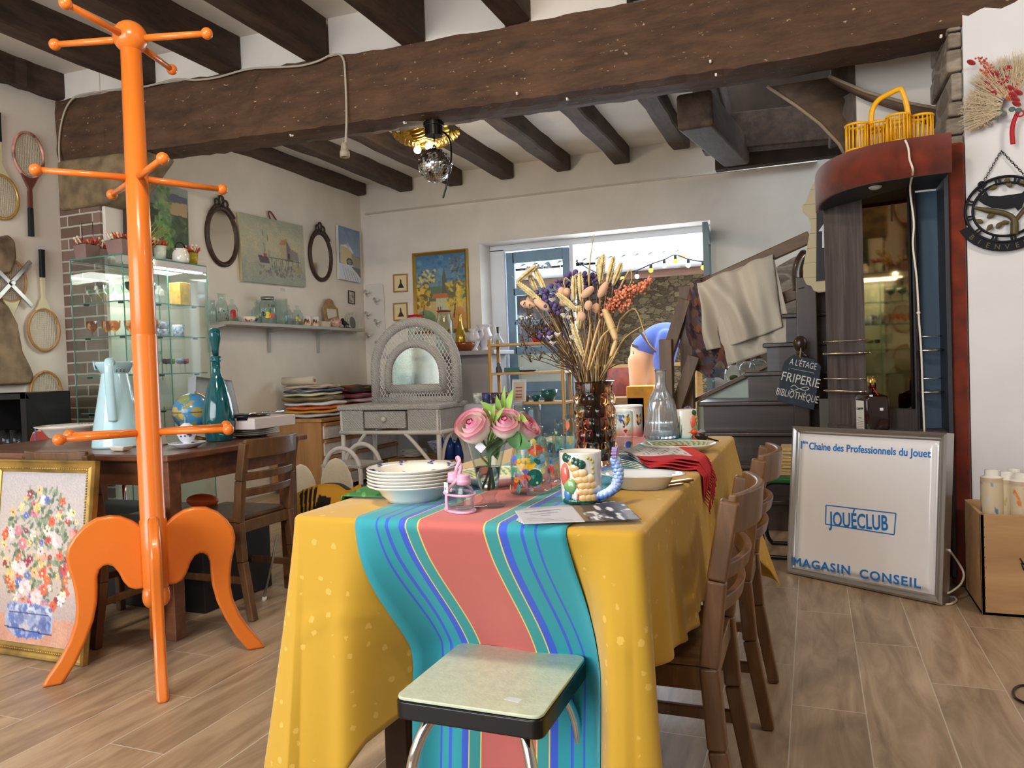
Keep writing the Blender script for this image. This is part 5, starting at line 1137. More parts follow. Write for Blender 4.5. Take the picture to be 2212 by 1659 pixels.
# ================================================================== BROWN TABLE AND WHAT STANDS ON IT
LT = dict(x0=-3.75, x1=-2.33, y0=2.245, y1=3.13); TBW = wood('brown table wood', (84, 50, 34), (136, 88, 60), 'X', 14, .35, coat=.25)
t = thing('wooden_table', 'brown wooden table at the left loaded with bric a brac', 'table', (-3.04, 2.69, 0))
part(t, 'tabletop', MB().box(LT['x0'], LT['x1'], LT['y0'], LT['y1'], .722, .75), TBW, bevel=.008)
mb = MB(); a = .06
for bx_ in ((LT['x0']+a, LT['x1']-a, LT['y0']+.05, LT['y0']+.07), (LT['x0']+a, LT['x1']-a, LT['y1']-.07, LT['y1']-.05), (LT['x0']+.05, LT['x0']+.07, LT['y0']+a, LT['y1']-a), (LT['x1']-.07, LT['x1']-.05, LT['y0']+a, LT['y1']-a)): mb.box(*bx_, .62, .722)
part(t, 'apron', mb, TBW)
for x in (LT['x0']+.075, LT['x1']-.075):
 for y in (LT['y0']+.075, LT['y1']-.075): part(t, 'leg', MB().bar((x, y, 0), (x, y, .722), .055, .055, w2=.065, d2=.065), TBW, bevel=.004)
Z0 = .7505
t = thing('red_chair', 'red padded chair with pale plywood edge behind the brown table', 'chair', (-4.18, 3.28, 0)); RV = mat('red vinyl', (158, 52, 46), .4); PLY = mat('pale ply edge', (206, 176, 132), .45)
def rback(u, v): return Vector((-4.42+.50*u, 3.22+.03*math.cos((u-.5)*3), .46+.325*v*(1-.10*abs(u-.5)**2*4)))
sh = [(-.25, -.10), (.25, -.10), (.255, .13), (.235, .17), (.19, .185), (-.19, .165), (-.235, .15), (-.255, .11)]
fr = Fr((-4.17, 3.22, .60), (1, 0, 0), (0, .12, 1)); part(t, 'backrest', MB().prism(sh, 0, .016, fr), PLY, bevel=.004)
part(t, 'back_pad', MB().prism([(x*.95, y*.93) for x, y in sh], .016, .012, fr), RV, bevel=.006)
part(t, 'seat', MB().box(-4.41, -3.93, 3.2, 3.5, .42, .46), RV, bevel=.012)
for x in (-4.38, -3.96):
 for y in (3.2, 3.47): part(t, 'leg', MB().cyl((x, y, 0), (x, y, .42), .013, n=12), CHR)
part(t, 'ribbon', MB().prism([(-.20, .17), (-.19, .172), (-.165, -.09), (-.178, -.09)], .028, .003, fr), mat('blue ribbon', (96, 106, 150), .7))
c = P(135, 946, Z=Z0); c = Vector((c.x, c.y+.05, Z0)); t = thing('serving_bowl', 'wide white serving bowl with a painted floral rim on the brown table', 'bowl', c)
part(t, 'bowl_body', MB().lathe([(0, .004), (.10, 0), (.105, .004), (.14, .05), (.17, .062), (.168, .066), (.135, .055), (.10, .012), (0, .01)], c, 48), CER)
mb = MB(); g = random.Random(3)
for i in range(26): a = g.uniform(3.4, 6.1)+math.pi; r = g.uniform(.12, .16); mb.sphere(c+Vector((r*math.cos(a), r*math.sin(a), .035+.028*(r-.12)/.04)), .007, 8, 5, sc=(1, 1, .3))
part(t, 'floral_decoration', mb, mat('dark floral paint', (84, 62, 66), .4, var=.6, vs=80), kind='stuff')
c = Vector((-2.90, 2.52, Z0)); t = thing('enamel_jug', 'tall pale blue enamel jug on the brown table', 'jug', c); ENA = mat('pale blue enamel', (178, 214, 224), .16, coat=.5, var=.02)
part(t, 'body', MB().lathe([(0, .003), (.104, 0), (.108, .004), (.106, .012), (.098, .075), (.099, .08), (.055, .325), (.054, .33), (.058, .332), (.078, .372), (.080, .378), (.0775, .381), (.074, .374), (.052, .33), (.095, .08), (.10, .01), (0, .008)], c, 64), ENA)
sp = MB(); d = Vector((-1, -.25, 0)).normalized(); s = Vector((d.y, -d.x, 0))
sp.add([c+d*.064+s*.045+Vector((0, 0, .345)), c+d*.064-s*.045+Vector((0, 0, .345)), c+d*.107+Vector((0, 0, .388)), c+d*.072+s*.040+Vector((0, 0, .381)), c+d*.072-s*.040+Vector((0, 0, .381))], [(0, 1, 2), (0, 2, 3), (1, 4, 2)], 0, True); part(t, 'spout', sp, ENA, solid=.003)
hd = Vector((.62, -.78, 0)); mb = MB().tube(smooth([c+hd*.074+Vector((0, 0, .376)), c+hd*.105+Vector((0, 0, .385)), c+hd*.125+Vector((0, 0, .36)), c+hd*.122+Vector((0, 0, .30)), c+hd*.108+Vector((0, 0, .20)), c+hd*.092+Vector((0, 0, .12))], 6), .0125, 12, flat=1.5); part(t, 'handle', mb, ENA)
mb = MB()
for q in ((.058, .336), (.060, .342)): 
 for k in range(5): a = -1.1+.25*k; mb.sphere(c+Vector((q[0]*math.cos(a)*1.03, q[0]*math.sin(a)*1.03, q[1])), .004, 6, 4, sc=(1.3, 1, .5))
part(t, 'chips', mb, mat('enamel chip', (60, 52, 50), .8), kind='stuff')
c = P(262, 974, Z=Z0); c.z = Z0
mb = MB().hexa([(c.x-.03, c.y-.02, Z0), (c.x+.03, c.y-.02, Z0), (c.x+.03, c.y+.02, Z0), (c.x-.03, c.y+.02, Z0), (c.x-.045, c.y-.03, Z0+.022), (c.x+.045, c.y-.03, Z0+.022), (c.x+.045, c.y+.03, Z0+.022), (c.x-.045, c.y+.03, Z0+.022)])
solo('soap_dish', 'small white porcelain dish at the edge of the brown table', 'dish', mb, CER, bevel=.006)
mb = MB().hexa([(-2.80, 2.56, Z0), (-2.70, 2.56, Z0), (-2.70, 2.62, Z0), (-2.80, 2.62, Z0), (-2.81, 2.58, Z0+.16), (-2.76, 2.58, Z0+.15), (-2.76, 2.62, Z0+.15), (-2.81, 2.62, Z0+.16)])
solo('cream_plaque', 'upright cream ceramic plaque between the enamel jug and the globe', 'plaque', mb, mat('cream ceramic', (216, 204, 182), .4), bevel=.008)
c = Vector((-2.74, 2.80, Z0)); t = thing('globe', 'small blue and gold globe half hidden behind the coat stand', 'globe', c)
A = Art(96, 60, (70, 140, 186)); gg = random.Random(9)
for _ in range(34): A.ell(gg.random(), gg.uniform(.2, .8), gg.uniform(.02, .09), gg.uniform(.03, .12), gg.choice([(206, 178, 96), (170, 150, 80), (196, 160, 90), (150, 158, 96)]), gg.uniform(0, 3))
A.line(0, .5, 1, .5, .012, (30, 60, 90))
gc = c+Vector((0, 0, .135)); rg = .088
part(t, 'sphere', A.mesh(lambda u, v: gc+Vector((rg*math.sin(math.pi*(.02+.96*v))*math.cos(2*math.pi*u), rg*math.sin(math.pi*(.02+.96*v))*math.sin(2*math.pi*u), rg*math.cos(math.pi*(.02+.96*v))))), vcol('globe print', .25, coat=.3))
part(t, 'stand', MB().lathe([(0, 0), (.06, 0), (.06, .008), (.012, .02), (.010, .05), (0, .05)], c, 28), mat('brass', (190, 150, 80), .3, .9))
arc = [gc+Vector((.094*math.cos(a)*.92, .094*math.cos(a)*.38, .094*math.sin(a))) for a in [math.radians(q) for q in range(-80, 81, 10)]]; part(t, 'meridian_arm', MB().tube(arc, .003, 8), mat('brass', (190, 150, 80), .3, .9))
c = P(397, 968, Z=Z0); c = Vector((c.x, c.y+.02, Z0)); t = thing('porcelain_cruet', 'blue and white porcelain cruet with a glass stopper on its saucer', 'cruet', c); BW = mat('blue onion porcelain', (220, 222, 232), .12, coat=.4)
part(t, 'saucer', MB().lathe([(0, .006), (.035, .0), (.04, .002), (.075, .020), (.078, .024), (.074, .023), (.04, .008), (0, .008)], c, 40), BW)
part(t, 'body', MB().lathe([(0, .008), (.024, .008), (.016, .02), (.03, .035), (.041, .06), (.038, .085), (.018, .10), (.012, .105), (0, .105)], c, 36), BW)
part(t, 'neck', MB().lathe([(.0135, .103), (.0115, .13), (.0115, .145), (.020, .150), (.012, .155), (0, .155)], c, 24), CLR); part(t, 'stopper', MB().lathe([(0, .155), (.006, .158), (.016, .182), (.012, .197), (.0, .205)], c, 24), CLR)
mb = MB(); g = random.Random(6)
for i in range(22): a = g.uniform(-2.9, .1); z = g.uniform(.04, .085); r = float(np.interp(z, [.035, .06, .085], [.03, .041, .038])); mb.sphere(c+Vector((r*math.cos(a), r*math.sin(a), z)), .005, 7, 5, sc=(1, 1, .8))
for i in range(22): a = g.uniform(0, 6.28); mb.sphere(c+Vector((.06*math.cos(a), .06*math.sin(a), .0155)), .006, 7, 5, sc=(1, 1, .3))
part(t, 'painted_decoration', mb, BLUEP, kind='stuff')
c = P(457, 955, Z=Z0); c = Vector((c.x, c.y+.05, Z0)); t = thing('genie_decanter', 'tall teal glass genie decanter with a teardrop stopper', 'decanter', c); TEA = mat('teal glass', (8, 108, 118), .08, trans=.55, ior=1.5, coat=.4)
part(t, 'body', MB().lathe([(0, 0), (.055, .0), (.058, .008), (.064, .05), (.069, .09), (.067, .13), (.057, .19), (.043, .245), (.030, .285), (.019, .315), (.017, .365), (.022, .368), (.024, .374), (.018, .378), (.024, .384), (.024, .390), (.016, .394), (0, .394)], c, 64, wob=lambda g, z: 1+(.045*abs(math.sin(g*7+z*40))*(.06 < z < .33))), TEA)
part(t, 'stopper', MB().lathe([(0, .394), (.013, .395), (.016, .43), (.026, .475), (.029, .495), (.024, .512), (.012, .52), (0, .521)], c, 32, wob=lambda g, z: 1+.03*math.sin(g*8)), TEA)
pb_ = Vector((-2.56, 2.99, Z0))
for k in range(4):
 r = thing('china_plate', ['lowest china plate under the record player', 'second china plate under the record player', 'third china plate under the record player', 'top china plate carrying the record player'][k], 'plate', pb_+Vector((0, 0, .009*k)), 'plates under the record player')
 part(r, 'plate_body', MB().lathe([(0, .003), (.07, 0), (.075, .003), (.135, .016), (.137, .018), (.133, .018), (.08, .007), (0, .006)], r.location, 48), mat('grey patterned china', (214, 212, 204), .15, coat=.3, var=.08, vs=40))
t = thing('record_player', 'white record player with its clear lid raised on a stack of plates', 'record player', (pb_.x, pb_.y, Z0+.046)); zz = Z0+.0455; SLV = mat('pale silver plastic', (214, 206, 206), .35)
part(t, 'plinth', MB().box(-2.80, -2.40, 2.83, 3.13, zz, zz+.052), SLV, bevel=.004); part(t, 'platter', MB().lathe([(0, .052), (.13, .052), (.132, .062), (0, .064)], (-2.6, 2.98, zz), 48), BLK)
part(t, 'tone_arm', MB().tube([(-2.44, 3.09, zz+.07), (-2.46, 2.98, zz+.072), (-2.52, 2.90, zz+.066)], .004, 8), CHR); part(t, 'hinge', MB().box(-2.50, -2.44, 2.826, 2.834, zz+.044, zz+.058), BLK)
fr = Fr((-2.80, 2.98, zz+.055), (0, 1, 0), (-.12, 0, 1)); mb = MB().prism([(-.15, 0), (.15, 0), (.13, .17), (-.11, .20)], 0, .004, fr); mb.prism([(-.15, 0), (-.146, 0), (-.106, .2), (-.11, .2)], 0, .05, fr).prism([(-.11, .2), (-.11, .196), (.13, .166), (.13, .17)], 0, .05, fr).prism([(.146, 0), (.15, 0), (.13, .17), (.126, .17)], 0, .05, fr)
part(t, 'lid', mb, mat('clear acrylic lid', (226, 236, 246), .06, trans=.6, ior=1.3, coat=1.0))
solo('dark_backdrop_box', 'black box carrying papers under the brown table, added for its dark clutter and shade', 'crate', MB().box(-3.55, -2.52, 2.60, 3.05, 0, .40), BKM, bevel=.006)  # wide black box added as backdrop for dark clutter and shade under the table
for k in range(3):
 fr = Fr((-2.83+.01*k, 2.77, .402+.006*k), (1, .1*(k-1), 0), (-.1*(k-1), 1, 0)); solo('paper_folder', ['white paper folder at the bottom of the pile under the brown table', 'middle white paper folder of the pile under the brown table', 'top white paper folder of the pile under the brown table'][k], 'paper', MB().prism([(-.20, -.14), (.20, -.14), (.20, .14), (-.20, .14)], 0, .005, fr), mat('paper', (206, 198, 188), .7), 'papers under the table')
mb = MB().sphere((-2.74, 2.84, .455), .06, 20, 12, sc=(1.5, .8, .55)); solo('orange_pouch', 'bright orange pouch lying on papers under the brown table', 'pouch', mb, mat('orange plastic', (224, 92, 34), .5))
mb = MB().tube([(-2.42, 2.90, .0), (-2.36, 3.05, .40)], .0065, 10); t = thing('metal_rod', 'thin grey metal rod with a white foot leaning by the dark chair', 'rod', (-2.42, 2.90, 0)); a, b_ = P(570, 1298, Z=0), P(594, 1185, Z=.28)
part(t, 'shaft', MB().tube([a+Vector((0, 0, .012)), b_+(b_-a)*.25], .006, 10), mat('galvanised steel', (160, 160, 160), .35, .9)); part(t, 'rubber_foot', MB().cyl(a, a+(b_-a)*.07, .011, .010, 14), mat('white rubber', (214, 212, 208), .6))
# ================================================================== GLASS DISPLAY CASE
gx0, gx1, gy0, gy1, gz = -4.44, -3.99, 3.56, 4.27, 1.83
t = thing('display_case', 'tall lit glass display case with bare shelves in front of the bricks', 'display case', ((gx0+gx1)/2, (gy0+gy1)/2, 0)); SHG = glass('display glass', (249, 253, 251), 1.5, thin=True); EDG = mat('green glass edge', (92, 160, 146), .15, trans=.35)
for nm, b_ in (('side_panel', (gx0, gx1, gy0, gy0+.005, .12, gz)), ('side_panel', (gx0, gx1, gy1-.005, gy1, .12, gz)), ('back_panel', (gx0, gx0+.005, gy0, gy1, .12, gz)), ('glass_door', (gx1-.005, gx1, gy0, gy0+.37, .12, gz)), ('glass_door', (gx1-.012, gx1-.007, gy0+.34, gy1, .12, gz)), ('top_panel', (gx0, gx1, gy0, gy1, gz, gz+.006))): part(t, nm, MB().box(*b_), SHG)
mb = MB()
for x, y in ((gx0, gy0), (gx1, gy0), (gx0, gy1), (gx1, gy1), (gx1, gy0+.355)): mb.box(x-.0025, x+.0025, y-.0025, y+.0025, .12, gz)
for y in (gy0, gy1): mb.box(gx0, gx1, y-.003, y+.003, gz-.002, gz+.007)
for x in (gx0, gx1): mb.box(x-.003, x+.003, gy0, gy1, gz-.002, gz+.007)
part(t, 'glass_edges', mb, EDG)
SHZ = [1.549, 1.33, 1.08, .84, .5]
for z in SHZ:
 sfo = part(t, 'shelf', MB().box(gx0+.02, gx1-.02, gy0+.012, gy1-.012, z-.006, z), SHG)
 mb = MB().box(gx1-.022, gx1-.018, gy0+.012, gy1-.012, z-.0065, z+.0005).box(gx0+.02, gx1-.02, gy0+.010, gy0+.014, z-.0065, z+.0005); part(sfo, 'shelf_edge', mb, EDG)
 for x, y in ((gx0+.1, gy0+.02), (gx1-.05, gy0+.02), (gx1-.03, gy1-.1), (gx1-.03, gy0+.30)): part(sfo, 'shelf_clip', MB().box(x-.013, x+.013, y-.010, y+.010, z-.018, z-.006), BLK)
part(t, 'plinth', MB().box(gx0, gx1, gy0, gy1, 0, .12), mat('white plinth', (206, 204, 200), .5))
part(t, 'light_rail', MB().box(gx1-.06, gx1+.004, gy0, gy1, gz-.045, gz-.001), mat('brushed rail', (186, 178, 174), .35, .4), bevel=.002)
part(t, 'led_strip', MB().box(gx1-.052, gx1-.006, gy0+.16, gy1-.03, gz-.052, gz-.046), mat('led strip', (255, 250, 240), .5, emit=(255, 250, 238), es=14))
part(t, 'spot_lamp', MB().sphere((gx1+.006, gy0+.22, gz-.018), .014, 14, 10), mat('bright lamp', (255, 252, 245), .5, emit=(255, 246, 228), es=60))
area('display_case_light', ((gx0+gx1)/2+.1, (gy0+gy1)/2, gz-.06), ((gx0+gx1)/2, (gy0+gy1)/2, 0), .3, .5, 5.0, (1, .97, .9))
def stemware(nm, label, cat, c, r, h, m, grp, cup=.55, stem=True, n=24):
 zc = h*(1-cup); pr_ = [(0, .0), (r*.75, 0), (r*.75, .002), (.004, .008), (.0035, zc-.008), (r*.45, zc), (r*.92, zc+h*cup*.35), (r, h), (r-.0015, h), (r*.88, zc+h*cup*.36), (r*.4, zc+.004), (0, zc+.003)] if stem else [(0, 0), (r*.8, 0), (r*.85, .004), (r, h), (r-.002, h), (r*.8, .008), (0, .008)]
 return solo(nm, label, cat, MB().lathe(pr_, c, n), m, grp)
ORD = ['first', 'second', 'third', 'fourth', 'fifth', 'sixth', 'seventh']
for k in range(5): stemware('tulip_glass', '%s clear tulip glass from the left on the highest display shelf' % ORD[k], 'glass', Vector((gx0+.08+.078*k, gy0+.075+.012*(k % 2), SHZ[0])), .033, .115, CLR, 'clear tulip glasses in the case')
GRN = mat('dark green glass', (6, 74, 60), .1, trans=.4, coat=.3)
for k in range(2): stemware('green_goblet', ['dark green goblet at the left of the pair on the highest display shelf', 'dark green goblet at the right of the pair on the highest display shelf'][k], 'glass', Vector((gx1-.10+.03*k, gy0+.16+.10*k, SHZ[0])), .045, .13, GRN, 'green goblets in the case', .45)
mb = MB().lathe([(0, 0), (.045, 0), (.05, .01), (.05, .08), (.03, .10), (.03, .105), (.014, .115), (.016, .13), (0, .135)], (gx1-.15, gy0+.43, SHZ[0]), 28); solo('bonbon_jar', 'lidded clear glass bonbon jar on the highest display shelf', 'jar', mb, CLR)
mb = MB().box(gx1-.15, gx1-.05, gy1-.2, gy1-.10, SHZ[0], SHZ[0]+.16); solo('gold_box', 'upright gold printed box at the right of the highest display shelf', 'box', mb, mat('gold printed card', (168, 134, 66), .35, .3, var=.15, vs=30), bevel=.004)
ABR = glass('peach glass', (242, 212, 186), 1.5, thin=True)
for k in range(6): stemware('peach_goblet', '%s peach tinted goblet from the left on the second display shelf' % ORD[k], 'glass', Vector((gx0+.08+.066*k, gy0+.07+.03*(k % 2)+.03*k, SHZ[1])), .036, .105, ABR, 'peach goblets in the case', .62)
BWP = mat('black and white transfer', (120, 112, 112), .3, var=.95, vs=60); BLW = mat('blue and white transfer', (150, 158, 206), .3, var=.45, vs=55)
for k in range(3): stemware('patterned_cup', '%s black and white patterned cup on the second display shelf' % ['lower left', 'upper', 'lower right'][k], 'cup', Vector((gx1-.09, gy0+.25+.07*(k % 2)+.0*k, SHZ[1]+(.055 if k == 1 else 0.0)+(.0 if k < 2 else .0))) if k < 2 else Vector((gx1-.16, gy0+.32, SHZ[1])), .036, .055, BWP, 'black and white cups in the case', stem=False)
for k in range(4): stemware('blue_cup', '%s blue and white patterned cup on the second display shelf' % ['left', 'upper middle', 'right', 'rear'][k], 'cup', [Vector((gx1-.09, gy0+.40, SHZ[1])), Vector((gx1-.09, gy0+.40, SHZ[1]+.05)), Vector((gx1-.09, gy0+.52, SHZ[1])), Vector((gx1-.2, gy0+.46, SHZ[1]))][k], .04, .05 if k < 2 else .085, BLW, 'blue and white cups in the case', stem=False)
mb = MB().lathe([(0, 0), (.035, 0), (.035, .003), (.005, .01), (.005, .05), (.03, .06), (.052, .10), (.045, .15), (.043, .15), (.049, .10), (.028, .064), (0, .062)], (gx1-.09, gy0+.30, SHZ[2]), 28); solo('brandy_snifter', 'large clear brandy snifter on the third display shelf', 'glass', mb, CLR)
for k, cl in enumerate([(70, 44, 52), (150, 176, 40), (170, 176, 220), (206, 110, 130)]):
 c = Vector((gx1-.08-.02*(k % 2), gy0+.39+.062*k, SHZ[2])); o = thing('cordial_glass', 'small footed cordial glass with a %s bowl on the third display shelf' % ['plum', 'lime green', 'pale violet', 'rose'][k], 'glass', c, 'coloured cordial glasses')
 part(o, 'bowl', MB().lathe([(0, .062), (.024, .068), (.027, .085), (.025, .10), (.023, .10), (.024, .085), (0, .07)], c, 24), mat('tinted glass %d' % k, cl, .1, trans=.35)); part(o, 'stem', MB().lathe([(0, 0), (.024, 0), (.024, .002), (.004, .006), (.004, .062), (0, .064)], c, 20), CLR)
for k in range(5): stemware('miniature_pot', '%s small white pot from the left on the third display shelf' % ORD[k], 'pot', Vector((gx0+.22+.05*k, gy0+.07+.02*(k % 2), SHZ[2])), .02+.004*(k % 2), .035+.012*((k+1) % 3), CER, 'small white pots in the case', stem=False)
solo('wall_clock', 'pale round dial standing on the lowest visible display shelf', 'dial', MB().cyl((gx1-.14, gy0+.34, SHZ[3]+.105), (gx1-.12, gy0+.34, SHZ[3]+.105), .105, n=36), mat('pale dial', (190, 196, 190), .4))
# ---- on top of the case
TOPZ = gz+.007; TER = mat('mauve clay pot', (140, 112, 106), .8, var=.1); RFL = mat('scarlet dried flower', (196, 66, 40), .7, var=.25, vs=40); IVO = mat('ivory dried flower', (232, 218, 190), .8); MOS = mat('moss', (70, 76, 44), .95, var=.3, vs=60)
def flower_pot(c, w, h, label, seed, square=True, m=TER, wire=False):
 t = thing('dried_flower_pot', label, 'flower pot', c, 'flower pots on the display case'); g = random.Random(seed)
 if square: mb = MB().hexa([c+Vector((sx*w*.40, sy*w*.40, 0)) for sx, sy in ((-1, -1), (1, -1), (1, 1), (-1, 1))]+[c+Vector((sx*w*.5, sy*w*.5, h)) for sx, sy in ((-1, -1), (1, -1), (1, 1), (-1, 1))]); part(t, 'pot', mb, m, bevel=.004)
 else: part(t, 'pot', MB().lathe([(0, 0), (w*.38, 0), (w*.5, h), (w*.46, h), (0, h-.01)], c, 28), m)
 part(t, 'moss', MB().sphere(c+Vector((0, 0, h)), w*.5, 14, 8, sc=(1, 1, .3)), MOS)
 mb = MB(); mb2 = MB()
 for i in range(26):
  a = g.uniform(0, 6.28); r = w*.48*math.sqrt(g.random()); p = c+Vector((r*math.cos(a), r*math.sin(a), h)); d = Vector((math.cos(a)*.6, math.sin(a)*.6, 1)).normalized(); L = g.uniform(.03, .065)
  (mb if i % 3 else mb2).tube([p, p+d*L*.5, p+d*L+Vector((g.uniform(-.01, .01), 0, 0))], [.002, g.uniform(.005, .008), .0015], 7)
  if i % 3 == 0: mb2.sphere(p+d*L, .009, 8, 6)
 part(t, 'flowers', mb, RFL, kind='stuff'); part(t, 'blossoms', mb2, IVO, kind='stuff')
 if wire: part(t, 'wire_handle', MB().tube([c+Vector((-w*.3, 0, h)), c+Vector((-w*.3, 0, h+.15)), c+Vector((w*.55, 0, h+.15)), c+Vector((w*.55, 0, h))], .002, 6), BLK)
 return t
flower_pot(P(188, 553, Y=3.68).xy.to_3d()+Vector((0, 0, TOPZ)), .115, .105, 'square mauve pot of scarlet dried flowers at the left on the display case', 3, wire=True)
flower_pot(P(217, 553, Y=3.78).xy.to_3d()+Vector((0, 0, TOPZ)), .10, .09, 'smaller mauve pot of dried flowers second from the left on the display case', 4)
flower_pot(Vector((gx1-.10, 3.66, TOPZ)), .15, .10, 'wide mauve planter of dried flowers just left of the coat stand pole', 5)
flower_pot(Vector((gx1-.07, 3.93, TOPZ)), .085, .10, 'white and green pot of scarlet dried flowers right of the coat stand pole', 6, False, mat('green white glaze', (206, 214, 196), .25, var=.15, vs=14))
flower_pot(Vector((gx1-.05, 4.20, TOPZ)), .075, .085, 'yellow glass vase of dried flowers at the right end of the display case', 8, False, mat('yellow vase', (176, 160, 50), .3))
c = Vector((gx1-.03, 4.07, TOPZ)); t = thing('white_jug', 'white enamel jug with a high wire handle on the display case', 'jug', c)
part(t, 'body', MB().lathe([(0, 0), (.05, 0), (.056, .02), (.056, .06), (.044, .085), (.046, .095), (.042, .095), (.05, .05), (0, .01)], c, 32), CER); part(t, 'handle', MB().tube([c+Vector((.0, .048*math.cos(a), .085+.055*math.sin(a))) for a in [math.pi*k/12 for k in range(13)]], .004, 8), BLK)
t = thing('brass_plume', 'gilded wire plume standing on the display case by the pole', 'ornament', Vector((gx1-.12, 3.80, TOPZ))); mb = MB(); g = random.Random(2)
for i in range(24): p = Vector((gx1-.12, 3.80, TOPZ)); d = Vector((g.uniform(-.12, .12), g.uniform(-.02, .12), .26*g.uniform(.6, 1))); mb.tube(smooth([p, p+d*.6, p+d+Vector((0, .03, -.01))], 3), .0022, 5)
part(t, 'wires', mb, mat('gilt wire', (206, 170, 96), .3, .9), kind='stuff')
# ================================================================== REAR LEFT WALL: MIRRORS, PICTURES, SHELF
XW = XR+.004; MIR = mat('mirror silver', (226, 222, 214), .09, 1.0); DKW = mat('dark carved wood', (58, 38, 28), .5, var=.25, vs=30, bump=.3, bs=90)
def wallfr(px, py): return Fr(P(px, py, X=XW), (0, 1, 0), (0, 0, 1))
def oval_mirror(px, py, a, b, label):
 fr = wallfr(px, py); t = thing('oval_mirror', label, 'mirror', fr.o, 'oval carved mirrors'); n = 64
 prof = [(0, 0), (0, .018), (.014, .030), (.030, .026), (.042, .012), (.042, 0)]; vs = [fr((a-i)*math.cos(2*math.pi*k/n), (b-i)*math.sin(2*math.pi*k/n), z) for k in range(n) for i, z in prof]; m = len(prof)
 mb = MB(); mb.add(vs, [(k*m+i, ((k+1) % n)*m+i, ((k+1) % n)*m+(i+1) % m, k*m+(i+1) % m) for k in range(n) for i in range(m)], 0, True); part(t, 'frame', mb, DKW)
 mb = MB().prism([((a-.035)*math.cos(2*math.pi*k/n), (b-.035)*math.sin(2*math.pi*k/n)) for k in range(n)], .006, .004, fr); part(t, 'mirror_glass', mb, MIR)
 mb = MB()
 for cx, cy, rx, ry in ((0, .045, .026, .034), (-.046, .018, .026, .030), (.046, .018, .026, .030)): mb.tube([fr(cx+rx*math.cos(2*math.pi*k/20), b+cy+ry*math.sin(2*math.pi*k/20), .016) for k in range(20)], .009, 8, closed=True)
 for s in (-1, 1): mb.tube(smooth([fr(s*.06, b+.0, .016), fr(s*.10, b-.035, .018), fr(s*a*.78, b*.66, .022)], 4), [.012]*8+[.005], 8)
 part(t, 'carved_bow', mb, DKW); return t
oval_mirror(478, 511, .185, .250, 'oval dark wood mirror with carved bow, left of the harbour picture')
oval_mirror(691, 554, .190, .250, 'oval dark wood mirror with carved bow, right of the harbour picture')
OILP = vcol('oil picture', .6, bump=.1, bs=200)
def picture(label, TL, TR, BL, plane, A, edge, fw=0.0, fm=None, th=.03, prof=None, name='painting', grp=None, cat='painting'):
 q = [P(*c, **plane) for c in (TL, TR, BL)]; r = q[1]-q[0]; u = q[0]-q[2]; w, h = r.length, u.length; nrm = Vector((1, 0, 0)) if 'X' in plane else Vector((0, -1, 0))
 r = (r-nrm*r.dot(nrm)); u = (u-nrm*u.dot(nrm)); fr = Fr((q[1]+q[2])/2, r, u); t = thing(name, label, cat, fr.o, grp)
 if fw:
  part(t, 'frame', MB().frame(w, h, prof or [(0, 0), (0, th*.7), (fw*.3, th), (fw*.8, th*.6), (fw, th*.4), (fw, 0)], fr), fm); part(t, 'picture_sheet', A.rectmesh(fr, w-2*fw+.002, h-2*fw+.002, th*.25), OILP)
 else:
  part(t, 'stretcher', MB().prism([(-w/2, -h/2), (w/2, -h/2), (w/2, h/2), (-w/2, h/2)], 0, th, fr), edge); part(t, 'canvas', A.rectmesh(fr, w, h, th+.0015), OILP)
 return t, fr, w, h
A = Art(100, 80, (166, 168, 148)); A.grad((162, 164, 146), (186, 176, 146), 0, .5); A.grad((176, 172, 146), (150, 158, 144), .5, 1); A.dab(.1, .1, .9, .5, 40, .09, [(190, 182, 152), (158, 164, 150), (178, 172, 148)], .35, 3); A.dab(.0, .7, 1, 1, 40, .08, [(150, 160, 150), (166, 170, 156), (140, 150, 142)], .35, 4)
A.poly([(.60, .37), (.70, .28), (.75, .37), (.75, .60), (.60, .60)], (176, 162, 130)); A.poly([(.69, .27), (.76, .40), (.88, .60), (.70, .60)], (120, 110, 108)); A.poly([(.58, .38), (.62, .30), (.72, .26), (.68, .37)], (180, 128, 92)); A.poly([(.76, .42), (.88, .46), (.9, .6), (.76, .6)], (140, 128, 122)); A.rect(.72, .50, .74, .58, (70, 56, 60))
A.poly([(.24, .58), (.40, .60), (.42, .70), (.27, .70)], (92, 78, 84)); A.line(.33, .2, .345, .6, .006, (120, 106, 92)); A.line(.40, .26, .41, .6, .006, (120, 106, 92)); A.rect(.33, .55, .37, .60, (150, 80, 70)); A.line(.42, .60, .92, .61, .012, (96, 84, 74))
for k in range(14): A.line(.45+.034*k, .60, .46+.033*k, .78, .007, (104, 92, 80))
A.dab(.26, .72, .9, .88, 60, .03, [(120, 108, 104), (140, 130, 116), (100, 90, 92)], .5, 6); A.dab(.78, .68, .94, .8, 18, .03, [(150, 146, 96), (166, 158, 110)], .7, 7); A.line(.75, .78, .76, .92, .006, (84, 74, 70)); A.noise(.1)
t, fr, w, h = picture('unframed harbour canvas of a boat and jetty house between the oval mirrors', (511, 459), (649, 489), (517, 607), dict(X=XW), A, mat('canvas edge', (196, 186, 150), .8))
part(t, 'ribbon_loop', MB().tube(smooth([fr(.0, h/2, .01), fr(-.03, h/2+.05, .012), fr(.0, h/2+.07, .012), fr(.06, h/2+.02, .012), fr(.08, h/2, .01)], 5), .006, 6), mat('dark red ribbon', (120, 36, 40), .7))
solo('price_card', 'small white price card on the wall under the harbour canvas', 'label', MB().prism([(-.03, -.012), (.03, -.014), (.03, .012), (-.03, .014)], 0, .001, wallfr(611, 626)), mat('paper', (206, 198, 188), .7))
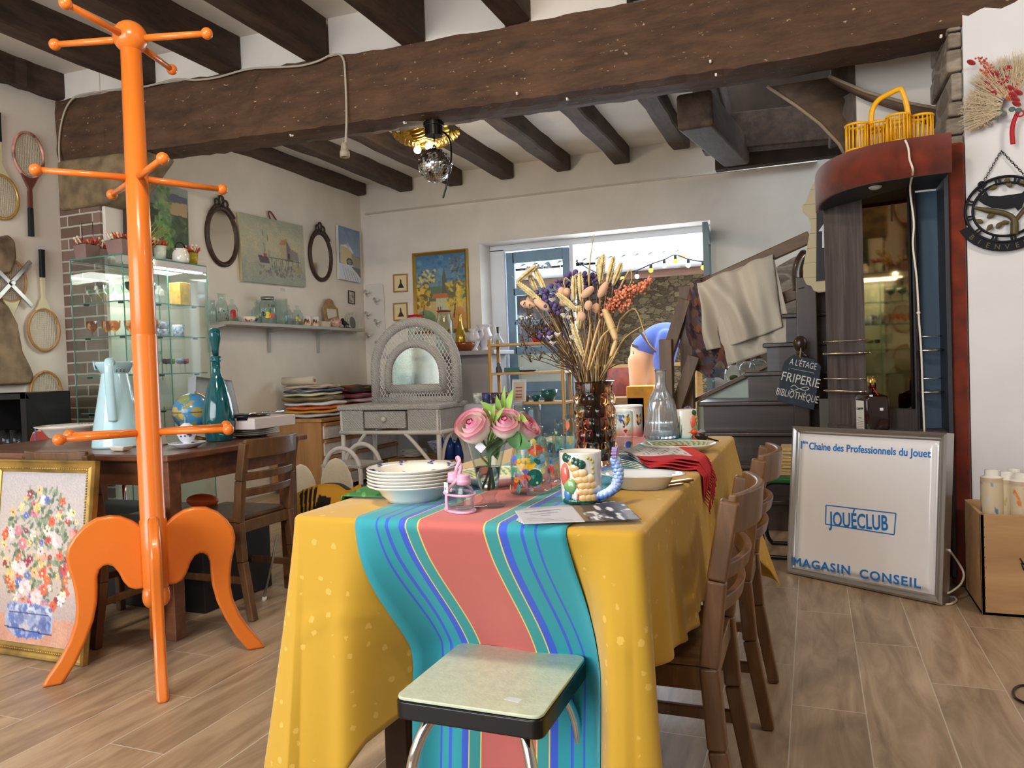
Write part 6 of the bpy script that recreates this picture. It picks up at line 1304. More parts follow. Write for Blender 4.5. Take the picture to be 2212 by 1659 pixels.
A = Art(60, 110, (128, 148, 182)); A.grad((112, 136, 176), (160, 172, 192), 0, .5); A.poly([(.06, .36), (.4, .30), (.66, .50), (.68, .72), (.06, .68)], (214, 200, 156)); A.poly([(.04, .36), (.30, .34), (.42, .28), (.70, .46), (.6, .46), (.42, .38)], (226, 230, 236)); A.poly([(.6, .48), (1, .55), (1, .72), (.6, .7)], (170, 160, 140)); A.ell(.48, .64, .14, .075, (60, 60, 66)); A.ell(.48, .64, .10, .05, (140, 140, 146)); A.poly([(0, .70), (.6, .70), (1, .92), (1, 1), (0, 1)], (216, 222, 232)); A.poly([(.55, .72), (1, .74), (1, .90)], (120, 112, 110))
for k in range(6): A.line(.15+.12*k, .74+.02*k, .28+.12*k, .98, .02, (140, 148, 166))
A.dab(0, .05, 1, .3, 24, .12, [(132, 152, 186), (150, 164, 190)], .3, 4)
picture('unframed snowy watermill canvas in the left wall corner', (725, 487), (771, 501), (728, 603), dict(X=XW), A, mat('white canvas edge', (214, 210, 204), .8))
A = Art(30, 44, (196, 192, 184)); A.dab(.15, .15, .85, .85, 30, .10, [(70, 70, 74), (150, 146, 140), (206, 202, 196)], .8)
picture('tiny dark framed print below the watermill canvas', (752, 627), (765, 630), (752, 655), dict(X=XW), A, None, .010, BLK, .012, name='framed_print')
A = Art(90, 90, (70, 84, 62)); A.grad((150, 156, 156), (120, 130, 120), 0, .3); A.poly([(.6, .18), (.68, .06), (.76, .16), (.98, .16), (.98, .42), (.58, .38)], (170, 146, 112)); A.poly([(.58, .20), (.66, .10), (.98, .12), (.98, .2), (.62, .24)], (90, 94, 110)); A.rect(.0, .4, 1, 1, (62, 82, 58)); A.dab(.45, .05, .7, .55, 70, .05, [(110, 146, 92), (136, 164, 110), (90, 124, 80)], .7, 3); A.dab(.4, .5, .75, .85, 60, .06, [(96, 142, 70), (120, 160, 84), (76, 116, 62)], .7, 5); A.dab(0, .4, .5, 1, 60, .07, [(48, 60, 40), (70, 92, 60), (36, 44, 34)], .7, 6); A.dab(.7, .4, 1, .95, 50, .05, [(76, 92, 68), (130, 134, 104), (56, 76, 58)], .6, 7)
picture('green castle and garden canvas on the wall behind the coat stand', (264, 372), (399, 413), (266, 540), dict(X=XW), A, mat('dark canvas edge', (60, 56, 44), .8))
SG = mat('grey painted shelf', (168, 164, 158), .5); sy0, sy1, sz = 4.80, 6.76, 1.455
t = thing('wall_shelf', 'long grey wall shelf carrying printed glass jars under the mirrors', 'shelf', (XR+.1, (sy0+sy1)/2, sz))
part(t, 'board', MB().box(XR, XR+.20, sy0, sy1, sz, sz+.028), SG, bevel=.003)
for px in (463, 590, 695):
 y = P(px, 720, X=XR+.06).y; part(t, 'bracket', MB().prism([(0, 0), (.17, 0), (.17, -.012), (.03, -.04), (.02, -.21), (0, -.21)], -.012, .024, Fr((XR, y, sz), (1, 0, 0), (0, 0, 1))), SG, bevel=.002)
XS = XR+.10; SZ = sz+.0285
def onshelf(px, off=0): q = P(px, 700, X=XS+off); return Vector((XS+off, q.y, SZ))
def jar(px, r, h, label, items=None, lid=None, shape=0, off=0, cat='jar', m=None, name='glass_jar'):
 c = onshelf(px, off); t = thing(name, label, cat, c, 'glass jars on the wall shelf'); k = h/.2
 if shape == 0: pr_ = [(0, 0), (r, 0), (r, h*.80), (r*.72, h*.90), (r*.66, h)]
 elif shape == 1: pr_ = [(0, 0), (r, 0), (r, h*.5), (r*.55, h*.78), (r*.6, h*.95), (r*.7, h)]
 else: pr_ = [(0, 0), (r*.9, 0), (r, h*.2), (r, h)]
 part(t, 'glass_body', MB().lathe(pr_+[(pr_[-1][0]-.003, h)]+[(a-.003 if a > .003 else 0, z+.004) for a, z in pr_[-2::-1]], c, 32), m or CLR)
 if lid == 'stopper': part(t, 'stopper', MB().lathe([(r*.55, h), (r*.5, h+.01), (r*.2, h+.014), (r*.4, h+.03), (r*.3, h+.045), (0, h+.047)], c, 24), CLR)
 elif lid: part(t, 'lid', MB().lathe([(r*.74, h-.012), (r*.76, h+.012), (0, h+.016)], c, 28), lid)
 if items: painted_patches(t, c, lambda z: float(np.interp(z, [p[1] for p in pr_[1:]], [p[0] for p in pr_[1:]])), 0, items)
 return t
E1 = -math.pi/3.2; LIDM = mat('grey metal lid', (150, 150, 150), .35, .7)
jar(461, .03, .17, 'clear bottle at the left end of the wall shelf behind the teal stopper', off=-.04, shape=1, cat='bottle', name='milk_bottle')
jar(481, .050, .225, 'milk bottle printed with small flowers on the wall shelf', [(E1+q*.25-.6, .02+.075*((q*37) % 10)/10, ['star', 'disc', 'leaf'][q % 3], .008, [(176, 50, 60), (70, 110, 70), (60, 60, 80)][q % 3]) for q in range(14)], shape=1, cat='bottle', name='milk_bottle')
jar(503, .045, .14, 'stoppered jar with a red label on the wall shelf', [(E1+.3, .075, 'disc', .026, (186, 40, 56)), (E1+.3, .055, 'disc', .026, (186, 40, 56))], 'stopper')
jar(555, .042, .14, 'stoppered jar with small blue print left of the big fruit jar', [(E1, .03, 'shell', .016, (70, 90, 160)), (E1+.3, .06, 'disc', .01, (230, 170, 50))], 'stopper', off=-.02)
o = jar(580, .073, .225, 'big lidded jar printed with fruit on the wall shelf', [(E1+.05, .075, 'disc', .028, (240, 200, 40)), (E1+.5, .07, 'disc', .02, (226, 80, 90)), (E1-.35, .08, 'disc', .018, (50, 90, 60)), (E1+.35, .11, 'leaf', .025, (60, 130, 70)), (E1-.1, .115, 'leaf', .02, (70, 140, 80)), (E1-.5, .10, 'disc', .01, (150, 40, 50))], LIDM)
oc = onshelf(580); text(o, 'jar_lettering', 'Kee', Fr(oc+Vector((.066, -.036, .155)), Vector((.48, .88, 0)), (0, 0, 1)), .04, mat('jar print', (46, 50, 60), .5), thick=.0006)
jar(609, .055, .235, 'tall plain clear jar right of the big fruit jar', None, None, 2, off=-.03)
jar(624, .036, .14, 'small stoppered jar with blue flowers on the wall shelf', [(E1+q*.3-.4, .03+.02*(q % 3), 'star', .009, (90, 110, 190)) for q in range(5)], 'stopper')
jar(643, .048, .14, 'stoppered jar with yellow lemons on the wall shelf', [(E1, .07, 'disc', .014, (214, 190, 60)), (E1+.5, .05, 'disc', .012, (214, 190, 60)), (E1+.2, .09, 'leaf', .015, (70, 120, 90))], 'stopper')
c = onshelf(533); t = thing('fruit_bowl', 'shallow white bowl with a red flower on the wall shelf', 'bowl', c); part(t, 'bowl_body', MB().lathe([(0, .004), (.05, 0), (.085, .05), (.082, .05), (.045, .008), (0, .008)], c, 36), CER)
mb = MB(); [mb.sphere(c+Vector((.05+.012*math.cos(q), -.035+.02*math.cos(q), .028+.012*math.sin(q))), .010, 8, 6, sc=(.5, 1, 1)) for q in range(6)]; part(t, 'flower_decoration', mb, mat('red enamel', (176, 50, 50), .3), kind='stuff')
for k, px in enumerate((662, 680)):
 c = onshelf(px); t = thing('fruit_mug', ['white mug printed with fruit, left of the pair on the wall shelf', 'white mug printed with fruit, right of the pair on the wall shelf'][k], 'mug', c, 'fruit mugs'); part(t, 'cup', MB().lathe([(0, 0), (.036, 0), (.04, .02), (.042, .095), (.039, .095), (.036, .02), (0, .01)], c, 30), CER)
 painted_patches(t, c, lambda z: .041, 0, [(E1+.2*q-.5, .03+.04*((q*7) % 3)/3, ['disc', 'leaf'][q % 2], .013, [(206, 150, 60), (120, 50, 50), (60, 50, 50)][q % 3]) for q in range(8)])
c = onshelf(700); solo('biscuit_tin', 'little cream tin on the wall shelf', 'tin', MB().box(c.x-.035, c.x+.035, c.y-.06, c.y+.06, SZ, SZ+.055), mat('cream tin', (206, 196, 174), .4), bevel=.004)
c = onshelf(722); t = thing('tureen', 'round fruit painted tureen on the wall shelf', 'tureen', c); part(t, 'bowl_body', MB().lathe([(0, 0), (.04, 0), (.07, .03), (.075, .06), (.06, .085), (.02, .10), (0, .10)], c, 32), mat('brown cream glaze', (176, 140, 126), .25, var=.35, vs=30))
fr = Fr(Vector((XR+.06, P(717, 690, X=XR+.06).y, SZ)), (0, 1, 0), (-.12, 0, 1)); t = thing('arched_mirror', 'little arched wooden table mirror standing on the wall shelf', 'mirror', fr.o)
sh = [(-.12, 0), (.12, 0), (.12, .20)]+[(.07*math.cos(a)+.0, .235+.06*math.sin(a)) for a in [math.pi*k/14 for k in range(15)]]+[(-.12, .20)]
part(t, 'frame', MB().prism(sh, 0, .018, fr), mat('pale carved wood', (152, 120, 82), .5, var=.15, vs=20), bevel=.004); part(t, 'mirror_glass', MB().prism([(-.08, .03), (.08, .03), (.08, .19), (-.08, .19)], .018, .003, fr), MIR)
c = onshelf(744); t = thing('bird_figurine', 'small black and brown bird figurine at the right of the wall shelf', 'figurine', c); part(t, 'bird', MB().sphere(c+Vector((0, 0, .055)), .03, 14, 10, sc=(.7, 1.3, .8)).sphere(c+Vector((0, -.03, .085)), .018, 12, 8).bar(c+Vector((0, .02, .055)), c+Vector((0, .075, .04)), .02, .008), mat('black bird', (34, 32, 34), .5)); part(t, 'base', MB().box(c.x-.03, c.x+.03, c.y-.05, c.y+.07, SZ, SZ+.012), DKW); part(t, 'legs', MB().cyl(c+Vector((0, -.008, .01)), c+Vector((0, -.005, .04)), .004, n=8).cyl(c+Vector((0, .008, .01)), c+Vector((0, .008, .04)), .004, n=8), BLK)
fr = Fr(P(760, 698, X=XR+.03), (0, 1, 0), (-.1, 0, 1)); A = Art(80, 20, (196, 196, 184)); A.rect(0, 0, 1, .55, (92, 100, 96)); A.dab(0, .6, 1, 1, 60, .03, [(120, 130, 110), (226, 222, 212)], .7)
t = thing('souvenir_plate', 'grey patterned plate propped at the end of the wall shelf', 'plate', fr.o); part(t, 'plate_face', A.mesh(lambda u, v: fr(.095*v*math.cos(2*math.pi*u), .115*v*math.sin(2*math.pi*u), .006+.012*v*v)), vcol('plate print', .3)); part(t, 'plate_back', MB().prism([(.095*math.cos(2*math.pi*k/40), .115*math.sin(2*math.pi*k/40)) for k in range(40)], -.002, .006, fr), CER)
# ================================================================== BACK WALL PICTURES
YW = YB-.004
fr = Fr(P(812, 690, Y=YW), (1, 0, 0), (0, 0, 1)); a = P(790, 612, Y=YW); b_ = P(836, 762, Y=YW); w, h = b_.x-a.x, a.z-b_.z; WHB = mat('white hook board', (218, 212, 206), .45)
t = thing('hook_board', 'white rounded board with rows of white coat hooks in the wall corner', 'hook board', fr.o); part(t, 'board', MB().prism([(p.x, p.y) for p in rpoly([Vector((-w/2, -h/2, 0)), Vector((w/2, -h/2, 0)), Vector((w/2, h/2, 0)), Vector((-w/2, h/2, 0))], .05)], 0, .016, fr), WHB, bevel=.004)
for i in range(3):
 for j in range(2): c = (-.07+.11*j-.0*i, h/2-.10-.23*i-.09*j); part(t, 'hook', MB().tube([fr(c[0]-.04, c[1]+.03, .02), fr(c[0]+.01, c[1]+.01, .05), fr(c[0]+.05, c[1]+.008, .10)], [.016, .013, .008], 10).tube([fr(c[0]-.03, c[1], .02), fr(c[0]+.0, c[1]-.03, .04), fr(c[0]+.02, c[1]-.028, .06)], [.010, .008, .006], 8), WHB)
def silhouette(y0, k, label):
 A = Art(40, 50, (222, 204, 160)); A.rect(.1, .08, .9, .92, (232, 218, 180)); A.rect(.12, .1, .88, .9, (226, 208, 162)); c = [(30, 26, 24), (70, 34, 26)][k]; A.ell(.52, .30, .045, .05, c); A.poly([(.46, .34), (.58, .34), (.60, .55), (.46, .55)], c); A.poly([(.46, .5), (.6, .5), (.80, .82), (.26, .82)], c)
 picture(label, (850, y0+2), (881, y0), (850, y0+41), dict(Y=YW), A, None, .014, WRD, .015, name='silhouette_print', grp='silhouette prints', cat='print')
silhouette(591, 0, 'small framed silhouette of a lady in black, upper of the two'); silhouette(653, 1, 'small framed silhouette of a lady in brown, lower of the two')
A = Art(90, 130, (92, 128, 160)); A.grad((70, 116, 160), (120, 146, 160), 0, .45); A.dab(0, 0, 1, .4, 60, .05, [(60, 104, 150), (110, 150, 176), (84, 124, 150)], .6, 2); A.dab(.05, .2, .4, .36, 40, .03, [(220, 200, 120), (206, 186, 110), (96, 86, 70)], .8, 3); A.rect(0, .42, 1, .62, (96, 120, 96)); A.rect(0, .62, 1, 1, (196, 168, 120)); A.poly([(.53, .3), (.57, .18), (.61, .3), (.62, .55), (.52, .55)], (96, 96, 84)); A.poly([(.3, .58), (.34, .52), (.62, .52), (.66, .58)], (190, 110, 60)); A.poly([(.40, .58), (.66, .58), (.66, .75), (.40, .75)], (190, 190, 150)); A.dab(.0, .38, .28, .70, 90, .045, [(222, 190, 70), (200, 160, 60), (110, 90, 60)], .8, 5); A.dab(.62, .38, .98, .72, 100, .045, [(226, 196, 80), (196, 170, 70), (120, 100, 70)], .8, 6); A.dab(.68, .05, .98, .36, 50, .03, [(100, 106, 110), (140, 150, 150), (84, 84, 80)], .7, 7)
A.ell(.18, .86, .2, .13, (120, 140, 104)); A.ell(.85, .86, .13, .16, (214, 150, 80)); A.rect(.42, .70, .45, .77, (180, 60, 60)); A.rect(.47, .70, .49, .76, (50, 90, 140)); A.line(.15, .66, .12, .8, .02, (90, 70, 50)); A.line(.78, .66, .75, .84, .025, (90, 70, 50)); A.noise(.12)
GF2 = mat('bright gold frame', (190, 152, 70), .3, .7)
picture('gold framed naive painting of a church among golden trees on the back wall', (893, 548), (1012, 537), (897, 722), dict(Y=YW), A, None, .035, GF2, .04)
# ================================================================== MANTEL WITH GLASS AND JUGS
GRY = mat('grey mantel paint', (168, 166, 170), .5)
mx0, mx1 = P(832, 760, Y=6.6).x, P(1052, 760, Y=6.6).x; t = thing('mantelpiece', 'grey painted mantelpiece against the back wall behind the wicker vanity', 'mantelpiece', ((mx0+mx1)/2, 6.8, 0))
part(t, 'shelf_top', MB().box(mx0, mx1+.09, 6.55, YB-.005, 1.165, 1.205), GRY, bevel=.006)
part(t, 'side', MB().box(mx1-.30, mx1, 6.66, YB-.005, 0, 1.165), GRY, bevel=.004); part(t, 'side', MB().box(mx0, mx0+.3, 6.66, YB-.005, 0, 1.165), GRY, bevel=.004); part(t, 'frieze', MB().box(mx0+.3, mx1-.3, 6.68, YB-.005, .8, 1.165), GRY)
MZ = 1.2055
def onm(px, Y_=6.75): q = P(px, 760, Y=Y_); return Vector((q.x, Y_, MZ))
c = onm(900); t = thing('storage_jar', 'glass storage jar with a red lid behind the vanity arch', 'jar', c); part(t, 'glass_body', MB().lathe([(0, 0), (.075, 0), (.08, .02), (.08, .32), (.07, .335), (.067, .33), (.076, .31), (.076, .01), (0, .006)], c, 32), CLR); part(t, 'lid', MB().lathe([(0, .39), (.075, .385), (.078, .33), (.07, .33)], c, 32), mat('red lid', (168, 28, 34), .35))
c = onm(962); t = thing('swing_top_jar', 'tall clear preserving jar with a red rim in front of the church painting', 'jar', c); part(t, 'glass_body', MB().lathe([(0, 0), (.085, 0), (.088, .02), (.088, .30), (.066, .35), (.066, .40), (.062, .40), (.062, .35), (.083, .30), (.083, .01), (0, .006)], c, 36), CLR); part(t, 'seal', MB().tube([c+Vector((.067*math.cos(2*math.pi*k/24), .067*math.sin(2*math.pi*k/24), .405)) for k in range(24)], .006, 6, closed=True), mat('red rubber seal', (140, 60, 44), .6))
c = onm(996, 6.68); solo('gold_bottle', 'slender gold glass bottle in front of the church painting', 'bottle', MB().lathe([(0, 0), (.045, 0), (.055, .06), (.05, .16), (.022, .26), (.014, .34), (.018, .36), (.013, .36), (0, .2)], c, 36, wob=lambda g, z: 1+.04*math.sin(g*8)), mat('gold lustre glass', (176, 146, 50), .15, .4))
c = onm(1003, 6.62); solo('amber_bowl', 'amber pressed glass bowl on the mantelpiece', 'bowl', MB().lathe([(0, 0), (.07, 0), (.11, .05), (.12, .085), (.115, .085), (.10, .05), (.06, .012), (0, .01)], c, 36, wob=lambda g, z: 1+.03*math.sin(g*12)), mat('amber pressed glass', (176, 96, 50), .12, trans=.5))
def jug(px, Y_, r, h, label, hd):
 c = onm(px, Y_); t = thing('white_jug', label, 'jug', c, 'white jugs on the mantelpiece'); JW = mat('lilac white earthenware', (206, 200, 208), .25, coat=.2)
 part(t, 'body', MB().lathe([(0, 0), (r*.62, 0), (r*.55, .012), (r*.45, .03), (r*.9, h*.40), (r, h*.55), (r*.75, h*.78), (r*.66, h*.86), (r*.86, h), (r*.82, h), (r*.6, h*.86), (r*.9, h*.55), (0, .04)], c, 36), JW); mb = MB().tube(smooth([c+Vector((hd*r*.75, -.02, h*.94)), c+Vector((hd*r*1.5, -.03, h*.92)), c+Vector((hd*r*1.6, -.03, h*.66)), c+Vector((hd*r*.9, -.02, h*.46))], 5), .011, 10); part(t, 'handle', mb, JW)
jug(1025, 6.66, .062, .21, 'shorter white jug on the mantelpiece with its handle to the right', 1); jug(1047, 6.78, .08, .25, 'taller lilac white jug at the right end of the mantelpiece', 1)
# ================================================================== WICKER VANITY
def m_wicker():
 m, t, b = nt('white wicker'); L = t.links.new; tc = N(t, 'ShaderNodeTexCoord'); w1 = N(t, 'ShaderNodeTexWave', i_Scale=26.0, i_Distortion=1.2); w1.bands_direction = 'DIAGONAL'; w2 = N(t, 'ShaderNodeTexWave', i_Scale=40.0, i_Distortion=1.0); w2.bands_direction = 'Z'
 L(tc.outputs['Object'], w1.inputs['Vector']); L(tc.outputs['Object'], w2.inputs['Vector']); mx = N(t, 'ShaderNodeMath', operation='MULTIPLY'); L(w1.outputs['Fac'], mx.inputs[0]); L(w2.outputs['Fac'], mx.inputs[1])
 r = ramp(t, [(0, (168, 164, 160)), (.35, (212, 208, 204))]); L(mx.outputs[0], r.inputs[0]); L(r.outputs[0], b.inputs['Base Color']); b.inputs['Roughness'].default_value = .6
 bp = N(t, 'ShaderNodeBump', i_Strength=.9, i_Distance=.008); L(mx.outputs[0], bp.inputs['Height']); L(bp.outputs[0], b.inputs['Normal']); return m
WK = m_wicker(); WKP = mat('white rattan', (206, 200, 194), .5, bump=.2, bs=50)
vx0, vx1, vy0, vy1, vz = P(733, 890, Y=5.45).x, P(948, 890, Y=5.45).x, 5.45, 5.98, .765
t = thing('wicker_vanity', 'white wicker dressing table with arched mirror and one small drawer', 'dressing table', ((vx0+vx1)/2, (vy0+vy1)/2, 0))
part(t, 'tabletop', MB().box(vx0-.02, vx1+.02, vy0-.02, vy1, vz-.045, vz), WK, bevel=.018, seg=3)
mw = (vx1-vx0); s1, s2 = vx0+mw*.245, vx0+mw*.66
part(t, 'side_panel', MB().box(vx0, s1, vy0, vy1, .545, vz-.045), WK, bevel=.006); part(t, 'side_panel', MB().box(s2+.03, vx1, vy0, vy1, .545, vz-.045), WK, bevel=.006); d = part(t, 'drawer', MB().box(s1+.015, s2+.015, vy0-.006, vy1-.1, .57, vz-.055), WK, bevel=.008)
part(d, 'knob', MB().sphere(((s1+s2)/2+.015, vy0-.022, .645), .022, 14, 10), WKP); part(t, 'drawer_rail', MB().tube([(vx0, vy0, .535), (vx1, vy0, .535)], .017, 10).tube([(vx1, vy0, .535), (vx1, vy1, .535)], .017, 10), WKP)
for x in (vx0+.018, vx1-.018):
 for y in (vy0+.018, vy1-.018): part(t, 'leg', MB().tube([(x, y, 0), (x, y, vz-.04)], .020, 12), WKP)
def lattice(root, nm, fr, poly, step=.035, m=WKP):
 mb = MB(); xs = [p[0] for p in poly]; ys = [p[1] for p in poly]
 def inside(x, y):
  r = False; n = len(poly)
  for i in range(n):
   (x1, y1), (x2, y2) = poly[i], poly[(i+1) % n]
   if (y1 > y) != (y2 > y) and x < (x2-x1)*(y-y1)/(y2-y1)+x1: r = not r
  return r
 for s in (-1, 1):
  k = -60
  while k < 60:
   c0 = k*step; run = []; u = min(ys)
   while u <= max(ys)+1e-6:
    x = c0+s*u*.6
    if inside(x, u): run.append((x, u))
    elif len(run) > 1: mb.tube([fr(*run[0], 0), fr(*run[-1], 0)], .0032, 5, cap=False); run = []
    else: run = []
    u += .012
   if len(run) > 1: mb.tube([fr(*run[0], 0), fr(*run[-1], 0)], .0032, 5, cap=False)
   k += 1
 if mb.v: part(root, nm, mb, m, kind='stuff')
ff = Fr((0, vy0, 0), (1, 0, 0), (0, 0, 1)); aw = mw*.245
for a, b_ in ((vx0+.02, s1), (vx1-.02, s2+.03)):
 part(t, 'arch_brace', MB().tube(smooth([(b_+(b_-a)*.1, vy0, .53), (b_-(b_-a)*.25, vy0, .44), (a+(b_-a)*.12, vy0, .24), (a, vy0, .10)], 6), .016, 10), WKP)
 lattice(t, 'lattice', ff, [(a, .53), (b_-(b_-a)*.1, .53), (b_-(b_-a)*.3, .42), (a+(b_-a)*.1, .22), (a, .16)])
part(t, 'arch_brace', MB().tube([(vx1-.01, vy0+.03+.47*(1-math.cos(a))/2, .16+.36*math.sin(a)) for a in [math.pi*k/14 for k in range(15)]], .015, 10), WKP)
ax = P(897, 800, Y=5.80).x; ay = 5.80
def arch(hw, z0, z1, n=26): return [(ax-hw, ay, z0)]+[(ax-hw*math.cos(a), ay, z1-hw*1.0+hw*1.0*math.sin(a)) for a in [math.pi*k/n for k in range(n+1)]]+[(ax+hw, ay, z0)]
part(t, 'mirror_frame', MB().tube(arch(.395, vz, 1.455), .042, 14, up=(0, 1, 0)), WK); part(t, 'inner_arch', MB().tube(arch(.265, .87, 1.27), .036, 14, up=(0, 1, 0)).tube([(ax-.265, ay, .885), (ax+.265, ay, .885)], .036, 14), WK)
part(t, 'base_rail', MB().tube([(ax-.40, ay, vz+.02), (ax+.40, ay, vz+.02)], .03, 12), WK)
fr = Fr((ax, ay, 0), (1, 0, 0), (0, 0, 1)); part(t, 'mirror_glass', MB().prism([(x-ax, z) for x, y, z in arch(.245, .89, 1.255)], -.004, .008, fr), MIR)
lattice(t, 'lattice', Fr((ax, ay+.0, 0), (1, 0, 0), (0, 0, 1)), [(-.38, .80), (-.38, 1.06)]+[(-.38*math.cos(a), 1.06+.38*math.sin(a)) for a in [math.pi*k/16 for k in range(17)]]+[(.38, .80), (.275, .80), (.275, 1.0)]+[(.275*math.cos(a), 1.01+.275*math.sin(a)) for a in [math.pi*k/16 for k in range(17)]]+[(-.275, .80)], .034)
lattice(t, 'lattice', Fr((ax, ay, 0), (1, 0, 0), (0, 0, 1)), [(-.275, .79), (.275, .79), (.275, .86), (-.275, .86)], .026)
t = thing('wicker_stool', 'small white wicker stool tucked in front of the vanity', 'stool', (vx0+.28, 5.20, 0)); x0, x1, y0, y1 = vx0+.08, vx0+.46, 5.04, 5.38
part(t, 'seat', MB().box(x0, x1, y0, y1, .29, .32), WK, bevel=.012)
for y in (y0+.02, y1-.02): part(t, 'arch_leg', MB().tube([(x0+.02, y, 0)]+[((x0+x1)/2-(x1-x0-.04)/2*math.cos(a), y, .25+.20*math.sin(a)) for a in [math.pi*k/14 for k in range(15)]]+[(x1-.02, y, 0)], .018, 10), WKP)
lattice(t, 'lattice', Fr((0, y0+.02, 0), (1, 0, 0), (0, 0, 1)), [(x0+.03, .08), (x1-.03, .08), (x1-.03, .28), (x0+.03, .28)])
solo('low_crate', 'low wooden crate under the vanity holding crockery', 'crate', MB().box(-3.62, -2.90, 6.02, 6.48, 0, .24), WRD, bevel=.006)
for k in range(5):
 c = Vector((-3.46, 6.22, .2405+.012*k)); solo('dinner_plate', '%s white plate of the stack under the vanity' % ['lowest', 'second', 'middle', 'fourth', 'topmost'][k], 'plate', MB().lathe([(0, .003), (.08, 0), (.13, .016), (.128, .018), (.08, .007), (0, .006)], c, 36), CER, 'plates under the vanity')
c = Vector((-3.17, 6.25, .2405)); solo('soup_tureen', 'white bowl with blue flowers beside the plates under the vanity', 'bowl', MB().lathe([(0, .0), (.06, 0), (.12, .10), (.14, .14), (.135, .14), (.11, .10), (0, .02)], c, 36), BLW)
for k in range(3):
 c = Vector((-3.09+.085*k, 6.08, .2405)); t = thing('cleaning_bottle', '%s blue bottle seen under the right side of the vanity' % ['left', 'middle', 'right'][k], 'bottle', c, 'blue bottles under the vanity'); part(t, 'body', MB().lathe([(0, 0), (.04, 0), (.042, .14), (.02, .17), (.018, .19), (0, .19)], c, 20), mat('blue liquid bottle', (44, 76, 150), .2)); part(t, 'cap', MB().cyl(c+Vector((0, 0, .19)), c+Vector((0, 0, .22)), .016, n=12), CER)
t = thing('chest_of_drawers', 'light wood chest with white fronted drawers under the cloth piles', 'chest', (-4.16, 6.1, 0)); cx0, cx1, cy0, cy1, cz = -4.44, -3.90, 5.42, 6.85, .655; BEE = wood('honey beech', (150, 104, 62), (190, 142, 92), 'Z', 12, .4); BEX = wood('honey beech rail', (150, 104, 62), (190, 142, 92), 'Y', 12, .4)
part(t, 'carcass', MB().box(cx0, cx1, cy0, cy1, .05, cz-.03), BEE, bevel=.004); part(t, 'worktop', MB().box(cx0, cx1+.02, cy0-.015, cy1, cz-.03, cz), BEX, bevel=.006)
for k in range(4):
 z1 = cz-.045-.145*k; d = part(t, 'drawer', MB().box(cx1, cx1+.012, cy0+.03, cy1-.03, z1-.13, z1-.02), mat('white drawer front', (220, 212, 208), .5, var=.05, vs=20)); part(d, 'pull_rail', MB().box(cx1+.002, cx1+.028, cy0+.03, cy1-.03, z1-.022, z1+.006), BEX, bevel=.004)
def folded(x0, x1, y0, y1, z, h, label, A, seed):
 g = random.Random(seed); ph = g.uniform(0, 6)
 def fn(u, v):
  a = 2*math.pi*v; cx_, cy_ = (x0+x1)/2, (y0+y1)/2; rx, ry = (x1-x0)/2, (y1-y0)/2
  lat = u*math.pi-math.pi/2; c_ = abs(math.cos(lat))**.35; s_ = math.copysign(abs(math.sin(lat))**.8, math.sin(lat)); q = (abs(math.cos(a))**8+abs(math.sin(a))**8)**(-1/8)
  return (cx_+rx*q*math.cos(a)*c_*(1+.03*math.sin(a*3+ph)), cy_+ry*q*math.sin(a)*c_, z+h/2+h/2*s_*(1+.15*math.sin(a*2+ph)*c_)+.004*math.sin(a*5+ph)*c_)
 return solo('folded_cloth', label, 'cloth', A.mesh(fn), vcol('printed cotton', .85), 'folded fabrics on the chest')
FC = [((196, 192, 198), [(180, 178, 190)], 'grey white sheet lowest in the left cloth pile'), ((206, 150, 60), [(220, 170, 80)], 'mustard yellow cloth low in the left cloth pile'), ((206, 104, 52), [(190, 84, 40), (220, 130, 70)], 'burnt orange cloth in the left cloth pile'), ((222, 218, 218), [(236, 232, 230)], 'plain white cloth in the middle of the left cloth pile'), ((116, 98, 72), [(84, 70, 52), (160, 140, 104)], 'brown flowered cloth of the left cloth pile'), ((206, 200, 170), [(170, 176, 140), (226, 222, 200)], 'cream green cloth upper in the left cloth pile'), ((74, 76, 96), [(150, 150, 160), (40, 44, 70), (200, 196, 190)], 'navy patterned cloth near the top of the left cloth pile'), ((196, 182, 162), [(160, 146, 130), (110, 40, 48)], 'beige cloth on top of the left cloth pile')]
z = cz+.002
for k, (bgc, cs_, lb) in enumerate(FC):
 A = Art(30, 40, bgc); A.dab(0, 0, 1, 1, 50, .06, cs_, .8, k); h = [.035, .03, .035, .04, .05, .03, .035, .04][k]; folded(-4.38+.01*(k % 3), -3.93-.012*k, 5.48+.015*(k % 4), 5.98-.02*(k % 3), z, h, lb, A, k); z += h*.98
FC2 = [((150, 124, 96), [(90, 76, 66), (190, 160, 120)], 'brown paisley cloth lowest in the right cloth pile'), ((190, 120, 66), [(140, 90, 60), (214, 160, 100)], 'rust print cloth second in the right cloth pile'), ((206, 178, 180), [(226, 206, 204), (190, 140, 150)], 'pink lace cloth in the middle of the right cloth pile'), ((140, 60, 74), [(96, 90, 96), (170, 160, 160)], 'wine red silky cloth of the right cloth pile'), ((60, 50, 44), [(200, 80, 50), (30, 28, 26), (190, 170, 110)], 'dark cloth with orange flowers on top of the right cloth pile')]
z = cz+.002
for k, (bgc, cs_, lb) in enumerate(FC2):
 A = Art(30, 40, bgc); A.dab(0, 0, 1, 1, 50, .06, cs_, .8, k+20); h = [.04, .05, .05, .045, .075][k]; folded(-4.36, -3.92-.02*k, 6.12+.02*(k % 3), 6.66-.03*(k % 2), z, h, lb, A, k+30); z += h*.98
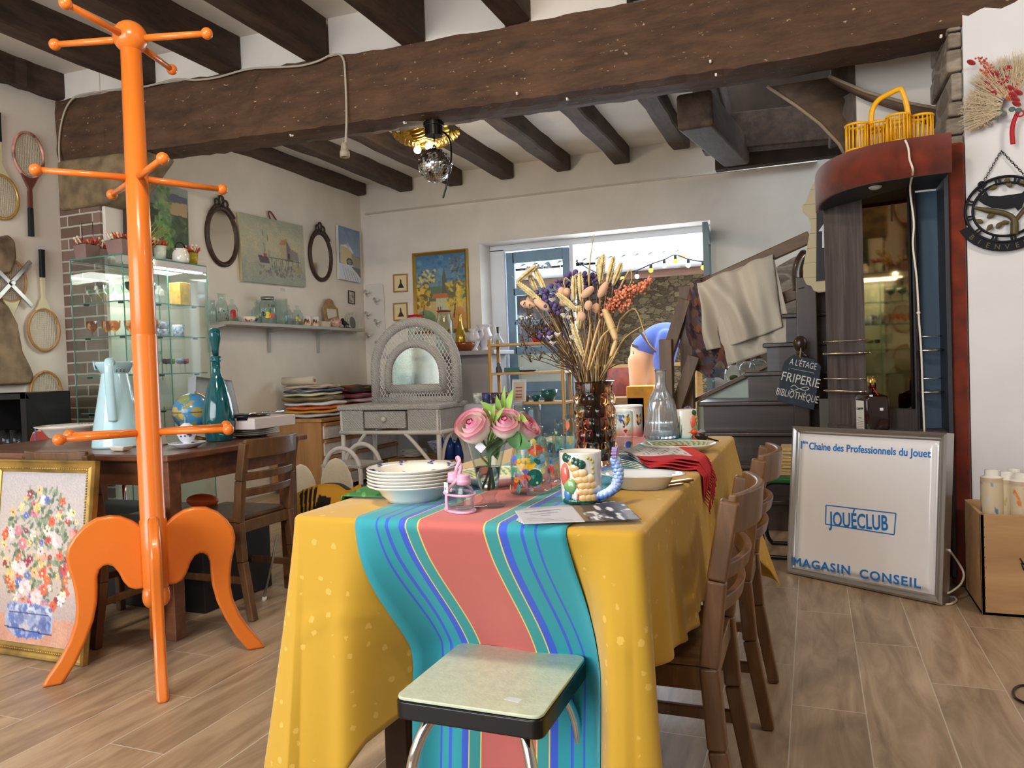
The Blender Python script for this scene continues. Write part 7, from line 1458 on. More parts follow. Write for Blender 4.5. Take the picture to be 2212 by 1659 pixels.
t = thing('fabric_roll', 'rolled cream fabric lying at the left on the cloth pile', 'fabric roll', (-4.2, 5.57, cz+.29)); part(t, 'roll', MB().cyl((-4.38, 5.56, cz+.328), (-4.06, 5.58, cz+.328), .036, n=20), mat('cream cloth', (200, 188, 168), .9)); part(t, 'core', MB().cyl((-4.07, 5.5795, cz+.328), (-4.056, 5.58, cz+.328), .016, n=14), mat('rose core', (150, 110, 100), .8))
# ================================================================== PLUSH SEATS
FLE = mat('cream fleece', (206, 194, 170), .95, bump=1.0, bs=55, sheen=.4); BEAK = mat('orange felt', (214, 124, 40), .8)
def duck(c, w, h, rz, label):
 t = thing('plush_duck', label, 'plush toy', c, 'plush ducks', rz); mb = MB(); g = random.Random(2)
 def fn(u, v):
  a = 2*math.pi*u; z = h*v; q = w/2*(1-.25*max(0, v-.5)**2*4*.8)*math.sqrt(max(0, 1-max(0, (v-.62)/.38)**2.2)); f = 1+.012*math.sin(a*17+v*40)+.012*math.sin(a*9-v*57); return (q*math.cos(a)*f, q*.62*math.sin(a)*f, z)
 mb.grid(44, 30, fn); part(t, 'body', mb, FLE, W=False); zf = h*.45
 for s in (-1, 1): part(t, 'eye', MB().sphere((s*w*.17, -w*.31, h*.60+.02*s), .012, 12, 8, sc=(.8, .5, 1.2)), mat('brown felt eye', (84, 50, 50), .5), W=False)
 part(t, 'beak', MB().sphere((.02, -w*.34, h*.42), .05, 16, 8, sc=(1.2, .45, .55)), BEAK, W=False); return t
duck(Vector((-2.86, 4.12, 0)), .225, .50, .1, 'fluffy cream plush duck at the right, nearest the vanity'); duck(Vector((-3.06, 4.02, 0)), .20, .47, .3, 'fluffy cream plush duck at the left beside the dark chair')
A = Art(90, 50, (222, 164, 48)); K = (28, 24, 24)
for k in range(4): A.poly([(.05+.07*k, .05), (.10+.07*k, .0), (.12+.06*k, .5), (.16+.05*k, .7), (.10+.06*k, .6)], K)
A.poly([(.34, .15), (.52, .2), (.48, .65), (.36, .85), (.28, .5)], K); A.poly([(.64, .5), (.70, .25), (.9, .22), (.82, .6), (.70, .7)], K); A.poly([(.72, .45), (.82, .3), (.86, .32), (.78, .5)], (222, 164, 48))
fr = Fr((-2.62, 3.72, .20), (1, .1, 0), (0, .05, 1)); out = lambda u: .20*(.70+.30*math.sin(min(1, u*2.2)*math.pi/2))*(1-.18*math.exp(-((u-.72)/.1)**2))*(1-.5*max(0, u-.88)/.12)
t = thing('tiger_cushion', 'yellow and black tiger striped cushion peeping over the yellow cloth', 'cushion', (-2.62, 3.72, 0)); part(t, 'face', A.mesh(lambda u, v: fr(-.24+.48*u, out(u)*(1-v)-.2*v, .05*math.sin(math.pi*max(.02, min(.98, u)))*math.sin(math.pi*min(.95, max(.12, 1-v))))), vcol('printed plush', .9)); part(t, 'back', MB().prism([(-.24+.48*k/20, out(k/20)) for k in range(21)]+[(.24, -.2), (-.24, -.2)], -.06, .058, fr), mat('black piping', (30, 26, 26), .8), bevel=.01)
# ================================================================== STAIRS
t = thing('staircase', 'dark wooden staircase rising beside the back door behind the yellow table', 'staircase', (-.2, 5.1, 0))
STD = wood('stair oak', (34, 24, 19), (66, 48, 37), 'X', 13, .38, coat=.15); STP = mat('pale green plaster stringer', (188, 202, 192), .7, var=.06)
for k in range(4):
 z0, z1, y = .19*k, .19*(k+1), 4.80+.15*k; x1 = .02
 x0 = P(1498+8*k, 1000, Y=y).x
 part(t, 'riser', MB().box(x0, x1, y+.02, y+.045, z0, z1-.03), STD); part(t, 'tread', MB().box(x0-.03, x1+.02, y-.012, y+.32 if k < 3 else y+.5, z1-.032, z1), STD, bevel=.010)
for k in range(4):
 x = P(1618+42*k, 850, Y=5.45).x; z0, z1 = .76+.19*k, .95+.19*k
 part(t, 'winder_riser', MB().box(x, 1.2, 5.40-.0*k, 5.43, z0, z1-.03), STD); part(t, 'winder_tread', MB().box(x-.025, 1.2, 5.37, 5.9, z1-.03, z1), STD, bevel=.008)
a = [P(*q, Y=5.74) for q in ((1505, 868), (1760, 740), (1770, 960), (1505, 960))]
mb = MB(); mb.add([tuple(p) for p in a]+[(p.x, p.y+.03, p.z) for p in a], [(0, 1, 2, 3), (7, 6, 5, 4), (0, 4, 5, 1), (1, 5, 6, 2), (2, 6, 7, 3), (3, 7, 4, 0)]); part(t, 'stringer_panel', mb, STP)
a, b_ = P(1500, 865, Y=5.70), P(1762, 738, Y=5.70); part(t, 'stringer_cap', MB().bar(a, b_, .05, .028), wood('stringer cap', (80, 60, 44), (120, 92, 68), 'X', 12), bevel=.004)
BAL = wood('brown oak post', (76, 56, 38), (124, 94, 64), 'Z', 14, .5); BLX = wood('brown oak rail', (84, 64, 46), (134, 104, 76), 'X', 12, .5)
t = thing('balustrade', 'brown oak balustrade posts with a diagonal brace and sloping handrail', 'balustrade', P(1455, 870, Y=5.25).xy.to_3d()+Vector((0, 0, 0)))
a, b_ = P(1441, 872, Y=5.2), P(1439, 733, Y=5.2); part(t, 'post', MB().bar((a.x, a.y, 0), b_, .085, .085, (0, 1, 0)), BAL, bevel=.006)
a, b_ = P(1466, 700, Y=5.55), P(1482, 618, Y=5.55); part(t, 'post', MB().bar((b_.x-.015, 5.55, 0), b_+Vector((0, 0, 0)), .09, .09, (0, 1, 0)), BAL, bevel=.006)
part(t, 'brace', MB().bar(P(1440, 775, Y=5.45), P(1480, 648, Y=5.5), .085, .07, (0, 1, 0)), BAL, bevel=.005)
part(t, 'brace', MB().bar(P(1452, 905, Y=5.35), P(1500, 770, Y=5.4), .08, .06, (0, 1, 0)), BAL, bevel=.005)
part(t, 'handrail', MB().bar(P(1485, 632, Y=5.6), P(1750, 512, Y=5.6), .06, .085), BLX, bevel=.008); part(t, 'lower_rail', MB().bar(P(1500, 716, Y=5.6), P(1762, 618, Y=5.6), .05, .08), BLX, bevel=.008)
DKN = wood('dark varnished newel', (36, 22, 16), (66, 42, 28), 'Z', 14, .35, coat=.3)
p0 = P(1728, 740, Y=4.92); t = thing('newel_post', 'dark turned newel post with a ball finial holding the chalkboard', 'newel', (p0.x, 4.92, 0)); zb = p0.z
part(t, 'post', MB().box(p0.x-.045, p0.x+.045, 4.875, 4.965, 0, zb-.09), DKN, bevel=.006); part(t, 'finial', MB().lathe([(.045, -.09), (.05, -.085), (.025, -.065), (.02, -.052), (.034, -.038), (.040, -.016), (.042, 0), (.034, .024), (.018, .038), (0, .042)], (p0.x, 4.92, zb), 28), DKN)
p1 = P(1745, 640, Y=5.15); t = thing('scroll_post', 'tall dark post with a curved scroll top beside the wavy sign', 'post', (p1.x, 5.15, 0)); zt = P(1730, 600, Y=5.15).z
part(t, 'post', MB().box(p1.x-.07, p1.x+.05, 5.1, 5.2, 0, zt), DKN, bevel=.006); part(t, 'scroll', MB().tube(smooth([P(1731, 625, Y=5.15), P(1726, 595, Y=5.15), P(1730, 570, Y=5.15), P(1740, 553, Y=5.15), P(1746, 548, Y=5.15)], 5), [.055, .05, .048]+[.045]*14+[.04, .036, .03, .02], 10), DKN)
# ---- cloths over the rail
LIN = mat('cream linen', (212, 202, 184), .9, sheen=.3, bump=.25, bs=120)
def drape(name, label, TL, TR, BR, BL, y0, m, folds, seed, over=.10, nu=46, nv=40, sag=0.0, art=None):
 g = random.Random(seed); ph = [g.uniform(0, 6) for _ in range(4)]
 q = [P(*c, Y=y0) for c in (TL, TR, BR, BL)]
 def fn(u, v):
  if v < .12:   # back flap over the rail
   k = v/.12; p = q[0]*(1-u)+q[1]*u; a = math.pi*(1-k); return (p.x, y0+.09+.055*(-math.cos(math.pi-a))*1.0+.0, p.z-.02+.03*math.sin(a)-(.20*(1-k)**3 if k < .5 else 0))
  w = (v-.12)/.88; p = (q[0]*(1-u)+q[1]*u)*(1-w)+(q[3]*(1-u)+q[2]*u)*w
  f = folds*(math.sin(u*15+ph[0]-w*2.6)*.5+math.sin(u*27+ph[1]-w*3.2)*.28+math.sin(u*8+ph[2]+w*3)*.4)*(.35+.65*w); d = math.exp(-((u-w*.55-.15)/.10)**2)*folds*.9
  return (p.x+.010*math.sin(w*7+ph[3])*(1-u), y0+.035-.035*min(1, w*5)-f-d-.03*math.sin(math.pi*w), p.z+.012*math.sin(u*15+ph[0])*(1-w)*.8+sag*math.sin(math.pi*u)*w)
 if art: mb = art.mesh(fn)
 else: mb = MB(); mb.grid(nu, nv, fn)
 return solo(name, label, 'cloth', mb, m, 'cloths hung over the handrail', solid=.006)
A = Art(60, 110, (96, 70, 66)); g = random.Random(12)
for k in range(130):
 x, y, s = g.random(), g.random(), g.uniform(.05, .16); c = g.choice([(70, 74, 92), (124, 70, 58), (150, 132, 112), (60, 36, 46), (90, 60, 70), (110, 84, 66), (84, 92, 104), (140, 84, 56)])
 A.poly([(x, y-s*.6), (x+s, y), (x, y+s*.6), (x-s*.6, y)], c, .85)
for k in range(6):
 yy = .12+.16*k; 
 for j in range(6): A.line(.15+.10*(k % 2)*3+.05*j, yy+(.02 if j % 2 else 0), .20+.10*(k % 2)*3+.05*j, yy+(0 if j % 2 else .02), .02, (40, 30, 36))
A.noise(.15)
drape('patterned_blanket', 'dark geometric patterned blanket hung over the handrail beside the linen', (1488, 612), (1530, 594), (1573, 800), (1480, 740), 5.50, vcol('woven blanket', .95), .02, 4, art=A)
A2 = Art(50, 50, (92, 68, 64)); g = random.Random(13)
for k in range(60):
 x, y, s = g.random(), g.random(), g.uniform(.06, .2); A2.poly([(x, y-s*.6), (x+s, y), (x, y+s*.6), (x-s*.6, y)], g.choice([(70, 74, 92), (118, 72, 60), (140, 124, 108), (60, 36, 46), (90, 60, 70), (84, 92, 104)]), .85)
for j in range(8): A2.line(.64+.03*(j % 2)*3, .3+.08*j, .64+.03*((j+1) % 2)*3, .38+.08*j, .02, (40, 30, 36))
q = [P(*c, Y=5.5) for c in ((1484, 725), (1572, 716), (1570, 822), (1500, 800))]
mbx = A2.mesh(lambda u, v: tuple((q[0]*(1-u)+q[1]*u)*(1-v)+(q[3]*(1-u)+q[2]*u)*v+Vector((.02*math.sin(v*5), .012*math.sin(u*12+v*3)-.02, .012*math.sin(u*9)))))
solo('folded_blanket_end', 'lower end of a second patterned blanket hanging below the first on the rail', 'cloth', mbx, vcol('woven blanket', .95), 'cloths hung over the handrail', solid=.006)
drape('linen_sheet', 'long cream linen sheet hanging lowest from the handrail', (1540, 605), (1672, 556), (1717, 742), (1568, 790), 5.485, LIN, .03, 7)
drape('linen_cloth', 'cream linen cloth bunched in folds over the handrail, in front', (1508, 612), (1668, 548), (1690, 706), (1527, 757), 5.43, LIN, .085, 9, sag=-.02)
# ---- chalkboard tag
yb_ = 4.80; CHB = mat('chalkboard paint', (48, 56, 66), .75, var=.12, vs=10); CHK = mat('chalk', (216, 216, 212), .9)
cb = P(1724, 828, Y=yb_); tl, tr = P(1694, 786, Y=yb_), P(1771, 802, Y=yb_); r = (tr-tl).normalized(); fr = Fr(cb, r, (0, 0, 1)); u = (P(1690, 790, Y=yb_)-P(1678, 866, Y=yb_)).normalized(); fr.r = r; fr.u = u
fr.n = Vector((0, -1, 0))
t = thing('chalkboard_tag', 'tag shaped chalkboard with French writing hung on the newel ball', 'chalkboard', cb); det_ = fr.r.x*fr.u.z-fr.u.x*fr.r.z
def loc(px, py): d = P(px, py, Y=yb_)-cb; return ((d.x*fr.u.z-fr.u.x*d.z)/det_, (fr.r.x*d.z-d.x*fr.r.z)/det_)
poly = [loc(*c) for c in ((1678, 866), (1690, 792), (1696, 779), (1713, 767), (1760, 776), (1774, 792), (1772, 806), (1758, 886))]
part(t, 'board', MB().prism(poly, -.014, .014, fr), CHB, bevel=.003); part(t, 'hanging_cord', MB().tube([fr(*loc(1728, 772), .002), P(1730, 752, Y=4.875), P(1733, 762, Y=4.87)], .004, 6), mat('jute', (150, 130, 110), .8))
ang = math.radians(-1)
for body, px, py, w, s in (("A L'ÉTAGE", 1735, 787, 52, .052), ('FRIPERIE', 1729, 821, 74, .075), ('BIBLIOTHÈQUE', 1722, 855, 82, .06)): text(t, 'chalk_lettering', body, Fr(fr(*loc(px, py), .0), fr.r, fr.u), s, CHK, width=w/1645*4.75, thick=.0008)
part(t, 'chalk_flourish', MB().tube(smooth([fr(*loc(x, y), .001) for x, y in ((1708, 836), (1716, 832), (1725, 839), (1738, 843), (1748, 840), (1742, 836), (1728, 839), (1716, 843), (1708, 840))], 5), .0022, 5), CHK)
part(t, 'chalk_line', MB().tube([fr(*loc(x, y), .001) for x, y in ((1704, 799), (1704, 795), (1759, 806))], .002, 5), CHK)
# ---- wavy wooden sign
yw = 5.085; pts = [(1800, 372), (1768, 382), (1760, 392), (1750, 410), (1741, 435), (1733, 445), (1735, 458), (1748, 470), (1752, 490), (1747, 512), (1743, 535), (1738, 560), (1734, 580), (1735, 600), (1742, 615), (1752, 618), (1758, 628), (1768, 632), (1800, 628)]
q = [P(*c, Y=yw) for c in pts]; c0 = q[0]; fr = Fr(c0, (1, 0, 0), (0, 0, 1)); poly = [(p.x-c0.x, p.z-c0.z) for p in q]; t = thing('wavy_sign', 'wavy edged cream board sign with a dark arrow panel half behind the hall stand', 'sign', c0)
def m_planks():
 m, tt, b = nt('cream plank sign'); L = tt.links.new; tc = N(tt, 'ShaderNodeTexCoord'); sp = N(tt, 'ShaderNodeSeparateXYZ'); L(tc.outputs['Object'], sp.inputs[0]); md = N(tt, 'ShaderNodeMath', operation='PINGPONG'); L(sp.outputs[2], md.inputs[0]); md.inputs[1].default_value = .045
 r = ramp(tt, [(0, (120, 104, 80)), (.04, (206, 192, 156))]); sc_ = N(tt, 'ShaderNodeMath', operation='MULTIPLY'); L(md.outputs[0], sc_.inputs[0]); sc_.inputs[1].default_value = 20.; L(sc_.outputs[0], r.inputs[0]); L(r.outputs[0], b.inputs['Base Color']); b.inputs['Roughness'].default_value = .8; return m
part(t, 'board', MB().prism(poly[::-1], -.02, .02, fr), m_planks(), bevel=.003); l2 = lambda px, py: ((P(px, py, Y=yw)-c0).x, (P(px, py, Y=yw)-c0).z)
part(t, 'arrow_panel', MB().prism([l2(*c) for c in ((1763, 608), (1800, 604), (1800, 400), (1764, 408))], .001, .006, fr), mat('charcoal panel', (44, 44, 46), .6)); WHT2 = mat('white sign paint', (222, 222, 220), .6)
part(t, 'arrow', MB().prism([l2(*c) for c in ((1776, 536), (1788, 536), (1788, 500), (1796, 500), (1782, 480), (1768, 500), (1776, 500))], .0072, .0008, fr), WHT2)
part(t, 'lettering_curl', MB().tube(smooth([fr(*l2(*c), .009) for c in ((1784, 424), (1776, 428), (1778, 436), (1786, 438), (1778, 442), (1773, 440), (1778, 434))], 4), .006, 6), WHT2)
# ================================================================== VELVET HALL STAND
yc = 3.90; yf = 3.62; VEL = mat('rust velvet', (104, 36, 16), .9, var=.2, vs=12, sheen=.25); GRN2 = wood('dark grey woodgrain', (52, 44, 44), (104, 92, 92), 'Z', 34, .45, ring=.06); BLP = mat('slate blue panel', (66, 88, 108), .5); CHM = mat('chrome gallery', (206, 200, 194), .15, 1.0); DSB = mat('dark side board', (44, 46, 54), .5)
X_ = lambda px, py=650, y=yc: P(px, py, Y=y).x
xb0, xb1, xv0, xv1 = X_(1976), X_(2036), X_(2046), min(.640, X_(2089))
Rp = Vector((X_(1972), yc, 0)); ga = math.radians(46.5); lw = Fr(Rp, (math.cos(ga), -math.sin(ga), 0), (0, 0, 1))     # angled left wing with the mirror
def wing(px, py=650):
 d = ray(px, py); o = Vector((0, 0, CAMH)); k = (lw.o-o).dot(lw.n)/d.dot(lw.n); q = o+d*k; return (q-lw.o).dot(lw.r), q.z
ul, um0 = wing(1783)[0], wing(1869)[0]; zt0, zt1 = P(1950, 383, Y=yf).z, P(1950, 300, Y=yf).z; pL = lw(ul, 0, 0)
def wbox(u0, u1, n0, n1, z0, z1): return MB().hexa([lw(u, z, n) for z in (z0, z1) for u, n in ((u0, n0), (u1, n0), (u1, n1), (u0, n1))])
t = thing('hall_stand', 'dark woodgrain hall stand with mirror, chrome galleries and rust velvet trim', 'hall stand', (Rp.x, yc, 0))
part(t, 'back_panel', wbox(ul, 0, -.03, 0, .69, zt0+.02), GRN2, bevel=.002); part(t, 'blue_panel', MB().box(xb0, xb1+.02, yc+.10, yc+.12, .69, zt0), BLP); part(t, 'column_side', MB().box(xb1, xv0, yc-.10, yc+.12, .05, zt1-.02), DSB, bevel=.003)
part(t, 'column_side', MB().box(xb0-.006, xb0, yc-.005, yc+.12, .69, zt0), DSB); part(t, 'velvet_side', MB().box(xv0, xv1, yc-.07, yc+.12, 0.004, zt1+.01), VEL, bevel=.014, seg=3)
zm0, zm1 = wing(1918, 880)[1], wing(1918, 393)[1]; rr_ = rpoly([Vector((um0, zm0, 0)), Vector((-.012, zm0, 0)), Vector((-.012, zm1, 0)), Vector((um0, zm1, 0))], .035); part(t, 'mirror_glass', MB().prism([(p.x, p.y) for p in rr_], .0, .006, lw), mat('bronze mirror', (160, 138, 102), .03, 1.0))
part(t, 'mirror_edge', wbox(-.012, 0, 0, .010, zm0, zm1+.02), BLK)
xr = xb1+.005; n = 14; q0 = Vector((pL.x-.01, pL.y, 0)); A0_ = Vector((pL.x-.025, pL.y-.10, 0)); B0_ = Vector((pL.x+.30, yf+.015, 0)); C0_ = Vector((pL.x-.02, yf+.06, 0))
out = [(xr, yf)]+[tuple((B0_*(1-k/n)**2+C0_*2*(k/n)*(1-k/n)+A0_*(k/n)**2)[:2]) for k in range(n+1)]
base_ = out+[(pL.x-.02, pL.y+.02), (Rp.x, yc+.12), (xr, yc+.12)]
part(t, 'canopy', MB().prism([(x, y) for x, y in base_][::-1], zt0+.012, zt1-zt0-.016, Fr((0, 0, 0), (1, 0, 0), (0, 1, 0))), DSB)
fa = MB(); vs = []
for x, y in out+[(pL.x-.025, pL.y)]: vs += [(x, y, zt0), (x, y, zt1)]
fa.add(vs, [(2*i, 2*i+2, 2*i+3, 2*i+1) for i in range(len(out))], 0, True); part(t, 'velvet_fascia', fa, VEL, solid=.022)
part(t, 'canopy_lamp', MB().sphere((P(1890, 380, Y=3.82).x, 3.82, zt0+.012), .028, 18, 10, sc=(1, 1, .5)), mat('white lamp glass', (206, 206, 206), .3))
lc_ = MB().prism([(pL.x, pL.y), (Rp.x-.02, yc-.03), (xr, yc-.03), (xr, yc+.12), (Rp.x, yc+.14)], .03, .63, Fr((0, 0, 0), (1, 0, 0), (0, 1, 0))); part(t, 'lower_cabinet', lc_, GRN2)
part(t, 'counter', MB().prism([(pL.x-.005, pL.y-.01), (Rp.x-.14, yc-.02), (Rp.x-.02, yc-.075), (xr, yc-.04), (xr, yc+.12), (Rp.x, yc+.14)], .66, .032, Fr((0, 0, 0), (1, 0, 0), (0, 1, 0))), GRN2)
for zpx, h in ((735, 0), (763, 1), (820, 0), (848, 1)):
 z = P(1830, zpx, Y=yc+.1).z
 for fr_, ua, ub in ((lw, ul+.012, um0-.006), (Fr((xb0, yc+.02, 0), (1, 0, 0), (0, 0, 1)), .012, xb1-xb0-.004)):
  pts = smooth([fr_(ua, z, 0), fr_(ua+.012, z, .035), fr_(ub-.012, z, .040), fr_(ub, z, 0)], 6); g_ = part(t, 'gallery_shelf' if h else 'gallery_rail', MB().tube(pts, .006 if h else .0028, 8), CHM)
  if h: part(g_, 'shelf_board', MB().prism([(p.x, p.y) for p in pts], z-.004, .008, Fr((0, 0, 0), (1, 0, 0), (0, 1, 0))), GRN2)
pts = [(1955, 302), (1962, 320), (1965, 345), (1972, 370), (1966, 410), (1974, 480), (1972, 530), (1980, 600), (1984, 670), (1985, 690), (1990, 760), (1993, 840), (1997, 936)]
q = [P(x, y, Y=yf-.035 if i < 4 else 3.78) for i, (x, y) in enumerate(pts)]; WFX = mat('cream flex', (222, 214, 198), .5)
t2 = thing('lamp_flex', 'thin cream electric flex hanging down the front of the hall stand', 'cable', q[-1]); part(t2, 'flex', MB().tube(smooth(q, 6), .0042, 8), WFX); part(t2, 'knot', MB().sphere(P(1984, 676, Y=3.78), .008, 10, 8), WFX)
# ---- liqueur bottle
bc = P(1882, 932, Y=3.815); bc = Vector((X_(1884, 900, 3.885), 3.885, .6925)); hb = P(1880, 852, Y=3.885).z-.6925
t = thing('liqueur_bottle', 'big square dark liqueur bottle with gold cap on the hall stand counter', 'bottle', bc); ra = math.radians(24); R2 = Matrix.Rotation(ra, 3, 'Z'); bw = .056
BRN = mat('dark amber bottle', (34, 12, 8), .08, coat=.4)
sq = lambda s, z: [bc+R2 @ Vector((p.x*s/bw, p.y*s/bw, 0))+Vector((0, 0, z)) for p in rpoly([Vector((-bw, -bw, 0)), Vector((bw, -bw, 0)), Vector((bw, bw, 0)), Vector((-bw, bw, 0))], .014)]
rings = [sq(.001, .001), sq(bw*.97, 0), sq(bw, .004), sq(bw, hb*.86), sq(bw*.92, hb*.96), sq(bw*.5, hb*1.02), sq(.016, hb*1.06), sq(.0155, hb*1.32), sq(.001, hb*1.32)]; m_ = len(rings[0])
mb = MB(); mb.add([p for r in rings for p in r], [(j*m_+i, j*m_+(i+1) % m_, (j+1)*m_+(i+1) % m_, (j+1)*m_+i) for j in range(len(rings)-1) for i in range(m_)], 0, True); part(t, 'glass_body', mb, BRN)
part(t, 'cap', MB().cyl(bc+Vector((0, 0, hb*1.20)), bc+Vector((0, 0, hb*1.50)), .0175, n=24), mat('gold foil', (196, 164, 96), .25, .9)); part(t, 'seal', MB().bar(bc+R2 @ Vector((0, -.0165, hb*1.18)), bc+R2 @ Vector((.012, -bw*.8, hb*.94)), .007, .002), mat('red seal', (176, 44, 36), .4))
lf = Fr(bc+R2 @ Vector((-bw-.0006, 0, hb*.42)), R2 @ Vector((0, -1, 0)), (0, 0, 1)); rf = Fr(bc+R2 @ Vector((0, -bw-.0006, hb*.42)), R2 @ Vector((1, 0, 0)), (0, 0, 1)); LAB = mat('bottle label', (222, 220, 214), .5); INK = mat('label ink', (26, 24, 26), .5)
R3 = Matrix.Rotation(math.radians(20), 3, 'Z')
for F in (lf,):
 part(t, 'label', MB().prism([(-.036, -hb*.38), (.036, -hb*.38), (.036, hb*.42), (-.036, hb*.42)], 0, .0006, F), LAB, label='white paper label'); text(t, 'label_lettering', 'Cointreau', Fr(F(0, hb*.20, .0007), F.r, F.u), .018, INK, width=.058, thick=.0003, rot=.12, bold=.0006); text(t, 'label_lettering', 'FRANCE', Fr(F(0, -hb*.06, .0007), F.r, F.u), .008, INK, width=.03, thick=.0003)
 mb = MB(); [mb.prism([(-.026, -hb*.15-.008*k), (.026, -hb*.15-.008*k), (.026, -hb*.15-.008*k-.002), (-.026, -hb*.15-.008*k-.002)], .0007, .0002, F) for k in range(6)]; part(t, 'label_lines', mb, mat('red label print', (150, 80, 70), .5))
part(t, 'price_tag', MB().prism([(-.008, -.006), (.008, -.006), (.008, .006), (-.008, .006)], 0, .0005, Fr(rf(.015, hb*.18), rf.r, rf.u)), TAGM); part(t, 'price_tag', MB().prism([(-.008, -.004), (.008, -.004), (.008, .004), (-.008, .004)], 0, .0005, Fr(rf(-.03, hb*.56, -.004), rf.r, Vector((0, .5, 1)))), TAGM)
# ---- yellow bottle basket
YP_ = mat('yellow plastic', (238, 176, 26), .35); by = 3.76; b0 = P(1832, 320, Y=by); bz = zt1+.004
t = thing('bottle_basket', 'bright yellow plastic bottle carrier with a tall handle on top of the hall stand', 'bottle carrier', (P(1930, 300, Y=by).x, by, bz)); rc = .045; hc = .115
xs = [P(1848, 300, Y=by).x+.006, P(1898, 300, Y=by).x, P(1985, 300, Y=by).x+.004]
cs_ = [(xs[0], by-.0), (xs[0]+.088, by+.02), (xs[0]+.16, by-.055), (xs[0]+.255, by-.0), (xs[0]+.08, by+.115), (xs[0]+.17, by+.115)]
for x, y in cs_:
 mb = MB(); c = Vector((x, y, bz)); n = 16
 for z in (.003, hc): mb.tube([c+Vector((rc*math.cos(2*math.pi*k/28), rc*math.sin(2*math.pi*k/28), z)) for k in range(28)], .0048 if z < .1 else .0062, 8, closed=True, up=(0, 0, 1))
 for k in range(n): a = 2*math.pi*k/n; mb.tube([c+Vector((rc*math.cos(a), rc*math.sin(a), .003)), c+Vector((rc*math.cos(a), rc*math.sin(a), hc))], .0032, 6)
 mb.lathe([(0, .002), (rc, .002)], c, 24); part(t, 'bottle_ring', mb, YP_)
hx = xs[0]+.125; part(t, 'handle', MB().tube(smooth([(hx-.065, by+.03, bz+hc-.02), (hx-.06, by+.03, bz+hc+.06), (hx-.035, by+.03, bz+hc+.105), (hx+.01, by+.03, bz+hc+.128), (hx+.045, by+.03, bz+hc+.14), (hx+.06, by+.03, bz+hc+.135), (hx+.078, by+.03, bz+hc+.07), (hx+.088, by+.03, bz+hc-.02)], 6), .0115, 12), YP_)
# ================================================================== LIGHT BOX SIGN
BLs, BRs = Vector((-.136, 3.882, 0)), Vector((.475, 3.522, 0)); r = (BRs-BLs).normalized(); nb = Vector((-r.y, r.x, 0)); up = (Vector((0, 0, .70))+nb*.085).normalized(); ws, hs = (BRs-BLs).length, .708
fr = Fr((BLs+BRs)/2+up*hs/2+Vector((0, 0, .004)), r, up); t = thing('light_box_sign', 'white aluminium framed light box with blue French lettering, leaning on the hall stand', 'sign', (BLs+BRs)/2); ALU = mat('brushed aluminium', (186, 184, 182), .3, .9)
part(t, 'frame', MB().frame(ws, hs, [(0, -.062), (0, .004), (.010, .010), (.022, .004), (.028, -.004), (.034, -.006), (.034, -.062)], fr), ALU); part(t, 'back', MB().prism([(-ws/2+.004, -hs/2+.004), (ws/2-.004, -hs/2+.004), (ws/2-.004, hs/2-.004), (-ws/2+.004, hs/2-.004)], -.066, .006, fr), ALU)
def acr(u, v):
 x, y = (u-.5)*(ws-.062), (v-.5)*(hs-.062); e = min(min(u, 1-u)*(ws-.062), min(v, 1-v)*(hs-.062)); return fr(x, y, -.010+.016*max(0, min(1, (e-.012)/.014)))
mb = MB(); mb.grid(60, 60, acr); part(t, 'acrylic_panel', mb, mat('white acrylic', (244, 244, 248), .16, coat=.6))
SB = mat('sign blue', (24, 122, 205), .35); zf = .0065
def sg(px, py): # photo point on the sign plane -> frame coords
 d = ray(px, py); o = Vector((0, 0, CAMH)); k = (fr.o-o).dot(fr.n)/d.dot(fr.n); p = o+d*k-fr.o; return p.dot(fr.r), p.dot(fr.u)
def sline(body, a, b_, size, bold, tracking=1.0):
 (x0, y0), (x1, y1) = sg(*a), sg(*b_); text(t, 'sign_lettering', body, Fr(fr((x0+x1)/2, (y0+y1)/2, zf), fr.r, fr.u), size, SB, width=math.hypot(x1-x0, y1-y0), thick=.001, rot=math.atan2(y1-y0, x1-x0), bold=bold, spacing=tracking)
text(t, 'sign_lettering', '1', Fr(fr(*sg(1733, 962), zf), fr.r, fr.u), .052, SB, thick=.001, bold=.0008); sline('ère', (1736, 955), (1747, 956), .022, .0006)
sline('Chaine des Professionnels du Jouet', (1749, 964), (2012, 981), .047, .0009)
sline('JOUÉCLUB', (1793, 1122), (1921, 1132), .092, .0016); sline('MAGASIN', (1715, 1213), (1838, 1233), .054, .0012, 1.15); sline('CONSEIL', (1858, 1239), (1990, 1262), .054, .0012, 1.15)
bq_ = [sg(*c) for c in ((1786, 1091), (1937, 1109), (1933, 1155), (1785, 1132))]; mb = MB()
for i in range(4): mb.bar(fr(*bq_[i], zf), fr(*bq_[(i+1) % 4], zf), .005, .001, tuple(fr.n))
part(t, 'banner_outline', mb, SB)
t2 = thing('sign_cable', 'white mains cable looping on the floor at the right of the light box sign', 'cable', P(2050, 1290, Z=0.005)); q = [fr(ws/2+.004, -.13, -.04), P(2070, 1215, Y=3.66), P(2082, 1240, Y=3.66), P(2075, 1262, Y=3.62), P(2055, 1278, Y=3.58), P(2043, 1283, Y=3.57), P(2043, 1291, Z=.006), P(2060, 1289, Z=.006), P(2066, 1297, Z=.006), P(2056, 1304, Z=.006), P(2044, 1306, Z=.006)]
part(t2, 'cable', MB().tube(smooth(q, 6), .0045, 8), WFX)
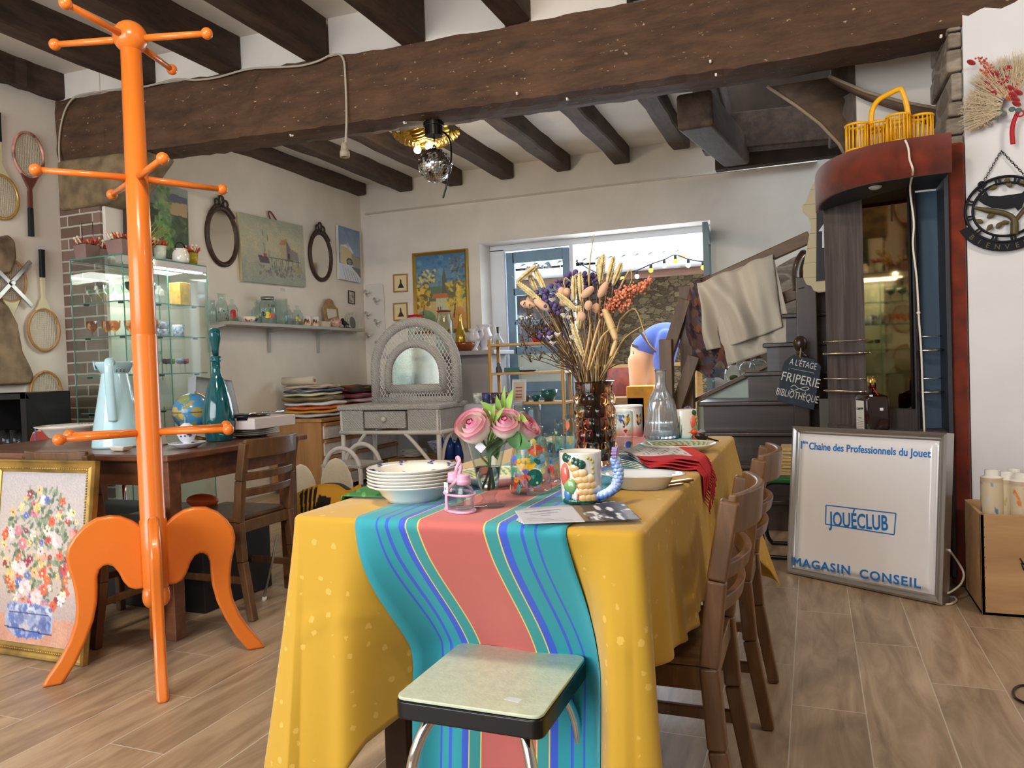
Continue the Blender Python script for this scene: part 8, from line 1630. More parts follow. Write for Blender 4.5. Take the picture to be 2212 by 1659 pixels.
for k in range(8):
 z = .43+.018*k; solo('old_paperback', '%s yellowed paperback of the pile left of the light box sign' % ['lowest', 'second', 'third', 'fourth', 'fifth', 'sixth', 'seventh', 'topmost'][k], 'book', MB().box(-.17+.006*(k % 3), .02, 4.18+.008*(k % 2), 4.38, z, z+.016), mat('yellowed paper', (196, 168, 116), .8, var=.1, vs=60), 'paperbacks on the green chair', bevel=.002)
t = thing('green_chair', 'green seated black tube chair half hidden by the light box sign', 'chair', (-.05, 4.28, 0)); part(t, 'seat', MB().box(-.22, .16, 4.10, 4.48, .40, .429), mat('green vinyl', (30, 110, 60), .4), bevel=.01)
for y in (4.13, 4.45): part(t, 'tube_leg', MB().tube(smooth([(-.12, y, .40), (-.22, y, .395), (-.26, y, .33), (-.26, y, .10), (-.235, y, .02), (-.18, y, .012), (.14, y, .012)], 5), .011, 10), BLK)
# ================================================================== WOODEN BOX AND JARS
PLYW = wood('plywood box', (170, 130, 88), (204, 164, 116), 'X', 10, .6); x0, x1, y0, y1, hz_ = .602, 1.05, 3.446, 3.79, .40
t = thing('wooden_box', 'open topped plywood box by the white right hand wall', 'box', ((x0+x1)/2, (y0+y1)/2, 0))
for b_ in ((x0, x1, y0, y0+.014, 0, hz_), (x0, x1, y1-.014, y1, 0, hz_), (x0, x0+.014, y0, y1, 0, hz_), (x1-.014, x1, y0, y1, 0, hz_), (x0, x1, y0, y1, 0, .014)): part(t, 'side', MB().box(*b_), PLYW, bevel=.002)
part(t, 'inner_floor', MB().box(x0+.014, x1-.014, y0+.014, y1-.014, .24, .255), PLYW)
mk = [P(2203, 1206, Y=y0-.001), P(2212, 1220, Y=y0-.001), P(2206, 1216, Y=y0-.001), P(2212, 1232, Y=y0-.001)]; part(t, 'ink_mark', MB().tube([mk[0], mk[1]], .003, 5).tube([mk[2], mk[3]], .003, 5), INK)
mb = MB(); g = random.Random(4)
for k in range(9): mb.cyl((x0+.012+.0*k, y0-.001, .03+.04*k), (x0+.012, y0+.002, .03+.04*k), .003, n=8)
part(t, 'nail_heads', mb, mat('rust', (70, 50, 40), .7), kind='stuff')
def pjar(px, py, Y_, r, h, label, pal, seed):
 c = P(px, py, Y=Y_); c.z = .2555; A = Art(60, 36, (216, 200, 168)); A.dab(0, .05, 1, .95, 26, .05, pal, .8, seed); A.rect(0, 0, 1, .06, (200, 180, 150))
 tt = thing('painted_jar', label, 'jar', c, 'painted jars in the box'); part(tt, 'body', A.mesh(lambda u, v: (c.x+r*math.cos(2*math.pi*u), c.y+r*math.sin(2*math.pi*u), c.z+h*(1-v))), vcol('painted jar glaze', .3)); part(tt, 'lid', MB().lathe([(r*1.0, h), (r*.62, h+.008), (r*.62, h+.03), (0, h+.032)], c, 28), CER); part(tt, 'base', MB().lathe([(0, 0), (r, 0)], c, 28), CER)
pjar(2142, 1050, 3.60, .040, .27, 'painted jar with blue flowers at the left in the plywood box', [(110, 140, 190), (80, 110, 170), (206, 206, 206)], 2)
pjar(2174, 1050, 3.62, .036, .26, 'painted jar with yellow green stripes second in the plywood box', [(180, 166, 60), (206, 196, 120), (190, 170, 150)], 3)
pjar(2205, 1060, 3.58, .038, .26, 'painted jar with a big orange dot in the plywood box', [(222, 110, 40), (230, 130, 50)], 5)
pjar(2190, 1050, 3.71, .036, .26, 'plain cream jar at the back of the plywood box', [(206, 190, 160)], 7)
t = thing('floor_cable', 'thin black cable looping on the floor at the right picture edge', 'cable', P(2200, 1495, Z=.004)); part(t, 'cable', MB().tube(smooth([P(2240, 1480, Z=.005), P(2205, 1481, Z=.005), P(2190, 1490, Z=.005), P(2190, 1502, Z=.005), P(2200, 1512, Z=.005), P(2240, 1530, Z=.005)], 6), .004, 8), BLK)
# ================================================================== DRIED WREATH AND WELCOME SIGN ON THE PIER
yp = YP-.006; ctr = P(2190, 232, Y=yp-.05); t = thing('dried_wall_bouquet', 'dried pampas and red flower bouquet tied with a red ribbon on the white pier', 'bouquet', ctr); PAM = mat('pampas', (230, 212, 182), .95); g = random.Random(31)
def W2(px, py, d=.03): return P(px, py, Y=yp-d)
mb = MB()
for k in range(1300):
 if k % 2: a = g.uniform(2.5, 3.6)
 else: a = g.uniform(1.2, 2.5)
 R_1 = g.uniform(.10, .205) if k % 2 == 0 else g.uniform(.10, .20); e = ctr+Vector((math.cos(a)*R_1*1.0, g.uniform(-.03, .045), math.sin(a)*R_1*1.15 if a < 2.5 else math.sin(a)*R_1+.0)); s_ = ctr+(e-ctr)*.45
 mb.tube([s_, e+Vector((g.uniform(-.012, .012), 0, g.uniform(-.012, .012)))], [.0013, .0006], 3, cap=False)
 if k % 3 == 0:
  for j in range(5): f = s_.lerp(e, .5+.1*j); mb.tube([f, f+Vector((g.uniform(-.02, .02), g.uniform(-.01, .01), g.uniform(-.02, .02)))], .0009, 3, cap=False)
part(t, 'pampas_plumes', mb, PAM, kind='stuff')
mb = MB()
for px, py in ((2112, 120), (2125, 132), (2140, 150), (2150, 165), (2120, 150), (2160, 195), (2180, 205), (2196, 180)):
 a, b_ = W2(2180, 215, .05), W2(px, py, .055)
 for k in range(44): p = a.lerp(b_, .2+.8*k/43); mb.sphere(p+Vector((g.gauss(0, .006), g.gauss(0, .005), g.gauss(0, .006))), .0045, 6, 4)
part(t, 'coral_spikes', mb, mat('coral seed', (196, 92, 72), .9, var=.2, vs=90))
CRI = mat('crimson tail', (150, 20, 32), .95, sheen=.5)
for px, py in ((2098, 135), (2134, 181), (2138, 192), (2146, 200), (2150, 160), (2160, 180), (2170, 150), (2176, 168), (2182, 190), (2188, 205), (2194, 215), (2170, 175), (2200, 200), (2180, 147), (2196, 224)): part(t, 'red_bunny_tail', MB().sphere(W2(px, py, .06), .013, 10, 8, sc=(1.5, .9, .8), rot=Matrix.Rotation(.6, 3, 'Y')), CRI)
mb = MB()
for px, py in ((2140, 222), (2152, 218), (2162, 216), (2146, 232), (2150, 246), (2168, 246), (2186, 236), (2200, 238), (2158, 236), (2132, 240), (2150, 254)): mb.sphere(W2(px, py, .055), .013, 10, 6, sc=(1, .35, .85))
part(t, 'eucalyptus_leaves', mb, mat('eucalyptus', (86, 104, 96), .7))
q = smooth([W2(2200, 240, .05), W2(2190, 262, .045), W2(2186, 285, .04), W2(2188, 312, .04)], 5); mb = MB(); vs = []
for p in q: vs += [p+Vector((-.009, 0, 0)), p+Vector((.009, -.003, 0))]
mb.add(vs, [(2*i, 2*i+1, 2*i+3, 2*i+2) for i in range(len(q)-1)], 0, True); mb.tube([W2(2204, 245, .05)+Vector((.013*math.cos(2*math.pi*k/16), 0, .012*math.sin(2*math.pi*k/16))) for k in range(16)], .003, 6, closed=True); part(t, 'ribbon', mb, mat('red ribbon', (176, 20, 36), .6), solid=.001)
c = P(2172, 452, Y=yp-.012); fr = Fr(c, (1, 0, 0), (0, 0, 1)); t = thing('metal_welcome_sign', 'round black metal openwork sign reading welcome in French, hung on a chain', 'sign', c); IR = mat('black iron', (26, 26, 32), .5, .6); BRZ = mat('bronze leaf paint', (84, 74, 44), .5, .3); Ro, Ri = .150, .122
ringp = lambda R_, n=64: [fr(R_*math.cos(2*math.pi*k/n), R_*.93*math.sin(2*math.pi*k/n), 0) for k in range(n)]
part(t, 'ring', MB().tube(ringp(Ro), .006, 8, closed=True, up=(0, -1, 0)).tube(ringp(Ri), .0055, 8, closed=True, up=(0, -1, 0)), IR)
mb = MB()
for k in range(12):
 a = 2*math.pi*k/12+.2; u_, v_ = math.cos(a), math.sin(a)*.93
 for d in (-.05, .05): mb.bar(fr(Ri*math.cos(a+d), Ri*.93*math.sin(a+d), 0), fr(Ro*math.cos(a+d), Ro*.93*math.sin(a+d), 0), .008, .006, (0, 1, 0))
part(t, 'spacers', mb, IR)
cat = [(-.105, .055), (-.098, .082), (-.085, .068), (-.070, .085), (-.062, .065), (-.02, .058), (.03, .060), (.06, .062), (.085, .085), (.10, .075), (.085, .05), (.07, .03), (.06, 0), (.045, -.012), (.035, .005), (0, .0), (-.03, .008), (-.05, .012), (-.08, .03)]
part(t, 'animal_silhouette', MB().prism(cat, -.003, .006, fr), IR, bevel=.002); mb = MB()
mb.tube(smooth([fr(-.118, .02, 0), fr(-.06, .0, .0), fr(0, -.02, 0), (fr(.03, -.05, 0)), fr(.03, -.112, 0)], 5), [.006, .007, .008, .009]+[.012]*12+[.016]*5, 8); mb.tube(smooth([fr(.03, -.06, 0), fr(.06, -.02, 0), fr(.10, .03, 0)], 5), .009, 8); part(t, 'branch', mb, BRZ)
mb = MB()
for x, y, a in ((-.07, -.03, .5), (-.085, -.05, 2.6), (-.05, -.06, 4), (-.035, -.08, 1), (-.02, -.06, .2), (.02, .09, 2), (.05, .095, .5), (-.03, .10, 3.4), (0, .105, 1.2), (.08, -.06, .7), (.09, .0, 1.4)): leaf(mb, fr(x, y, .002), fr.r*math.cos(a)+fr.u*math.sin(a), fr.n, .034, .012, .0)
part(t, 'leaves', mb, BRZ, solid=.002)
bn = []; 
for k in range(21): a = math.radians(205+130*k/20); bn.append((Ro*1.02*math.cos(a), Ro*.95*math.sin(a)))
for k in range(20, -1, -1): a = math.radians(205+130*k/20); bn.append(((Ro+.042)*math.cos(a), (Ro*.93+.040)*math.sin(a)))
part(t, 'banner', MB().prism(bn, -.002, .006, fr), IR)
for k, ch in enumerate('BIENVENUE'):
 a = math.radians(222+98*k/8); p = ((Ro+.023)*math.cos(a), (Ro*.94+.021)*math.sin(a)); text(t, 'banner_letter', ch, Fr(fr(*p, .0042), fr.r*math.cos(a+math.pi/2)+fr.u*math.sin(a+math.pi/2), fr.u*-math.sin(a)*1-fr.r*math.cos(a)), .030, mat('bronze lettering', (96, 88, 62), .5), thick=.001)
mb = MB(); apex = P(2163, 326, Y=yp-.004)
for s in (-1, 1):
 a = fr(s*.085-.005*s, Ro*.93*.82+.010, 0); n = 13
 for k in range(n):
  p = a.lerp(apex, (k+.5)/n); d = (apex-a).normalized(); w_ = d.cross(Vector((0, 1, 0))) if k % 2 else Vector((0, 1, 0)); mb.tube([p+d*.0085*math.cos(q)+w_*.004*math.sin(q) for q in [2*math.pi*j/8 for j in range(8)]], .0013, 4, closed=True)
part(t, 'chain', mb, IR, kind='stuff'); part(t, 'chain_rings', MB().tube([fr(-.085+.012*math.cos(q), Ro*.93*.82+.012*math.sin(q), 0) for q in [2*math.pi*j/16 for j in range(16)]], .005, 6, closed=True).tube([fr(.085+.012*math.cos(q), Ro*.93*.82+.012*math.sin(q), 0) for q in [2*math.pi*j/16 for j in range(16)]], .005, 6, closed=True), IR)
# ================================================================== CEILING: DISCO BALL AND GOLD LAMP
dc = P(940, 357, Y=3.98); t = thing('disco_ball', 'mirrored disco ball hanging from a black motor under the great beam', 'disco ball', dc); R0 = .098
mb = MB(); g = random.Random(3); nb_ = 22
for i in range(nb_):
 la0, la1 = -math.pi/2+math.pi*i/nb_, -math.pi/2+math.pi*(i+1)/nb_; n = max(4, int(44*math.cos((la0+la1)/2)))
 for j in range(n):
  a0, a1 = 2*math.pi*j/n, 2*math.pi*(j+1)/n; gp = .06
  cr_ = [(la0+(la1-la0)*gp, a0+(a1-a0)*gp), (la0+(la1-la0)*gp, a1-(a1-a0)*gp), (la1-(la1-la0)*gp, a1-(a1-a0)*gp), (la1-(la1-la0)*gp, a0+(a1-a0)*gp)]; rr = R0*(1+g.uniform(-.004, .004))
  tl_ = [g.uniform(-.0012, .0012) for _ in range(4)]; mb.add([(dc.x+(rr+e)*math.cos(l)*math.cos(a), dc.y+(rr+e)*math.cos(l)*math.sin(a), dc.z+(rr+e)*math.sin(l)) for (l, a), e in zip(cr_, tl_)], [(0, 1, 2, 3)])
part(t, 'mirror_tiles', mb, mat('mirror tile', (226, 226, 226), .06, 1.0), kind='stuff', weld=False); part(t, 'core', MB().sphere(dc, R0*.985, 32, 20), mat('ball core', (60, 60, 60), .6))
zbm = 2.465; part(t, 'motor', MB().cyl((dc.x, dc.y, zbm-.075), (dc.x, dc.y, zbm+.012), .052, n=30).cyl((dc.x, dc.y, zbm-.02), (dc.x, dc.y, zbm+.004), .06, n=30), BLK, bevel=.004); part(t, 'hanging_chain', MB().cyl((dc.x, dc.y, dc.z+R0-.004), (dc.x, dc.y, zbm-.07), .004, n=8).cyl((dc.x, dc.y, dc.z+R0-.006), (dc.x, dc.y, dc.z+R0+.014), .012, n=14), CHR)
part(t, 'power_lead', MB().tube(smooth([P(957, 285, Y=3.97), P(968, 295, Y=3.93), P(974, 315, Y=3.9), P(974, 350, Y=3.88), P(966, 395, Y=3.88), P(960, 418, Y=3.88), P(957, 428, Y=3.88)], 6), .0055, 8), BLK)
yl = 4.9; lc = P(922, 322, Y=yl); t = thing('ceiling_lamp', 'gold ribbed leaf ceiling lamp glowing behind the disco ball', 'ceiling lamp', lc); GLF = mat('gold leaf metal', (206, 160, 62), .22, 1.0)
part(t, 'ceiling_plate', MB().cyl(lc+Vector((0, 0, .04)), lc+Vector((0, 0, .08)), .07, n=24).cyl(lc+Vector((0, 0, .07)), Vector((lc.x, lc.y, 3.045)), .012, n=12), GLF)
for k in range(6):
 a = 2*math.pi*k/6+.4; d = Vector((math.cos(a), math.sin(a), 0)); s_ = Vector((-d.y, d.x, 0)); mb = MB()
 def pet(u, v, d=d, s_=s_):
  w_ = .115*math.sin(math.pi*(.12+.80*u))**.8; q = v*2-1; return tuple(lc+d*(.03+.21*u)+s_*w_*q+Vector((0, 0, .05-.10*u+.15*u*u+.035*q*q+.006*math.sin(u*46+abs(q)*6))))
 mb.grid(44, 14, pet); part(t, 'leaf', mb, GLF, solid=.002)
for k in range(3):
 a = 2*math.pi*k/3+3.3; part(t, 'bulb', MB().sphere(lc+Vector((.07*math.cos(a), .07*math.sin(a), -.0)), .026, 16, 12), mat('warm bulb', (255, 236, 190), .4, emit=(255, 226, 160), es=26))
point('ceiling_lamp_light', lc+Vector((0, 0, -.11)), 14, (1, .84, .58), .06)
# ================================================================== BAMBOO RACK AT THE DOOR
BAM = wood('bamboo', (176, 132, 74), (214, 172, 108), 'Z', 14, .4); BAMX = wood('bamboo rail', (176, 132, 74), (214, 172, 108), 'X', 14, .4)
ra, rb_ = P(1070, 742, Y=6.32), P(1215, 735, Y=6.32); t = thing('bamboo_rack', 'slim bamboo rack with three shelves standing before the blue door', 'rack', ((ra.x+rb_.x)/2, 6.4, 0)); x0, x1 = ra.x-.05, rb_.x
for x in (x0, x1):
 for y in (6.30, 6.50): part(t, 'post', MB().cyl((x, y, 0), (x, y, 1.29), .017, n=14), BAM)
RZ = [P(1140, py, Y=6.32).z for py in (740, 803, 868)]
for z in RZ:
 part(t, 'shelf_board', MB().box(x0-.02, x1+.02, 6.29, 6.51, z-.022, z), BAMX, bevel=.004)
def onr(px, k, y=6.40): q = P(px, 800, Y=y); return Vector((q.x, y, RZ[k]+.0005))
c = onr(1078, 0); t = thing('oil_cruet', 'clear glass oil cruet with a dark stopper on the bamboo rack', 'cruet', c); part(t, 'glass_body', MB().lathe([(0, 0), (.05, 0), (.052, .02), (.016, .085), (.014, .11), (.018, .115), (.012, .115), (0, .01)], c, 28), CLR); part(t, 'stopper', MB().cyl(c+Vector((0, 0, .10)), c+Vector((0, 0, .155)), .010, .013, n=12), DKW)
c = onr(1164, 0); solo('red_pot', 'little glossy red pot on the bamboo rack', 'pot', MB().lathe([(0, 0), (.04, 0), (.06, .04), (.045, .075), (.05, .085), (0, .085)], c, 28), mat('red glaze gloss', (206, 40, 34), .15, coat=.5))
c = onr(1078, 1); solo('black_figurine', 'black and white penguin like figurine on the middle bamboo shelf', 'figurine', MB().lathe([(0, 0), (.03, 0), (.03, .04), (.018, .06), (.02, .08), (0, .095)], c, 20), mat('black white figurine', (60, 60, 64), .4, var=.9, vs=30))
c = onr(1110, 1); solo('green_box', 'dark green rectangular box on the middle bamboo shelf', 'box', MB().box(c.x-.075, c.x+.075, c.y-.05, c.y+.05, c.z, c.z+.042), mat('green card', (50, 96, 84), .5), bevel=.003)
c = onr(1142, 1); solo('dark_plate', 'flat dark plate on the middle bamboo shelf', 'plate', MB().lathe([(0, .0), (.05, 0), (.085, .012), (.083, .015), (0, .008)], c, 32), mat('dark glaze plate', (50, 54, 60), .2))
TEAG = mat('teal stoneware', (24, 84, 84), .15, coat=.4)
for k, (px, r_, h_, lb) in enumerate(((1135, .036, .05, 'brown cup on the lowest bamboo shelf'), (1156, .042, .055, 'small teal bowl in the middle of the lowest bamboo shelf'), (1184, .075, .10, 'large slanting teal bowl at the right of the lowest bamboo shelf'))): solo('stoneware_bowl', lb, 'bowl', MB().lathe([(0, 0), (r_*.55, 0), (r_*.9, h_*.5), (r_, h_), (r_*.95, h_), (r_*.5, .012), (0, .01)], onr(px, 2), 28), [mat('brown stoneware', (110, 84, 66), .3), TEAG, TEAG][k])
c = onr(1120, 2, 6.34); t = thing('price_board', 'small white stand up price board on the lowest bamboo shelf', 'price board', c); fr = Fr(c+Vector((0, 0, .09)), (1, .1, 0), (0, .2, 1)); part(t, 'board', MB().prism([(-.065, -.09), (.065, -.09), (.065, .11), (-.065, .11)], 0, .01, fr), mat('price board white', (206, 206, 214), .6)); part(t, 'card', MB().prism([(-.05, -.08), (.05, -.08), (.05, .085), (-.05, .085)], .0101, .001, fr), mat('kraft card', (196, 178, 158), .7))
mb = MB(); [mb.prism([(-.03, y_), (.03, y_), (.03, y_+.010), (-.03, y_+.010)], .0112, .0004, fr) for y_ in (-.055, -.03, .0, .03)]; part(t, 'print_lines', mb, mat('red print', (150, 60, 60), .6))
c = onr(1108, 2, 6.42); [solo('white_booklet', '%s white booklet lying by the price board on the bamboo rack' % ['lower', 'middle', 'upper'][k], 'booklet', MB().box(c.x-.09, c.x+.08, c.y-.07-.004*k, c.y+.06, c.z+.012*k, c.z+.012*k+.011), mat('paper', (206, 198, 188), .7), 'booklets on the bamboo rack') for k in range(3)]
sbx0, sbx1 = P(1010, 860, Y=6.05).x, P(1110, 860, Y=6.05).x; zsb = P(1050, 872, Y=6.0).z; solo('sideboard', 'low grey sideboard with mugs between the vanity and the bamboo rack', 'sideboard', MB().box(sbx0, sbx1, 5.92, 6.26, 0, zsb), mat('pale grey sideboard', (178, 178, 184), .5), bevel=.006)
for k in range(4): c = Vector((sbx0+.09+.085*k, 6.06, zsb+.0005)); t = thing('sideboard_mug', '%s printed mug from the left on the grey sideboard' % ORD[k], 'mug', c, 'mugs on the sideboard'); part(t, 'cup', MB().lathe([(0, 0), (.034, 0), (.04, .09), (.037, .09), (.032, .008), (0, .008)], c, 24), mat('printed mug %d' % k, [(206, 200, 190), (60, 70, 110), (70, 60, 70), (120, 84, 84)][k], .25, var=.4, vs=30)); part(t, 'handle', MB().tube([c+Vector((.04+.022*math.sin(a), -.01, .045+.028*math.cos(a))) for a in [math.pi*q/8 for q in range(9)]], .005, 8), CER)
# ================================================================== COURTYARD
def bulbs():
 CB = mat('black light string', (30, 30, 30), .6); yy = 8.55; 
 t = thing('string_light_cable', 'festoon light string strung across the courtyard', 'light string', P(1400, 575, Y=yy)); BL_ = [(1317, 608, 'w'), (1345, 602, 'y'), (1376, 597, 'w'), (1406, 584, 'y'), (1435, 574, 'w'), (1459, 564, 'y'), (1487, 573, 'w'), (1519, 578, 'y')]; q = [P(x, y, Y=yy)+Vector((0, 0, .068)) for x, y, c in BL_]; part(t, 'cable', MB().tube(smooth([P(1236, 560, Y=yy), P(1290, 590, Y=yy)]+q+[P(1562, 560, Y=yy)], 5), .006, 6), CB)
 for k, (x, y, c) in enumerate(BL_):
  p = P(x, y, Y=yy); o = thing('festoon_bulb', '%s glowing bulb, %s from the left on the courtyard light string' % ('white' if c == 'w' else 'yellow', ORD[k] if k < 7 else 'last'), 'light bulb', p, 'festoon bulbs'); part(o, 'bulb', MB().sphere(p, .026, 14, 10), mat('white festoon', (240, 244, 250), .3, emit=(250, 250, 255), es=3) if c == 'w' else mat('yellow festoon', (250, 210, 40), .3, emit=(255, 205, 50), es=2.2)); part(o, 'socket', MB().cyl(p+Vector((0, 0, .022)), p+Vector((0, 0, .07)), .016, n=10), CB)
 p = P(1475, 574, Y=8.92); o = thing('rope_pendant', 'clear bulb on a thick knotted rope in the courtyard', 'pendant lamp', p); part(o, 'bulb', MB().sphere(p, .045, 16, 12, sc=(1, 1, 1.1)), CLR); part(o, 'rope', MB().tube([p+Vector((0, 0, .04)), p+Vector((0, 0, .12)), Vector((p.x, 8.92, 2.112))], [.05, .045, .03], 10).tube([p+Vector((.03, 0, .10)), Vector((p.x+.06, 8.92, 2.11))], .022, 8), mat('rope', (206, 166, 120), .9, bump=.8, bs=80))
bulbs()
WHI = mat('white painted iron', (224, 226, 230), .5)
wc = P(1164, 590, Y=9.45); t = thing('wheel_ornament', 'round white spoked wheel ornament on the dark planks across the yard', 'ornament', wc); mb = MB().tube([wc+Vector((.17*math.cos(a), 0, .17*math.sin(a))) for a in [2*math.pi*k/32 for k in range(32)]], .025, 8, closed=True, up=(0, 1, 0)); part(t, 'rim', mb, WHI); mb = MB()
for k in range(12): a = 2*math.pi*k/12; mb.tube([wc, wc+Vector((.16*math.cos(a), 0, .16*math.sin(a)))], [.02, .012], 6)
part(t, 'spokes', mb, WHI)
fr = Fr(P(1282, 585, Y=9.5), (1, 0, 0), (0, 0, 1)); solo('black_speaker', 'small black box on the planks just right of the blue door', 'speaker', MB().prism([(-.3, -.11), (-.08, -.11), (-.08, .10), (-.3, .10)], 0, .18, fr), BLK, bevel=.01)
solo('yard_table', 'long pale wooden table of goods in the courtyard', 'table', MB().box(-2.55, -1.2, 8.9, 9.5, .98, 1.02).box(-2.5, -2.44, 8.95, 9.0, .3, .98).box(-1.3, -1.24, 8.95, 9.0, .3, .98).box(-2.5, -2.44, 9.4, 9.45, .3, .98).box(-1.3, -1.24, 9.4, 9.45, .3, .98), BAMX)
for k, (px, py, w_, h_, cl, lb) in enumerate([(1335, 800, .18, .18, (120, 50, 34), 'round red rimmed barrel end in the courtyard'), (1345, 865, .35, .12, (150, 112, 76), 'open wooden tray in the courtyard seen above the table'), (1405, 850, .14, .2, (206, 140, 40), 'orange card box behind the legs of the bending person'), (1375, 725, .10, .16, (40, 44, 56), 'dark lantern hanging on the courtyard stone wall')]):
 p = P(px, py, Y=8.15+.35*(k == 0 or k == 3)); z0 = .30 if k in (1, 2) else p.z-h_
 if k == 0: solo('barrel', lb, 'barrel', MB().lathe([(0, 0), (.16, 0), (.20, .25), (.20, .45), (.16, .68), (0, .68)], (p.x, 8.7, .30), 32), mat('barrel stave', cl, .6, var=.3, vs=8))
 elif k == 3: solo('lantern', lb, 'lantern', MB().box(p.x-.06, p.x+.06, 10.28, 10.4, p.z-.12, p.z+.10), BLK, bevel=.02)
 else: solo('wooden_tray' if k == 1 else 'card_box', lb, 'tray' if k == 1 else 'box', MB().box(p.x-w_, p.x+w_, 7.62, 7.85, z0, p.z+h_*.5), mat('yard box %d' % k, cl, .7, var=.15), bevel=.01)
for k, px in enumerate((1575, 1608, 1632)):
 p = P(px, 800, Y=5.95); c = Vector((p.x, 6.3, P(px, [826, 818, 812][k], Y=6.3).z)); t = thing('glass_cloche', '%s glass cloche with dried flowers behind the stair rail' % ['left', 'middle', 'right'][k], 'cloche', c, 'cloches behind the stairs') ; part(t, 'dome', MB().sphere(c+Vector((0, 0, .07)), .07, 24, 14), CLR); part(t, 'cap', MB().cyl(c+Vector((0, 0, .14)), c+Vector((0, 0, .165)), .022, n=14), mat('cork red cap', (110, 60, 50), .7)); part(t, 'dried_flowers', MB().sphere(c+Vector((0, 0, .035)), .035, 14, 8, sc=(1, 1, .7)), mat('cloche filling %d' % k, [(70, 76, 44), (170, 70, 60), (222, 180, 140)][k], .9, var=.4, vs=40))
zs_ = P(1600, 830, Y=6.3).z; solo('low_bookcase', 'white fronted low cupboard behind the stair rail carrying the glass cloches', 'cupboard', MB().box(-.55, .55, 6.15, 6.5, 0, zs_-.012), mat('white cupboard', (206, 202, 200), .5), bevel=.006)
# ================================================================== PERSON BENDING IN THE COURTYARD
yp_ = 8.15
def blob(root, name, tubes, m, vox=.018):
 mb = MB()
 for pts, rs in tubes:
  q = smooth(pts, 5); n = len(q); k = len(rs)-1; rr = [float(np.interp(i/(n-1)*k, range(k+1), rs)) for i in range(n)]
  mb.tube(q, rr, 14); mb.sphere(q[0], rr[0], 14, 10); mb.sphere(q[-1], rr[-1], 14, 10)
 o = part(root, name, mb, m); md = o.modifiers.new('remesh', 'REMESH'); md.mode = 'VOXEL'; md.voxel_size = vox; md.use_smooth_shade = True
 sm = o.modifiers.new('smooth', 'SMOOTH'); sm.factor = .6; sm.iterations = 6; return o
J = lambda px, py, dy=0: P(px, py, Y=yp_+dy)
hip, wst, mid, sh, nk, hd = J(1388, 768), J(1390, 748), J(1421, 728), J(1450, 724), J(1468, 734), J(1488, 748)
t = thing('person', 'person bending forward in the courtyard in a blue sweatshirt and apricot trousers', 'person', (hip.x, yp_, .3)); SKN = mat('skin', (206, 150, 122), .5, sss=.1); BLS = mat('blue sweatshirt', (104, 124, 206), .9, sheen=.2); APR = mat('apricot trousers', (244, 184, 138), .9, sheen=.2)
V = Vector; legs = [[V((hip.x-.03, yp_-.07, hip.z-.06)), V((hip.x-.04, yp_-.08, .78)), V((hip.x-.06, yp_-.07, .37))], [V((hip.x+.05, yp_+.07, hip.z-.06)), V((hip.x+.07, yp_+.10, .78)), V((hip.x+.06, yp_+.11, .37))]]
el, ha = J(1424, 776, -.15), J(1428, 820, -.2); s1 = sh+V((-.03, -.15, -.02)); s2 = sh+V((.0, .15, -.02)); el2, ha2 = J(1444, 782, .16), J(1446, 822, .12)
feet = [[l[2]+V((0, 0, -.01)), l[2]+V((.06, 0, -.035)), l[2]+V((.16, 0, -.04))] for l in legs]
blob(t, 'body', [([hip, wst, mid, sh, nk, hd], [.10, .09, .10, .10, .055, .085]), ([s1, el, ha], [.05, .038, .028]), ([s2, el2, ha2], [.05, .038, .028])]+[(l, [.085, .06, .045]) for l in legs]+[(f, [.045, .04, .03]) for f in feet], SKN)
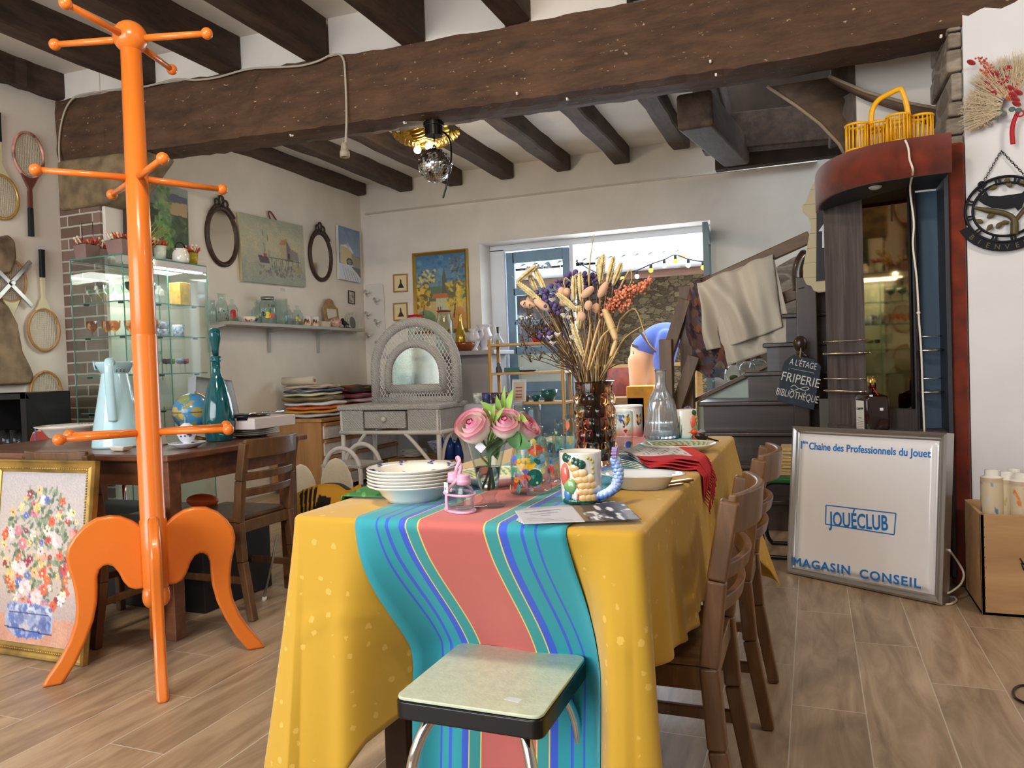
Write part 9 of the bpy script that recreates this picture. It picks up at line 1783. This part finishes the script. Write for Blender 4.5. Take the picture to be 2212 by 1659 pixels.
blob(t, 'sweatshirt', [([wst+V((.0, 0, -.02)), mid+V((0, 0, .0)), sh, nk+V((-.03, 0, 0))], [.135, .14, .135, .085]), ([mid+V((.02, 0, -.05)), sh+V((-.05, 0, -.06))], [.12, .11]), ([s1, el, el.lerp(ha, .8)], [.085, .068, .05]), ([s2, el2, el2.lerp(ha2, .8)], [.085, .068, .05])], BLS)
blob(t, 'trousers', [([wst+V((-.02, 0, -.03)), hip, hip+V((0, 0, -.08))], [.125, .135, .13])]+[(l, [.118, .095, .09]) for l in legs], APR)
HAI = mat('brown hair', (84, 62, 46), .6); part(t, 'hair', MB().sphere(hd+Vector((-.012, 0, .028)), .100, 20, 14, sc=(1.02, .95, 1)), HAI)
for k, (a, b_) in enumerate(((.035, .02), (.035, -.02))): part(t, 'eye', MB().sphere(hd+Vector((.075, b_*1.6, -.045)), .012, 10, 8), CER)
part(t, 'nose', MB().sphere(hd+Vector((.092, 0, -.055)), .016, 10, 8, sc=(1.3, .8, .8)), SKN)
for hp_, s in ((ha, -1), (ha2, 1)):
 pl_ = hp_+Vector((.006, 0, -.035)); mb = MB().sphere(pl_, .036, 14, 10, sc=(.95, .45, 1.15))
 for f in range(4): x = -.024+.016*f; L_ = [.055, .066, .062, .05][f]; mb.tube(smooth([pl_+Vector((x, 0, -.03)), pl_+Vector((x, -.006*s, -.03-L_*.5)), pl_+Vector((x+.004, -.018*s, -.03-L_))], 4), [.0085]*5+[.0075]*3+[.006], 8)
 mb.tube(smooth([pl_+Vector((.026, 0, .0)), pl_+Vector((.046, -.008*s, -.02)), pl_+Vector((.05, -.016*s, -.046))], 4), [.010]*6+[.008]*3, 8); part(t, 'hand', mb, SKN)
st_ = [J(1368, 735, -.19), J(1376, 745, -.2), J(1388, 765, -.2), J(1395, 790, -.16)]; STRP = mat('brown leather strap', (104, 84, 72), .6); part(t, 'bag_strap', MB().tube(smooth([J(1384, 718, -.20), J(1398, 738, -.20), J(1416, 760, -.20)], 5), .012, 6), STRP)
part(t, 'lace_tail', MB().prism([(-.035, .03), (.03, .0), (.04, -.025), (.0, -.015), (-.03, -.005)], 0, .006, Fr(J(1372, 748, -.17), (1, 0, 0), (0, 0, 1))), STRP); part(t, 'pendant', MB().sphere(J(1368, 762, -.165), .013, 10, 8, sc=(.6, .4, 1.3)), mat('grey lace', (150, 140, 136), .8))
